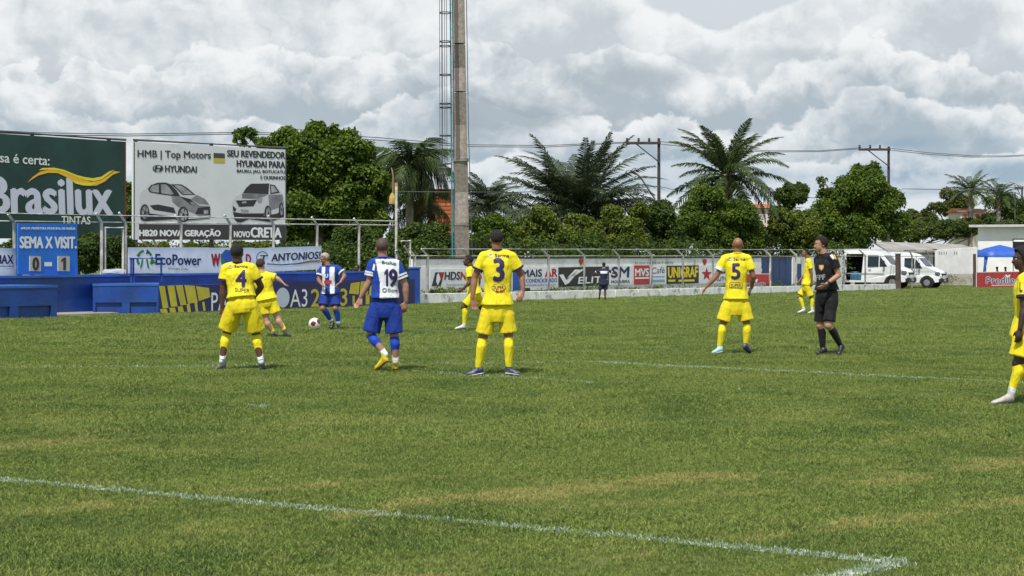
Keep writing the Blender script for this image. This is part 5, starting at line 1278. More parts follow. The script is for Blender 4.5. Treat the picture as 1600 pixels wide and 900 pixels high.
# ---- yellow player behind, arm stretched out
person('player in yellow with one arm stretched out, beyond the number 4', (437, 527), dict(
    head=(407.5, 414.5), neck=(409, 424.5), sl=(400, 430.5), sr=(418.5, 430.5), el=(398, 441, .1), wl=(398, 451, .25), dl=(397, 457, .30), er=(432.5, 434.5, 0), wr=(440, 440), dr=(446.5, 446),
    hl=(411, 470, 0), hr=(423, 469, 0), kl=(416, 500), kr=(434, 497), al=(426.5, 519, .05), ar=(444, 515), htl=(424.5, 524.5), tl=(434, 525.5, .1), htr=(443.5, 524), tr=(455, 525.8, .05)),
    look=(0.4, 0.9), face=(0.35, 1), skin_m=SKA['light'], shirt=YCL, shorts=YCS, socks=YSK, boots=(B_GR, SOLE), hair=H_BRN, hem=0.03, short_len=0.70, sock_top=0.52, kbody=0.95, sleeve=0.82, sleeve_r=0.082, vox=0.0095)
# ---- blue number 19
def ex19(c):
    so = c['shirt']; A = c['A']; cx = (A['sl'].x + A['sr'].x) / 2; zl = A['sl'].z
    def t(p):
        x = p.x - cx - 0.02
        if p.y > A['sl'].y + 0.0 and p.y > 0: return 0
        zz = 0.012
        if -0.078 - max(0, p.z - zl + 0.22) * 0.22 < x < 0.165 and A['hl'].z + 0.10 < p.z < zl + 0.065 and p.y < 0.02: return 1
        return 0
    recolor(so, [WCL], t)
    c['text']('1', 600.5, 420.5, 606.5, 447, NUMB); c['text']('9', 608.5, 421, 620, 447.3, NUMB, bold=0.05); c['text']('Brasilux', 597, 407.5, 618.5, 413, mat('print_dkgreen', (0.02, 0.10, 0.07)), bold=0.04, tilt=0.8); c['text']('Sicre', 606, 450.5, 621, 456, mat('print_dkgreen2', (0.05, 0.2, 0.06)), bold=0.02); c['text']('O', 597.5, 450, 604, 456.5, GREYP, bold=0.04)
    # white hoops on the sleeves
    for a, e in (('sl', 'el'), ('sr', 'er')):
        d = A[e] - A[a]; dn = d.normalized(); u, v = frame(dn)
        for f in (0.47, 0.60):
            bm = bmesh.new(); r = 0.083; loft(bm, [(A[a] + d * f - dn * 0.012, u, v, r, r), (A[a] + d * f + dn * 0.012, u, v, r, r)], 18); bm_obj('sleeve_band', bm, WCL, c['root'], smooth=True)
    c['poly']('sleeve_patch', [(583.5, 412), (586.5, 412.5), (584.8, 423), (581.5, 422)], WCL, 0.010)
person('player in blue with number 19 on his white back, stepping left in yellow boots', (604, 581), dict(
    head=(597, 387.5), neck=(598.5, 402.5), sl=(583, 412.5), sr=(620, 414.5), el=(577, 441, 0), wl=(564, 464, .02), dl=(558, 477, .03), er=(633.5, 447, 0), wr=(634.5, 471, .02), dr=(630.5, 488, .03),
    hl=(590, 480), hr=(613, 480), kl=(579, 524, .0), kr=(616, 526, 0), al=(600.5, 552, -.12), ar=(618, 563), htl=(606, 564, -.16), tl=(587, 579.6, -.03), htr=(618.5, 576), tr=(616.5, 578.8, .18)),
    look=(-0.3, 1), face=(-0.12, 1), skin_m=SKA['tan'], shirt=[BCL], shorts=BSH, socks=BSK, boots=(B_YL, mat('sole_amber', (0.45, 0.25, 0.04))), hair=H_FADE, hairfn='short', extras=ex19, hem=0.22, short_len=0.88, sock_top=0.03, sock_bot=0.74, white_ankle=WCL, thumb={'dl': (0.8, -0.5, 0.2), 'dr': (-0.9, -0.2, 0)}, sleeve=0.66, short_r=(0.13, 0.122))
# printed marks on his shorts are added below by position
# ---- blue and white striped player at the ball
def ex7(c):
    so = c['shirt']; A = c['A']; cx = (A['sl'].x + A['sr'].x) / 2
    hipx = (A['hl'].x + A['hr'].x) / 2
    def t(p):
        f = (p.z - A['hl'].z) / max(0.1, A['sl'].z - A['hl'].z); mx = hipx * (1 - f) + cx * f
        x = p.x - mx
        if abs(x) > 0.21 or p.z > A['sl'].z + 0.045: return 0
        if p.y < 0.03 and (-0.155 < x < -0.085 or 0.01 < x < 0.105): return 1
        return 0
    recolor(so, [WCL], t)
    c['text']('U', 508, 428, 512.5, 434, CRWH, bold=0.08); c['poly']('sponsor_print', [(506, 438.5), (518, 437.5), (518.5, 443), (506.5, 444)], REDP)
    for a, e in (('sl', 'el'), ('sr', 'er')):
        d = A[e] - A[a]; dn = d.normalized(); u, v = frame(dn); bm = bmesh.new(); r = 0.083; loft(bm, [(A[a] + d * 0.55 - dn * 0.014, u, v, r, r), (A[a] + d * 0.55 + dn * 0.014, u, v, r, r)], 18); bm_obj('sleeve_band', bm, WCL, c['root'], smooth=True)
person('player in blue and white stripes with bleached hair, looking down at the ball', (524, 515), dict(
    head=(507.5, 404.5), neck=(512.5, 414.5), sl=(503.5, 420.5), sr=(527, 419), el=(497.5, 437, -.05), wl=(503, 445, -.18), dl=(509, 449, -.22), er=(538.5, 431, -.05), wr=(532, 441, -.16), dr=(526, 445, -.20),
    hl=(508.5, 460), hr=(523, 460), kl=(504.5, 482, -.12), kr=(524, 482, -.10), al=(518, 502, .05), ar=(529, 506), htl=(521, 507.5, .06), tl=(516.5, 514, -.08), htr=(529, 513.2, .02), tr=(531, 515, -.18)),
    look=(-0.5, -0.85), face=(-0.8, -0.55, -0.35), skin_m=SKA['brown'], shirt=[BCL], shorts=BSH, socks=BSK, boots=(B_BK, SOLE), hair=H_BLD, hairfn='short', extras=ex7, hem=0.02, short_len=0.80, sock_top=0.10, sock_bot=0.85, white_ankle=WCL, kbody=0.95, eyes=True, vox=0.0095)
# ---- yellow player facing left beyond number 3
person('bearded player in yellow facing left, half hidden by the number 3', (735, 516), dict(
    head=(731.5, 407.5), neck=(736.5, 417), sl=(732.5, 423.5, -.16), sr=(739.5, 422, .16), el=(735, 440, -.22), wl=(725, 450, -.24), dl=(717.5, 455.5, -.24), er=(748, 436, .2), wr=(748, 449, .2), dr=(748, 457, .2),
    hl=(740.5, 460, -.10), hr=(743, 460, .10), kl=(725, 480, -.10), kr=(753, 481, .12), al=(725.5, 505, -.08), ar=(762, 502, .12), htl=(727, 513.5, -.08), tl=(710.5, 515, -.10), htr=(765, 511, .12), tr=(754, 514.5, .12)),
    look=(-1, 0.05), face=(-1, 0.05), skin_m=SKA['dark'], shirt=YCL, shorts=YCS, socks=YSK, boots=(B_WH, SOLE), hair=H_BLK, hem=0.02, short_len=0.80, sock_top=0.10, beard=H_BLK, eyes=True, kbody=0.95, vox=0.0095, thumb={'dl': (0, 0, 1)})
# ---- yellow number 5, bald
def ex5(c):
    c['text']('5', 1143.5, 412, 1156, 436, NUMB, bold=0.045); c['text']('Serma', 1146, 402.5, 1164.5, 407, SPON, bold=0.04); c['text']('Q', 1137.5, 401.5, 1144, 407, CRWH, bold=0.08)
    c['poly']('sponsor_patch', [(1140, 441), (1160, 441.5), (1160, 450.5), (1139.5, 450)], SPON, 0.005); c['poly']('sponsor_patch', [(1141, 442), (1159, 442.5), (1159, 449.5), (1140.6, 449)], YL2, 0.0065); c['text']('SUPER', 1142, 443.5, 1158, 448.5, SPON, bold=0.03)
    A = c['A']; d = A['el'] - A['sl']; dn = d.normalized(); u, v = frame(dn); bm = bmesh.new(); loft(bm, [(A['sl'] + d * .60 - dn * .025, u, v, .080, .080), (A['sl'] + d * .60 + dn * .025, u, v, .082, .082)], 18); bm_obj('armband', bm, WCL, c['root'], smooth=True)
person('bald player in yellow with number 5 on his back and a white armband', (1142, 553), dict(
    head=(1152.6, 383), neck=(1152, 396), sl=(1132.5, 405), sr=(1169, 405), el=(1120.5, 430, 0), wl=(1104, 448, .0), dl=(1096, 459, .0), er=(1177, 432, -.02), wr=(1174.5, 449, .10), dr=(1170, 458, .16),
    hl=(1139.5, 475), hr=(1160, 475), kl=(1129.5, 507, 0), kr=(1167, 506, 0), al=(1124.5, 541), ar=(1165.5, 538.5), htl=(1128.5, 549.5), tl=(1112.5, 553.0, -.06), htr=(1161.5, 544, -.10), tr=(1172.5, 552.4, .02)),
    look=(0, 1), face=(0.05, 1), skin_m=SKA['brown'], shirt=YCL, shorts=YCS, socks=YSK, boots=[(B_TQ, B_WH), (B_NV, SOLE)], cuff=None, extras=ex5, hem=0.11, short_len=0.82, short_r=(0.130, 0.125), sock_top=0.05)
# ---- far yellow player facing left
person('player in yellow walking left, seen side on left of the referee', (1258, 490), dict(
    head=(1258.3, 395.5), neck=(1262, 404), sl=(1264.5, 409.5, -.15), sr=(1265, 409, .15), el=(1268, 427, -.2), wl=(1268.3, 440, -.2), dl=(1268, 448, -.2), er=(1257, 430, .15), wr=(1249.5, 438, .12), dr=(1245, 442.5, .1),
    hl=(1260.5, 446, -.10), hr=(1261, 446, .10), kl=(1267.5, 465, -.10), kr=(1248.5, 464, .08), al=(1269, 483, -.1), ar=(1256, 483, .06), htl=(1272, 488.5, -.1), tl=(1262, 490.3, -.12), htr=(1257.5, 487, .06), tr=(1246, 489.3, .03)),
    look=(-1, 0), face=(-1, -0.1), skin_m=SKA['mid'], shirt=YCL, shorts=YCS, socks=YSK, boots=(B_WH, mat('sole_red', (0.3, 0.05, 0.03))), hair=H_BLK, hem=0.02, short_len=0.85, sock_top=0.05, sock_bot=0.86, white_ankle=WCL, kbody=0.93, eyes=True, vox=0.010, thumb={'dl': (-1, 0, 0)})
# ---- referee
def exr(c):
    A = c['A']
    c['poly']('badge', [(1279.5, 414), (1287, 414), (1287, 419), (1283.2, 423), (1279.5, 419)], mat('badge_orange', (0.65, 0.33, 0.05))); c['poly']('badge', [(1281.5, 416), (1285.5, 416), (1283.5, 421)], CRWH, 0.007)
    c['text']('FPF', 1275, 430, 1289, 437.5, mat('print_silver', (0.35, 0.36, 0.38)), bold=0.06, tilt=-1)
    d = A['er'] - A['sr']
    c['poly']('sleeve_patch', [(1296.5, 398.5), (1300.5, 397.5), (1304.5, 404), (1301, 405.5)], WCL, 0.008); c['poly']('sleeve_patch', [(1302, 397.5), (1304.5, 398), (1307.5, 405), (1305.2, 405.5)], mat('badge_orange', (0.65, 0.33, 0.05)), 0.009)
    w = A['wr']; dd = (A['er'] - A['wr']).normalized(); u, v = frame(dd); bm = bmesh.new(); loft(bm, [(w + dd * .015, u, v, .036, .036), (w + dd * .05, u, v, .038, .038)], 14); bm_obj('wrist_watch', bm, B_BK, c['root'])
    for kq, sg in (('kl', 0), ('kr', 1)):
        pass
person('referee in black kit walking left with his hand at his waist', (1295, 555), dict(
    head=(1282.2, 382.5), neck=(1288, 397), sl=(1277.5, 405.5, .14), sr=(1301.5, 404, -.14), el=(1283, 432, .25), wl=(1294, 446, .30), dl=(1300, 452, .30), er=(1310.5, 430, -.16), wr=(1291.5, 443.5, -.26), dr=(1279.5, 451.5, -.28),
    hl=(1283.5, 462, .05), hr=(1300, 462, -.05), kl=(1281.5, 509, .06), kr=(1295, 509, -.14), al=(1285.5, 544, .06), ar=(1313, 539, .0), htl=(1291.5, 551, .06), tl=(1275.0, 554.6, -.02), htr=(1317.5, 544, .04), tr=(1309, 555.3, -.12)),
    look=(-0.75, -0.55), face=(-1, -0.25, -0.08), skin_m=SKA['tan'], shirt=KCL, shorts=KCL, socks=KCL, boots=(B_BK, SOLE), hair=H_BLK, hairfn='fuller', extras=exr, hem=0.16, short_len=0.86, short_r=(0.120, 0.100), sock_top=0.16, eyes=True, thumb={'dr': (0.3, -0.4, 1), 'dl': (0, 0, 1)}, sleeve=0.60)
# ---- yellow player cut by the right edge
def exe(c):
    c['text']('L', 1593, 441, 1597.5, 455, NUMB, bold=0.01)
person('dark haired player in yellow at the right edge looking left', (1592, 632), dict(
    head=(1597, 405.5), neck=(1603.5, 427), sl=(1599, 437.5, -.17), sr=(1607, 436, .17), el=(1600.5, 481, -.22), wl=(1594, 513, -.24), dl=(1591, 536, -.24), er=(1612, 478, .2), wr=(1606, 508, .2), dr=(1600, 526, .2),
    hl=(1602.5, 521, -.09), hr=(1603, 521, .10), kl=(1591, 567, -.10), kr=(1618, 568, .10), al=(1580.5, 613, -.08), ar=(1626, 612, .10), htl=(1583, 628, -.08), tl=(1549, 632.5, -.12), htr=(1631, 627, .1), tr=(1600, 629, .08)),
    look=(-1, 0.1), face=(-1, -0.05, -0.05), skin_m=SKA['vdark'], shirt=YCL, shorts=YCS, socks=YSK, boots=(mat('boot_offwhite', (0.45, 0.42, 0.40), 0.45, stain=(0.15, 0.10, 0.09), sscale=9), SOLE), hair=H_BLK, hairfn='afro', cuff=NCL, hem=-0.06, short_len=0.80, sock_top=0.08, sock_bot=0.86, white_ankle=WCL, eyes=True, extras=exe, thumb={'dl': (-1, 0, 0.1)}, kbody=0.97, vox=0.0085, short_r=(0.135, 0.125))
# ---- ball boy at the wall
def exk(c):
    c['poly']('chest_stripe', [(936.5, 423.5), (951, 423.5), (951, 427.5), (936.5, 427.5)], WCL)
person('child in a dark kit standing by the wall with arms spread', (941, 468.5), dict(
    head=(943.5, 413.8), neck=(943.3, 418.8), sl=(938, 422), sr=(949, 422), el=(931, 425.5, .0), wl=(927, 428, .05), dl=(924, 430, .08), er=(956, 425.5), wr=(960.5, 428), dr=(963.5, 429.5),
    hl=(940, 443), hr=(946.5, 443), kl=(937.5, 454.5), kr=(945.5, 454.5), al=(936.5, 465), ar=(945.5, 465), htl=(937, 467.8), tl=(935.5, 468.8, .12), htr=(945.3, 467.8), tr=(946.5, 468.8, .12)),
    look=(0, 1), face=(0, 1), skin_m=SKA['dark'], shirt=cloth('kit_dark', (0.015, 0.018, 0.045)), shorts=cloth('kit_dark', (0.015, 0.018, 0.045)), socks=None, boots=(B_BK, SOLE), hair=H_BLK, hem=-0.1, short_len=0.8, sleeve=1.0, sleeve_r=0.062, cuff=WCL, kbody=0.74, vox=0.010, extras=exk, short_r=(0.11, 0.115))
# ---- person leaning behind the mural wall
person('person in a grey shirt leaning on the stand behind the striped player', (552, 474), dict(
    head=(557.5, 419), neck=(555.5, 427), sl=(548, 432, -.05), sr=(560, 431, .05), el=(541.5, 437.5, -.15), wl=(538, 444, -.30), dl=(535.5, 447, -.36), er=(563, 441, -.1), wr=(558, 450, -.2), dr=(556, 455, -.22),
    hl=(548, 449), hr=(557, 449), kl=(547, 460, -.1), kr=(558, 460, -.1), al=(547, 471), ar=(558, 471), htl=(547, 473.5, .05), tl=(546, 474, -.14), htr=(558, 473.5, .05), tr=(558, 474, -.14)),
    look=(-0.4, -0.9), face=(-0.6, -0.8), skin_m=SKA['dark'], shirt=GRY, shorts=BSH, boots=(B_BK, SOLE), hair=H_BLK, hem=-0.1, sleeve=0.9, kbody=0.92, vox=0.011, s_over=L1.off(1.95).Y(552) + 0.25)
# ---- two people under the gazebo
for lab, cx, k_ in (('seated figure in dark clothes under the gazebo, on the left', 1558.5, 1.0), ('seated figure in dark clothes under the gazebo, on the right', 1571.5, 0.95)):
    person(lab, (cx, 452), dict(head=(cx - .5, 419.5), neck=(cx, 424), sl=(cx - 4, 426.5), sr=(cx + 4, 426.5), el=(cx - 5, 433, -.05), wl=(cx - 3, 437, -.25), dl=(cx - 2, 437, -.38), er=(cx + 5, 433, -.05), wr=(cx + 3, 437, -.25), dr=(cx + 2, 437, -.38),
        hl=(cx - 2, 439, 0), hr=(cx + 2, 439, 0), kl=(cx - 2.6, 438.5, -.42), kr=(cx + 2.6, 438.5, -.42), al=(cx - 2.6, 447, -.40), ar=(cx + 2.6, 447, -.40), htl=(cx - 2.6, 448.5, -.38), tl=(cx - 2.6, 449, -.58), htr=(cx + 2.6, 448.5, -.38), tr=(cx + 2.6, 449, -.58)),
        look=(0, -1), face=(0, -1), skin_m=SKA['dark'], shirt=cloth('top_dark', (0.02, 0.02, 0.022)), shorts=cloth('top_dark', (0.02, 0.02, 0.022)), boots=(B_BK, SOLE), hair=H_BLK, hem=-0.05, kbody=0.95 * k_, vox=0.013, s_over=109.0)
bm = bmesh.new(); g = P(1565, 441.5, 109.0); zz = g.z - gz(g.x); box(bm, -0.65, 0.65, -0.12, 0.24, zz - 0.05, zz - 0.01)
bo = thing('bench', 'low bench under the gazebo', 'bench', (g.x, 109.0, gz(g.x))); bm_obj('seat', bm, DP, bo)
for x in (-0.55, 0.5):
    bm = bmesh.new(); box(bm, x, x + 0.05, -0.1, 0.2, -0.02, zz - 0.052); bm_obj('leg', bm, DP, bo)

# ================================================================== ball
bg = G(491.5, 516); r = 0.118; bm = bmesh.new(); bmesh.ops.create_icosphere(bm, subdivisions=4, radius=r)
BW2 = mat('ball_white', (0.75, 0.75, 0.75), 0.35); BR2 = mat('ball_dark_red', (0.14, 0.015, 0.02), 0.4)
dirs = [Vector((-0.12, -1, 0.06)), Vector((0.9, -0.5, 0.5)), Vector((0.6, 0.1, -0.9)), Vector((-0.6, 0.6, 0.9)), Vector((-0.9, 0.2, -0.5)), Vector((0.4, 0.9, 0.2))]
ct = []
for f in bm.faces:
    c = f.calc_center_median().normalized(); m_ = max(c.dot(d.normalized()) for d in dirs); f.material_index = 1 if m_ > 0.90 else 0
for v in bm.verts:
    q = v.co.normalized(); m_ = sorted((q.dot(d.normalized()) for d in dirs), reverse=True)
    if abs(m_[0] - m_[1]) < 0.03: v.co *= 0.985
bo = bm_obj('ball', bm, [BW2, BR2], None, Vector((bg.x, bg.y, gz(bg.x) + r + 0.012)), smooth=True); tag(bo, 'white football with dark red patches in front of the striped player', 'ball')
# ================================================================== trees and palms
def leaf_mat(name, lo, hi, trans=0.35):
    m = bpy.data.materials.new(name); m.use_nodes = True; nt = m.node_tree; b = nt.nodes['Principled BSDF']
    b.inputs['Roughness'].default_value = 0.6; b.inputs['Specular IOR Level'].default_value = 0.22
    isl = E(nt, nt.nodes.new('ShaderNodeNewGeometry').outputs['Random Per Island'])
    tc = nt.nodes.new('ShaderNodeTexCoord').outputs['Object']; n = e_noise(nt, tc, 0.9, 3, 0.5)
    c = e_mix(nt, (isl * 0.6 + (n - 0.3) * 0.9).ss(0.1, 0.9), lo, hi)
    nt.links.new(c, b.inputs['Base Color'])
    tr = nt.nodes.new('ShaderNodeBsdfTranslucent'); nt.links.new(c, tr.inputs[0]); mx = nt.nodes.new('ShaderNodeMixShader'); mx.inputs[0].default_value = trans
    nt.links.new(b.outputs[0], mx.inputs[1]); nt.links.new(tr.outputs[0], mx.inputs[2]); nt.links.new(mx.outputs[0], nt.nodes['Material Output'].inputs[0])
    return m
LM_MANGO = leaf_mat('leaf_mango', (0.034, 0.080, 0.012), (0.150, 0.215, 0.022))
LM_DARK = leaf_mat('leaf_dark', (0.028, 0.060, 0.013), (0.100, 0.150, 0.024))
LM_LIGHT = leaf_mat('leaf_light', (0.050, 0.095, 0.014), (0.210, 0.250, 0.035))
LM_PALE = leaf_mat('leaf_pale', (0.055, 0.080, 0.020), (0.130, 0.160, 0.035))
LM_HEDGE = leaf_mat('leaf_hedge', (0.040, 0.075, 0.015), (0.130, 0.170, 0.035))
LM_PALM = leaf_mat('leaf_palm', (0.026, 0.050, 0.016), (0.085, 0.120, 0.032), 0.2)
LM_PALM2 = leaf_mat('leaf_palm_grey', (0.030, 0.048, 0.024), (0.075, 0.10, 0.045), 0.2)
LM_DRY = leaf_mat('leaf_dry', (0.14, 0.085, 0.030), (0.30, 0.20, 0.07), 0.2)
BARK = mat('bark', (0.13, 0.105, 0.08), rough=0.9, var=0.35, vscale=6, bump=0.6, bscale=14); BARK2 = mat('bark_pale', (0.24, 0.21, 0.17), rough=0.9, var=0.3, vscale=6, bump=0.5, bscale=14)

def leaves(clumps, n, size, seed, flat_=0.5):
    """n small bent leaves spread over the upper shells of many clumps; clumps (M,4): centre, radius"""
    r = np.random.default_rng(seed); cl = np.asarray(clumps); w = cl[:, 3] ** 2; idx = r.choice(len(cl), n, p=w / w.sum())
    d = r.normal(size=(n, 3)); d[:, 2] += 0.35; d /= np.linalg.norm(d, axis=1)[:, None]
    rad = cl[idx, 3] * (0.50 + 0.55 * r.random(n) ** 0.5 + 0.25 * (r.random(n) > 0.93)) ; c = cl[idx, :3] + d * rad[:, None] * np.array([1, 1, 0.85])
    nrm = d * 0.55 + r.normal(size=(n, 3)) * 0.5; nrm[:, 2] += flat_; nrm /= np.linalg.norm(nrm, axis=1)[:, None]
    t = r.normal(size=(n, 3)); t[:, 2] -= 0.5; t -= nrm * np.sum(t * nrm, 1)[:, None]; t /= np.linalg.norm(t, axis=1)[:, None]; b = np.cross(nrm, t)
    L = size * 0.52 * (0.6 + 0.8 * r.random(n)); Wd = L * (0.30 + 0.15 * r.random(n))
    p0 = c; p1 = c + t * (L * 0.45)[:, None] + b * Wd[:, None] * 0.9 + nrm * (L * .04)[:, None]; p3 = c + t * (L * 0.45)[:, None] - b * Wd[:, None] * 0.9 + nrm * (L * .04)[:, None]; p2 = c + t * L[:, None] - nrm * (L * 0.18)[:, None]
    return np.stack([p0, p1, p2, p3], 1).reshape(-1, 3)
def quad_obj(name, V, m, parent=None, loc=None):
    n = len(V) // 4; me = bpy.data.meshes.new(name); me.vertices.add(len(V)); me.vertices.foreach_set('co', V.astype(np.float32).ravel())
    me.loops.add(n * 4); me.loops.foreach_set('vertex_index', np.arange(n * 4, dtype=np.int32)); me.polygons.add(n); me.polygons.foreach_set('loop_start', np.arange(0, n * 4, 4, dtype=np.int32)); me.update(calc_edges=True); me.validate()
    return link(name, me, m, parent, loc)
def tree(name, label, cat, lobes, Y, m, n, size, base_px=None, trunk_r=0.22, sub=22, sd=1, group=None, bark=None, depth=1.0, clump_k=0.36, spread=0.85):
    """lobes: (px, py, rx px, ry px[, dy m]) masses of the crown in the photo, at distance Y"""
    s = F / Y; cx = base_px if base_px is not None else lobes[0][0]; gx = (cx - 800) / F * Y; base = Vector((gx, Y, gz(gx) if gx < 45 else gz(45)))
    r = np.random.default_rng(sd); cl = []; cen = []
    for lb in lobes:
        px, py, rx, ry = lb[:4]; dy = lb[4] if len(lb) > 4 else 0.0; c = np.array(P(px, py, Y + dy) - base); R3 = np.array([rx / s, (rx + ry) / 2 / s * depth, ry / s]); cen.append((c, R3))
        k = int(np.clip(sub * (rx * ry) / 1500.0, 7, 34))
        for _ in range(k):
            d = r.normal(size=3); d /= np.linalg.norm(d); rr = r.uniform(0.35, 1.0) ** 0.5 * spread; q = c + d * R3 * rr * (1 - clump_k * 0.45); cl.append([*q, min(R3) * clump_k * (r.uniform(0.45, 1.25))])
    t = thing(name, label, cat, base, group)
    quad_obj('crown', leaves(cl, int(n * (2.7 if Y < 130 else 1.6)), size, sd + 50), m, t)
    bm = bmesh.new(); main = cen[0][0]; fork = Vector((main[0] * 0.5, main[1] * 0.5, max(0.6, (main[2] - cen[0][1][2]) * 0.75)))
    tube(bm, [(0, 0, -0.2), (0.03, 0, 0.3), fork * 0.6, fork], [trunk_r * 1.35, trunk_r * 1.05, trunk_r * 0.9, trunk_r * 0.75], 9)
    for c, R3 in cen[:6]:
        tip = Vector(c) + Vector((0, 0, R3[2] * 0.3)); midp = (fork + tip) / 2 + Vector((r.uniform(-.2, .2), r.uniform(-.2, .2), -0.1)); tube(bm, [fork - Vector((0, 0, 0.1)), midp, tip], [trunk_r * 0.6, trunk_r * 0.38, trunk_r * 0.12], 7)
        for _ in range(4):
            d = Vector(r.normal(size=3)); d.z = abs(d.z); d.normalize(); e = midp + Vector((d.x * R3[0], d.y * R3[1], d.z * R3[2])) * 0.8; tube(bm, [midp, (midp + e) / 2 + Vector((0, 0, .1)), e], [trunk_r * 0.3, trunk_r * 0.16, trunk_r * 0.05], 5)
    bm_obj('trunk', bm, bark or BARK, t, smooth=True)
    return t

# ---- big glossy tree left of centre
tree('broadleaf_tree', 'large glossy mango tree with a domed crown right of the grey billboard', 'tree',
     [(490, 255, 60, 58), (545, 235, 42, 38), (455, 222, 34, 36), (500, 210, 40, 30), (385, 213, 20, 20, .5), (575, 285, 32, 40), (540, 320, 55, 45), (470, 330, 55, 50), (425, 270, 45, 55, .8), (590, 340, 22, 30), (500, 375, 80, 28, .5), (555, 262, 36, 36), (590, 305, 24, 34), (575, 355, 36, 30), (412, 226, 22, 18), (430, 215, 20, 18)], 66, LM_MANGO, 39000, 0.27, 500, 0.32, 24, 3, clump_k=0.40)
# ---- undergrowth behind the stand
tree('shrub', 'dark climbing shrub behind the scoreboard and fence gate', 'shrub', [(60, 400, 90, 30), (150, 395, 60, 32), (185, 380, 25, 40), (0, 410, 60, 25)], 44.5, LM_DARK, 12000, 0.15, 100, 0.1, 20, 4, clump_k=0.45)
tree('shrub', 'low leafy shrub showing under the grey billboard', 'shrub', [(240, 392, 50, 22), (320, 395, 60, 20), (400, 395, 60, 22), (205, 300, 12, 50, .8), (203, 370, 12, 40)], 54.5, LM_LIGHT, 12000, 0.17, 300, 0.1, 22, 5, clump_k=0.5)
tree('shrub', 'dark shaded bush between the banner end and the tall post', 'shrub', [(530, 405, 60, 30), (590, 400, 40, 32), (460, 400, 45, 25), (560, 370, 50, 25)], 60, LM_DARK, 12000, 0.2, 540, 0.12, 22, 6, clump_k=0.5)
tree('bush', 'bush with dark and light leaves at the foot of the concrete tower', 'bush', [(665, 372, 42, 30), (630, 380, 28, 30), (700, 385, 30, 26), (650, 400, 45, 20), (688, 358, 18, 16)], 62, LM_DARK, 11000, 0.19, 660, 0.1, 24, 7, clump_k=0.42)
# ---- row of bushes behind the white wall
ROW = 'bushy trees in a row behind the white wall'
tree('bush', 'mid green bushy tree just right of the concrete tower', 'tree', [(765, 365, 38, 36), (745, 385, 30, 25), (790, 385, 30, 24)], 72, LM_MANGO, 8000, 0.22, 765, 0.14, 26, 8, ROW, clump_k=0.38)
tree('bush', 'light green bushy tree below the spreading palm', 'tree', [(845, 350, 40, 34), (880, 375, 45, 28), (820, 375, 32, 28), (905, 345, 26, 22)], 74, LM_LIGHT, 11000, 0.22, 850, 0.14, 26, 9, ROW, clump_k=0.38)
tree('bush', 'bright bushy tree left of the first power pole', 'tree', [(940, 365, 40, 28), (975, 345, 34, 34), (1000, 330, 20, 20), (985, 375, 42, 26)], 76, LM_LIGHT, 10000, 0.22, 965, 0.14, 26, 10, ROW, clump_k=0.38)
tree('bush', 'dark bushy tree at the foot of the first power pole', 'tree', [(1030, 345, 34, 38), (1050, 375, 40, 28), (1010, 375, 30, 24)], 79, LM_DARK, 9000, 0.22, 1030, 0.14, 26, 11, ROW, clump_k=0.38)
tree('bush', 'wide bushy tree in front of the tall palm', 'tree', [(1105, 325, 44, 36), (1150, 335, 42, 36), (1075, 350, 36, 38), (1120, 370, 60, 30), (1165, 365, 34, 34)], 83, LM_MANGO, 15000, 0.23, 1110, 0.16, 26, 12, ROW, clump_k=0.38)
tree('round_tree', 'small tree with a neat round crown between two bushes', 'tree', [(1237, 303, 31, 26), (1228, 312, 22, 18)], 92, LM_DARK, 6500, 0.22, 1237, 0.15, 30, 13, clump_k=0.34)
tree('bush', 'yellowish bushy tree under the small round tree', 'tree', [(1225, 352, 38, 32), (1262, 360, 30, 32), (1200, 372, 30, 26), (1245, 382, 40, 20)], 88, LM_LIGHT, 10000, 0.23, 1230, 0.14, 26, 14, ROW, clump_k=0.38)
tree('broadleaf_tree', 'big rounded dark tree behind the referee and vans', 'tree', [(1345, 300, 46, 44), (1310, 335, 40, 46), (1385, 325, 36, 44), (1355, 268, 26, 20), (1290, 295, 18, 24, .5), (1345, 355, 62, 36), (1400, 355, 26, 30), (1300, 372, 38, 24)], 98, LM_MANGO, 26000, 0.30, 1345, 0.34, 22, 15, clump_k=0.42)
tree('clipped_hedge', 'long clipped hedge with a pale green top behind the shed', 'hedge', [(1430, 362, 34, 20), (1470, 358, 34, 17), (1505, 360, 30, 18), (1395, 372, 26, 14), (1535, 352, 30, 12), (1570, 348, 40, 11), (1610, 350, 30, 11)], 125, LM_HEDGE, 15000, 0.24, 1470, 0.12, 40, 16, clump_k=0.5)
FAR = 'distant trees on the right skyline'
tree('distant_tree', 'far greyish tree with an open crown left of the far palm', 'tree', [(1490, 315, 30, 26), (1465, 330, 24, 18), (1515, 330, 24, 20)], 170, LM_PALE, 6000, 0.42, 1490, 0.2, 30, 17, FAR, clump_k=0.4)
tree('distant_tree', 'far dark tree at the right edge behind the white building', 'tree', [(1570, 325, 36, 26), (1600, 330, 30, 26), (1548, 338, 18, 14)], 165, LM_DARK, 6500, 0.42, 1575, 0.2, 30, 18, FAR, clump_k=0.4)
tree('distant_tree', 'far low trees between the big dark tree and the hedge', 'tree', [(1435, 335, 22, 15), (1415, 345, 18, 14), (1455, 342, 18, 10)], 180, LM_PALE, 4500, 0.42, 1435, 0.2, 30, 19, FAR, clump_k=0.4)
tree('distant_tree', 'far tree just visible left of the green billboard gap', 'tree', [(20, 340, 60, 30), (90, 350, 60, 28), (160, 345, 50, 34), (200, 330, 30, 36), (240, 350, 60, 26)], 95, LM_DARK, 8000, 0.32, 120, 0.2, 20, 20, FAR, clump_k=0.4)
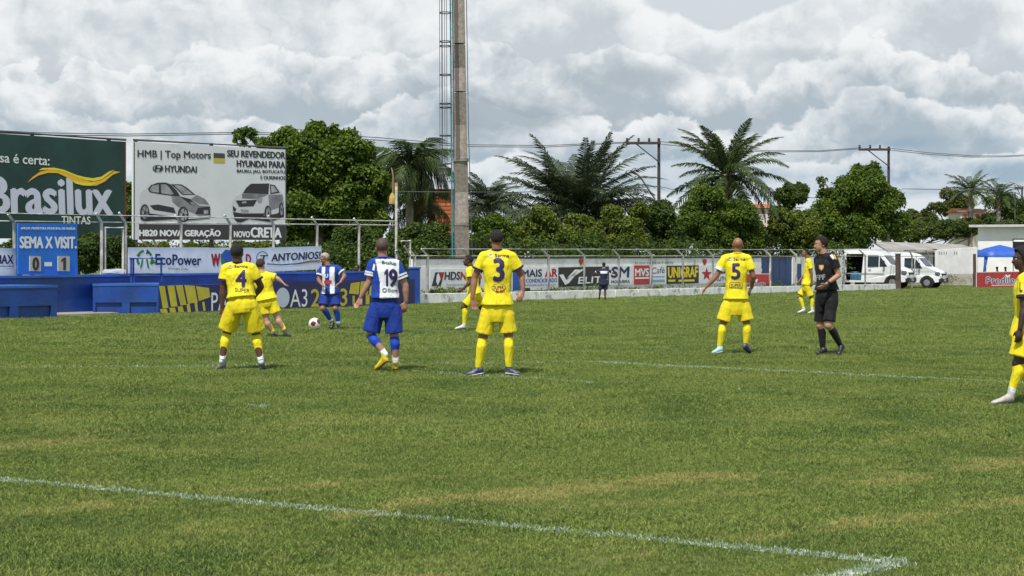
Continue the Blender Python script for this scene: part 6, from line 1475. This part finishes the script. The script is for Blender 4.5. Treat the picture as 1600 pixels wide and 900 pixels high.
tree('distant_treeline', 'far dark treeline behind the shed and the white building', 'treeline', [(1420 + k * 30, 350 + (k % 2) * 4, 24, 16) for k in range(7)], 150, LM_DARK, 8000, 0.4, 1450, 0.15, 16, 41, FAR, clump_k=0.5)
tree('distant_treeline', 'far treeline filling the gap beyond the white wall', 'treeline', [(620 + k * 62, 372 + (k % 3) * 5, 44, 22) for k in range(12)], 120, LM_DARK, 14000, 0.4, 800, 0.15, 16, 21, FAR, clump_k=0.5)

# ---- palms
def frond_mesh(name, L, droop, n, ll, lw, hang, seed, vee=0.45, m=None, curl=0.0):
    """feather leaf: arched rib from the origin along +x, leaflets both sides; droop bends it down"""
    r = random.Random(seed); vs = []; fs = []; rib = []
    for i in range(15):
        t = i / 14; a = droop * t ** 1.4; rib.append(None)
    p = Vector((0, 0, 0)); pts = []; ang = 0.0; N = 16
    for i in range(N + 1):
        pts.append(p.copy()); ang = -droop * ((i + .5) / N) ** 1.3; p = p + Vector((math.cos(ang), curl * math.sin(3 * i / N) * 0.2, math.sin(ang))) * (L / N)
    def at(t):
        f = t * N; i = min(N - 1, int(f)); q = pts[i] + (pts[i + 1] - pts[i]) * (f - i); return q, (pts[i + 1] - pts[i]).normalized()
    for i in range(N):          # rib as a thin 3-sided tube
        a, b = pts[i], pts[i + 1]; w0, w1 = 0.035 * (1 - i / N) + 0.006, 0.035 * (1 - (i + 1) / N) + 0.006; k = len(vs)
        for q, w in ((a, w0), (b, w1)): vs += [q + Vector((0, w, 0)), q + Vector((0, -w, 0)), q + Vector((0, 0, -w * 1.4))]
        fs += [(k, k + 3, k + 4, k + 1), (k + 1, k + 4, k + 5, k + 2), (k + 2, k + 5, k + 3, k)]
    for i in range(n):
        t = 0.10 + 0.88 * i / (n - 1); q, d = at(t); l = ll * (math.sin(math.pi * min(1, t * 0.85 + 0.12)) ** 0.6) * r.uniform(0.85, 1.1) * (1.0 if t < 0.85 else 0.8)
        for sg in (-1, 1):
            up_ = Vector((0, 0, 1)); sd_ = Vector((0, sg, 0)); dirn = (d * r.uniform(0.45, 0.75) + sd_ * 0.85 + up_ * (vee * r.uniform(0.3, 1.3) - hang * 0.3)).normalized()
            mid = q + dirn * l * 0.5; tip = q + dirn * l * 0.9 + Vector((0, 0, -hang * l * r.uniform(0.35, 0.7))); wv = d * lw * 0.5; k = len(vs)
            vs += [q - wv * .6, q + wv * .6, mid + wv, mid - wv, tip]; fs += [(k, k + 1, k + 2, k + 3), (k + 3, k + 2, k + 4)]
    me = bpy.data.meshes.new(name); me.from_pydata([tuple(v) for v in vs], [], fs); return me
def palm(label, px, py, Y, base_py_or_none, fronds, L, trunk_r, sd, m, ll, lw, hang, elevs, trunk_top=None, dry=0, lean=0.0, droop=(0.6, 1.3), group=None, n=42, stub=True, wide=0.0):
    gx = (px - 800) / F * Y; base = Vector((gx, Y, gz(gx))); c = P(px + lean, py, Y) - base; t = thing('palm_tree', label, 'palm tree', base, group)
    r = random.Random(sd); bm = bmesh.new(); H = c.z; pts = [Vector((0, 0, -0.2))]; rr = [trunk_r * 1.35]
    for k in range(1, 15): pts.append(Vector((c.x * (k / 14) ** 1.5, 0, H * k / 14))); rr.append(trunk_r * (1.08 if k % 2 else 0.94))
    tube(bm, pts, rr, 10); bm_obj('trunk', bm, BARK2, t)
    if stub:
        bm = bmesh.new()
        for k in range(26):
            a = k * 2.4; z = H - 0.1 - k * 0.05; tube(bm, [Vector((c.x + math.cos(a) * trunk_r * .7, math.sin(a) * trunk_r * .7, z - 0.12)), Vector((c.x + math.cos(a) * trunk_r * 1.9, math.sin(a) * trunk_r * 1.9, z + 0.22))], [0.07, 0.03], 5)
        tag(bm_obj('leaf_bases', bm, mat('palm_stubs', (0.17, 0.10, 0.045), 0.9, var=0.4, vscale=8), t), kind='stuff')
    protos = [frond_mesh('frond', L * r.uniform(0.9, 1.08), r.uniform(*droop), n, ll, lw, hang, sd * 10 + k, curl=r.uniform(-1, 1)) for k in range(5)]
    for me in protos: me.materials.append(m)
    dryp = frond_mesh('dry_frond', L * 0.85, 1.5, n, ll, lw, 1.0, sd * 10 + 9); dryp.materials.append(LM_DRY)
    for k in range(fronds):
        f = (k + 0.5) / fronds; el = elevs[0] + (elevs[1] - elevs[0]) * f + r.uniform(-6, 6); az = k * 137.5 + r.uniform(-12, 12)
        o = link('frond', protos[k % 5], None, t, c + Vector((r.uniform(-1, 1) * wide, r.uniform(-1, 1) * wide, 0)) + Vector((math.cos(R(az)) * trunk_r * .5, math.sin(R(az)) * trunk_r * .5, r.uniform(-0.12, 0.12)))); o.rotation_euler = (r.uniform(-0.3, 0.3), -R(el), R(az)); s_ = r.uniform(0.85, 1.05) * (1.0 - 0.12 * (el > 60)); o.scale = (s_, s_, s_)
    for k in range(dry):
        az = r.uniform(0, 360); o = link('dry_frond', dryp, None, t, c - Vector((0, 0, 0.2))); o.rotation_euler = (0, R(r.uniform(25, 55)), R(az)); o['label'] = 'dry brown hanging frond'
    return t
palm('tall palm with a full feathery crown standing clear against the sky', 1140, 272, 86, None, 34, 3.75, 0.27, 5, LM_PALM, 0.62, 0.08, 0.9, (-34, 88), droop=(0.45, 1.15), dry=3, lean=-5, n=54)
palm('broad spreading palm with upright arching fronds behind the bushes', 905, 330, 80, None, 92, 4.5, 0.4, 6, LM_PALM2, 0.66, 0.08, 0.8, (-22, 89), droop=(0.45, 1.5), dry=8, n=50, wide=0.6)
palm('smaller grey green palm between the tower and the spreading palm', 765, 322, 90, None, 34, 2.7, 0.2, 7, LM_PALM2, 0.6, 0.07, 1.0, (-10, 82), droop=(0.9, 1.7), n=38)
palm('slender palm with long drooping fronds left of the tower ladder', 640, 262, 70, None, 30, 2.35, 0.16, 8, LM_PALM, 0.75, 0.05, 1.9, (-25, 78), droop=(1.3, 2.2), n=52, dry=1)
palm('second drooping palm crown lower beside the tall white post', 652, 320, 72, None, 18, 2.2, 0.16, 18, LM_PALM, 0.6, 0.05, 1.7, (-30, 60), droop=(1.3, 2.1), n=40)
palm('distant palm with a small starry crown on the right skyline', 1516, 298, 150, None, 22, 2.6, 0.22, 9, LM_PALM, 0.55, 0.09, 0.8, (-20, 80), droop=(0.8, 1.4), n=26, group=FAR)
palm('distant palm close to the curved street lamp', 1560, 306, 155, None, 20, 2.5, 0.2, 10, LM_PALM, 0.55, 0.09, 0.8, (-20, 75), droop=(0.8, 1.4), n=26, group=FAR)

# ---- houses beyond the trees
BRK = mat('orange_brick', (0.42, 0.13, 0.045), rough=0.9, var=0.25, vscale=3, stain=(0.22, 0.08, 0.04), sscale=1.5, bump=0.3)
TIL = mat('roof_tile', (0.34, 0.12, 0.06), rough=0.9, var=0.3, vscale=4)
def house(label, px0, px1, py_eave, py_ridge, Y, wallm, roofm, dep=4.0, gable=False):
    o = P((px0 + px1) / 2, 400, Y); o.z = gz(o.x); t = thing('house', label, 'house', o); x0, x1 = P(px0, 400, Y).x - o.x, P(px1, 400, Y).x - o.x; ze = P(px0, py_eave, Y).z - o.z; zr_ = P(px0, py_ridge, Y).z - o.z
    bm = bmesh.new(); box(bm, x0, x1, 0, dep, -0.5, ze); bm_obj('wall', bm, wallm, t)
    bm = bmesh.new(); a = 0.25
    v = [bm.verts.new(p) for p in ((x0 - a, -a, ze), (x1 + a, -a, ze), (x1 + a, dep + a, ze), (x0 - a, dep + a, ze), (x0 - a, dep / 2, zr_), (x1 + a, dep / 2, zr_))]
    for f in ((0, 1, 5, 4), (2, 3, 4, 5), (3, 0, 4), (1, 2, 5), (3, 2, 1, 0)): bm.faces.new([v[i] for i in f])
    for q in v[:4]: q.co.z += 0.004
    bm_obj('roof', bm, roofm, t); return t, x0, x1, ze
t, x0, x1, ze = house('bare orange brick house wall behind the tower ladder', 668, 712, 296, 292.5, 84, BRK, TIL)
BM2 = mat('brick_course', (0.36, 0.11, 0.04), 0.9)
for k in range(9):
    bm = bmesh.new(); z = ze - 0.22 - k * 0.2; box(bm, x0, x1, -0.03, -0.002, z, z + 0.15); bm_obj('brick_course', bm, BRK if k % 2 else BM2, t)
t, x0, x1, ze = house('red tiled roof of a house behind the small round tree', 1180, 1206, 325, 317, 112, SHW, TIL)
bm = bmesh.new(); box(bm, -0.9, -0.55, 1.2, 1.6, ze, ze + 0.62); bm_obj('chimney', bm, WW, t)
t, x0, x1, ze = house('distant white and red house under the far palm', 1500, 1538, 331, 325, 150, mat('far_house_pale', (0.55, 0.50, 0.45), 0.9), TIL)
for k in range(4): bm = bmesh.new(); xx = x0 + 0.3 + k * (x1 - x0) / 4; box(bm, xx, xx + 0.28, -0.05, 0.02, ze - 0.75, ze - 0.2); bm_obj('window', bm, mat('window_red', (0.35, 0.07, 0.04), 0.8), t)
t, x0, x1, ze = house('grey hut glimpsed behind the referee under the trees', 1290, 1308, 386, 381, 108, mat('hut_grey', (0.40, 0.37, 0.33), 0.9, var=.2), SHR, 2.0)

# ================================================================== concrete floodlight tower with caged ladder
TY = 60.0
CT = mat('tower_concrete', (0.235, 0.21, 0.18), rough=0.9, var=0.22, vscale=9, bump=0.3, bscale=12)
nt = CT.node_tree; tc = nt.nodes.new('ShaderNodeTexCoord').outputs['Object']; sp = nt.nodes.new('ShaderNodeSeparateXYZ'); nt.links.new(tc, sp.inputs[0])
wob = e_noise(nt, e_comb(nt, 0.0, 0.0, E(nt, sp.outputs[2]) * 1.3), 2.0, 5, 0.6) - 0.5
sti = e_noise(nt, e_comb(nt, E(nt, sp.outputs[0]) * 9.0, E(nt, sp.outputs[1]) * 9.0, E(nt, sp.outputs[2]) * 0.8), 1.6, 5, 0.7)
old = nt.nodes['Principled BSDF'].inputs['Base Color'].links[0].from_socket
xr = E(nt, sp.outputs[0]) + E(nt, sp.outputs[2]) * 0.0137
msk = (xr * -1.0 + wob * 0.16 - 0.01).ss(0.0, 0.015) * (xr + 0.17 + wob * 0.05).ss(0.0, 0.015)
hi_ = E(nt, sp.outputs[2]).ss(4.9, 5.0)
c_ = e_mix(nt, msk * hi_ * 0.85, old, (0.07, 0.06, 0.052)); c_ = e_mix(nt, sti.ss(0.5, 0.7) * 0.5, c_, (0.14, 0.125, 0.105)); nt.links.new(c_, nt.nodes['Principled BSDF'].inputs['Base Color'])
g = P(723, 420, TY); g.z = gz(g.x); t = thing('concrete_tower', 'tall round weathered concrete floodlight column', 'tower', g)
ztop = P(0, -90, TY).z - g.z; zj = P(0, 250, TY).z - g.z; zj2 = P(0, 350, TY).z - g.z; xt = P(716.5, 0, TY).x - g.x; zt0 = P(0, 0, TY).z - g.z
cxz = lambda z: xt * z / zt0
for i, (za, zb, ra, rb) in enumerate(((-0.3, zj2 - 0.02, .262, .258), (zj2 + 0.02, zj - 0.06, .256, .250), (zj + 0.06, P(0, 145, TY).z - g.z, .236, .230), (P(0, 144, TY).z - g.z + 0.02, P(0, 70, TY).z - g.z, .229, .222), (P(0, 69, TY).z - g.z + 0.02, ztop, .221, .205))):
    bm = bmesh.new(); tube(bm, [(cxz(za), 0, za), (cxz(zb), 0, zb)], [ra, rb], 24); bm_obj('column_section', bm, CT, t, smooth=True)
for z, r_ in ((zj, .285), (zj2, .268)):
    bm = bmesh.new(); tube(bm, [(cxz(z), 0, z - 0.06), (cxz(z), 0, z - 0.055), (cxz(z), 0, z + 0.055), (cxz(z), 0, z + 0.06)], [r_ - .02, r_, r_, r_ - .02], 24); bm_obj('joint_ring', bm, CT, t, smooth=True)
LMT = mat('ladder_steel', (0.10, 0.11, 0.12), 0.5, metal=0.5); LTQ = mat('ladder_teal', (0.03, 0.20, 0.24), 0.5)
def X(px, z_=None): return P(px, 0, TY).x - g.x
lad = thing('caged_ladder', 'steel ladder with safety cage running up the concrete tower', 'ladder', g)
zc = P(0, 286, TY).z - g.z
for (px, px2, r_, m_, zb) in ((703.0, 707.5, 0.030, LTQ, 0.0), (706.2, 711.0, 0.022, LMT, 0.0)):
    bm = bmesh.new(); tube(bm, [(X(px2), -0.02, zb), (X(px), -0.02, ztop)], r_, 6); bm_obj('rail', bm, m_, lad, smooth=True)
for k in range(38):
    z = 0.4 + k * 0.30
    if z > ztop: break
    f = z / ztop; xa = X(707.5) * (1 - f) + X(703.0) * f; xb = X(711.0) * (1 - f) + X(706.2) * f; bm = bmesh.new(); tube(bm, [(xa, -0.02, z), (xb, -0.02, z)], 0.012, 5); bm_obj('rung', bm, LMT, lad)
for px, dy in ((687.0, 0.0), (690.5, -0.20), (690.8, 0.20), (695.2, -0.26), (697.5, 0.24)):
    bm = bmesh.new(); tube(bm, [(X(px + 0.8), dy, zc), (X(px - 0.6), dy, ztop)], 0.011, 5); bm_obj('cage_bar', bm, LMT, lad)
for py in (-40, 20, 65, 72, 117, 162, 168, 212, 256, 263):
    z = P(0, py, TY).z - g.z; bm = bmesh.new(); cx_, rx_ = (X(687) + X(704)) / 2, (X(704) - X(687)) / 2
    pts = [(cx_ + rx_ * math.cos(a), 0.24 * math.sin(a), z) for a in np.linspace(0, 2 * math.pi, 19)]; tube(bm, pts, 0.020, 5); bm_obj('cage_hoop', bm, LMT, lad)
for z in (zj2, zj + 0.2, P(0, 145, TY).z - g.z): bm = bmesh.new(); tube(bm, [(X(705), -0.02, z), (X(713), 0.0, z)], 0.018, 5); bm_obj('wall_bracket', bm, LMT, lad)
# stay cable right of the tower
bm = bmesh.new(); tube(bm, [P(738, 400, TY - .3) - g, P(732, 200, TY - .3) - g, P(728, -60, TY - .3) - g], 0.016, 5)
sc_ = bm_obj('lightning_cable', bm, LMT, None, g); tag(sc_, 'thin vertical cable beside the concrete tower', 'cable')

# ================================================================== power poles, lamps and wires
PM = mat('power_pole', (0.045, 0.038, 0.038), rough=0.85, var=0.3, vscale=4); INS = mat('insulator', (0.05, 0.04, 0.05), 0.3)
def pole(label, px, ytop, ybase_vis, Y, arm0, arm_y, r_=0.10):
    g = P(px, ytop, Y); top = g.z; g.z = gz(g.x) if g.x < 45 else gz(45); t = thing('power_pole', label, 'power pole', g, 'power poles behind the ground'); H = top - g.z
    bm = bmesh.new(); tube(bm, [(0, 0, -0.2), (0, 0, H)], [r_ * 1.25, r_ * 0.85], 10); bm_obj('shaft', bm, PM, t, smooth=True)
    ax = P(arm0, 0, Y).x - g.x; az = P(px, arm_y, Y).z - g.z
    bm = bmesh.new(); box(bm, min(ax, 0.1), max(ax, 0.1), -0.18, -0.06, az - 0.09, az + 0.07); bevel_all(bm, 0.015); bm_obj('crossarm', bm, PM, t)
    bm = bmesh.new(); tube(bm, [(ax * 0.68, -0.12, az - 0.08), (0, -0.12, az - 1.15)], 0.045, 5); bm_obj('brace', bm, PM, t)
    for f in (0.97, 0.62, 0.30):
        bm = bmesh.new(); tube(bm, [(ax * f, -0.12, az + 0.07), (ax * f, -0.12, az + 0.15), (ax * f, -0.12, az + 0.2), (ax * f, -0.12, az + 0.28)], [0.04, 0.09, 0.06, 0.08], 8); bm_obj('insulator', bm, INS, t)
    return g, H
pole('power pole with a crossarm and brace left of the tall palm', 1029.5, 216, 310, 100, 978, 223.5)
pole('power pole with a crossarm rising behind the big dark tree', 1388.5, 229, 270, 112, 1341, 233.5)
tp = pole('distant small power pole by the curved street lamp', 1597, 291, 310, 170, 1585, 294, 0.1)
WM = mat('cable', (0.09, 0.09, 0.10), 0.6)
def wire(label, pts, r_=0.022):
    """pts: (px, py, Y)"""
    w = [P(*p) for p in pts]; fine_ = []
    for a, b in zip(w, w[1:]):
        for k in range(8): f = k / 8; q = a.lerp(b, f); fine_.append(q)
    fine_.append(w[-1]); o = fine_[0].copy(); bm = bmesh.new(); tube(bm, [q - o for q in fine_], r_, 5); tag(bm_obj('wire', bm, WM, None, o, smooth=True), label, 'cable')
wire('upper power line crossing behind the billboards', [(-60, 201, 70), (60, 207.5, 73), (200, 209.5, 78), (365, 207, 84), (480, 208, 87), (590, 215, 90), (720, 226, 95), (850, 227.5, 98), (978, 222, 100)])
wire('lower power line crossing behind the billboards', [(-60, 205, 70), (60, 210.5, 73), (200, 212.5, 78), (365, 209.5, 84), (480, 211, 87), (590, 219, 90), (720, 229, 95), (850, 230, 98), (995, 222.5, 100)])
wire('upper power line between the two crossarm poles', [(1030, 221, 100), (1120, 231, 103), (1200, 235.5, 106), (1280, 235.5, 109), (1345, 231, 112)])
wire('lower power line between the two crossarm poles', [(1030, 225, 100), (1120, 234, 103), (1200, 237.5, 106), (1280, 237, 109), (1360, 231.5, 112)])
wire('upper power line leaving the second pole to the right', [(1389, 231.5, 112), (1450, 238.5, 112), (1520, 243.5, 113), (1570, 243.5, 114), (1640, 240, 115)])
wire('lower power line leaving the second pole to the right', [(1389, 234.5, 112), (1450, 241, 112), (1520, 245.5, 113), (1570, 245, 114), (1640, 241.5, 115)])
wire('low telephone line behind the palms', [(619, 299.5, 62), (700, 300, 68), (800, 300.5, 76), (900, 298, 80), (1029, 291, 98)], 0.02)
wire('telephone line between the palm and the round tree', [(1029, 291, 99), (1060, 298, 99), (1110, 304, 99.5), (1190, 306, 100), (1300, 310, 101)], 0.02)
wire('faint line at the far right above the hedge', [(1410, 295, 130), (1500, 296.5, 130), (1600, 292, 130)], 0.03)
# slanted stay from the spreading palm to the pole foot
wire('slanted stay cable left of the first power pole', [(985, 266, 99), (1000, 276, 99), (1024, 312, 99)], 0.05)
# street lamps
g = P(597, 330, 75); g.z = gz(g.x); zl = P(0, 291, 75).z - g.z; t = thing('street_lamp', 'street lamp with a white head in front of the mango tree', 'street lamp', g)
bm = bmesh.new(); tube(bm, [(0.55, 0, -0.1), (0.55, 0, zl - 0.3), (0.45, 0, zl + 0.02), (0.2, 0, zl + 0.06)], [.06, .05, .04, .03], 7); bm_obj('pole', bm, STEEL, t, smooth=True)
bm = bmesh.new(); ball(bm, Vector((0.0, -.02, zl)), (0.20, 0.12, 0.075)); bm_obj('lamp_head', bm, WHT, t, smooth=True)
g = P(1586, 300, 160); g.z = gz(45); zl = P(0, 284, 160).z - g.z; t = thing('street_lamp', 'distant street lamp with a curved double arm on the right skyline', 'street lamp', g)
bm = bmesh.new(); tube(bm, [(0, 0, -0.1), (0, 0, zl - 1.0)], .07, 6); bm_obj('pole', bm, STEEL, t)
xa = P(1567, 0, 160).x - g.x; bm = bmesh.new(); tube(bm, [(xa, 0, zl - 0.75), (xa + .25, 0, zl - .2), (xa + .8, 0, zl), (0.2, 0, zl - .25), (0.6, 0, zl - .6)], .06, 6); bm_obj('arm', bm, FG, t, smooth=True)
# yellow hanging bucket-like lamp on a rod by the tall post
g = P(613, 309, 61); t = thing('hanging_lamp', 'yellowish lantern shape hanging on a long rod beside the tall post', 'lantern', g)
bm = bmesh.new(); a_ = P(611.5, 262, 61) - g; tube(bm, [Vector((0.02, 0, 0.16)), Vector((0.03, 0, 0.8)), a_], 0.022, 6); bm_obj('rod', bm, mat('rod_ochre', (0.36, 0.24, 0.09), 0.8), t)
bm = bmesh.new(); loft(bm, [(Vector((0, 0, z)), Vector((1, 0, 0)), Vector((0, 1, 0)), r_, r_ * .8) for z, r_ in ((-0.24, .10), (-.22, .12), (0.0, .12), (0.10, .08), (0.18, .03))], 8); bm_obj('shade', bm, mat('lantern_ochre', (0.45, 0.30, 0.07), 0.8, var=.2), t)

# ---- weeds between kerb and wall, and rough grass by the vans
def weeds(label, pl, px0, px1, w0, w1, n, h, m, sd, zoff=0.0):
    r = np.random.default_rng(sd); u0, u1 = pl.uv(px0, 400)[0], pl.uv(px1, 400)[0]; cl = []
    for _ in range(n):
        u = r.uniform(u0, u1); w = r.uniform(w0, w1); q = pl.o + pl.e * u + pl.n * w; hh = h * r.uniform(0.3, 1.1) * (0.7 + 0.6 * mnoise.noise(Vector((u * 0.5, sd, 0)))); cl.append([q.x, q.y, gz(q.x) + zoff + hh * 0.5, max(0.05, hh * 0.5)])
    tag(quad_obj('weeds', leaves(cl, n * 26, 0.13, sd, 0.1), m), label, kind='stuff')
weeds('green weeds at the foot of the white wall behind the kerb', R1, 648, 870, 0.55, 1.35, 150, 0.55, LM_LIGHT, 31)
weeds('taller green weeds behind the kerb near the red advert board', R1, 870, 1330, 0.5, 1.4, 330, 0.62, LM_LIGHT, 32)
weeds('rough green growth behind the vans and by the gazebo post', Plane(G(1440, 447.5), G(1530, 446.5)), 1440, 1528, 0.0, 4.5, 200, 1.15, LM_LIGHT, 33)

def undergrowth(label, x0, x1, Y, ytop, m, n, sd):
    r = np.random.default_rng(sd); cl = []
    for k in range(n):
        px = x0 + (x1 - x0) * (k + r.random()) / n; q = P(px, ytop + r.uniform(-3, 14), (Y if Y > 0 else R2.off(2.0).Y(px)) + r.uniform(0.0, 1.5)); cl.append([q.x, q.y, q.z - 0.05, r.uniform(0.5, 0.85)])
        cl.append([q.x, q.y, q.z - 0.8, 0.9])
    tag(quad_obj('undergrowth', leaves(cl, n * 330, 0.24, sd), m), label, kind='stuff')
undergrowth('dark undergrowth between the white wall and the row of bushes', 655, 1000, 0, 388, LM_DARK, 44, 61)
undergrowth('dark undergrowth behind the wall and blue gate', 1000, 1330, 0, 387, LM_DARK, 44, 62)
undergrowth('dark undergrowth behind the stand fence', 200, 640, 58, 398, LM_DARK, 50, 63)
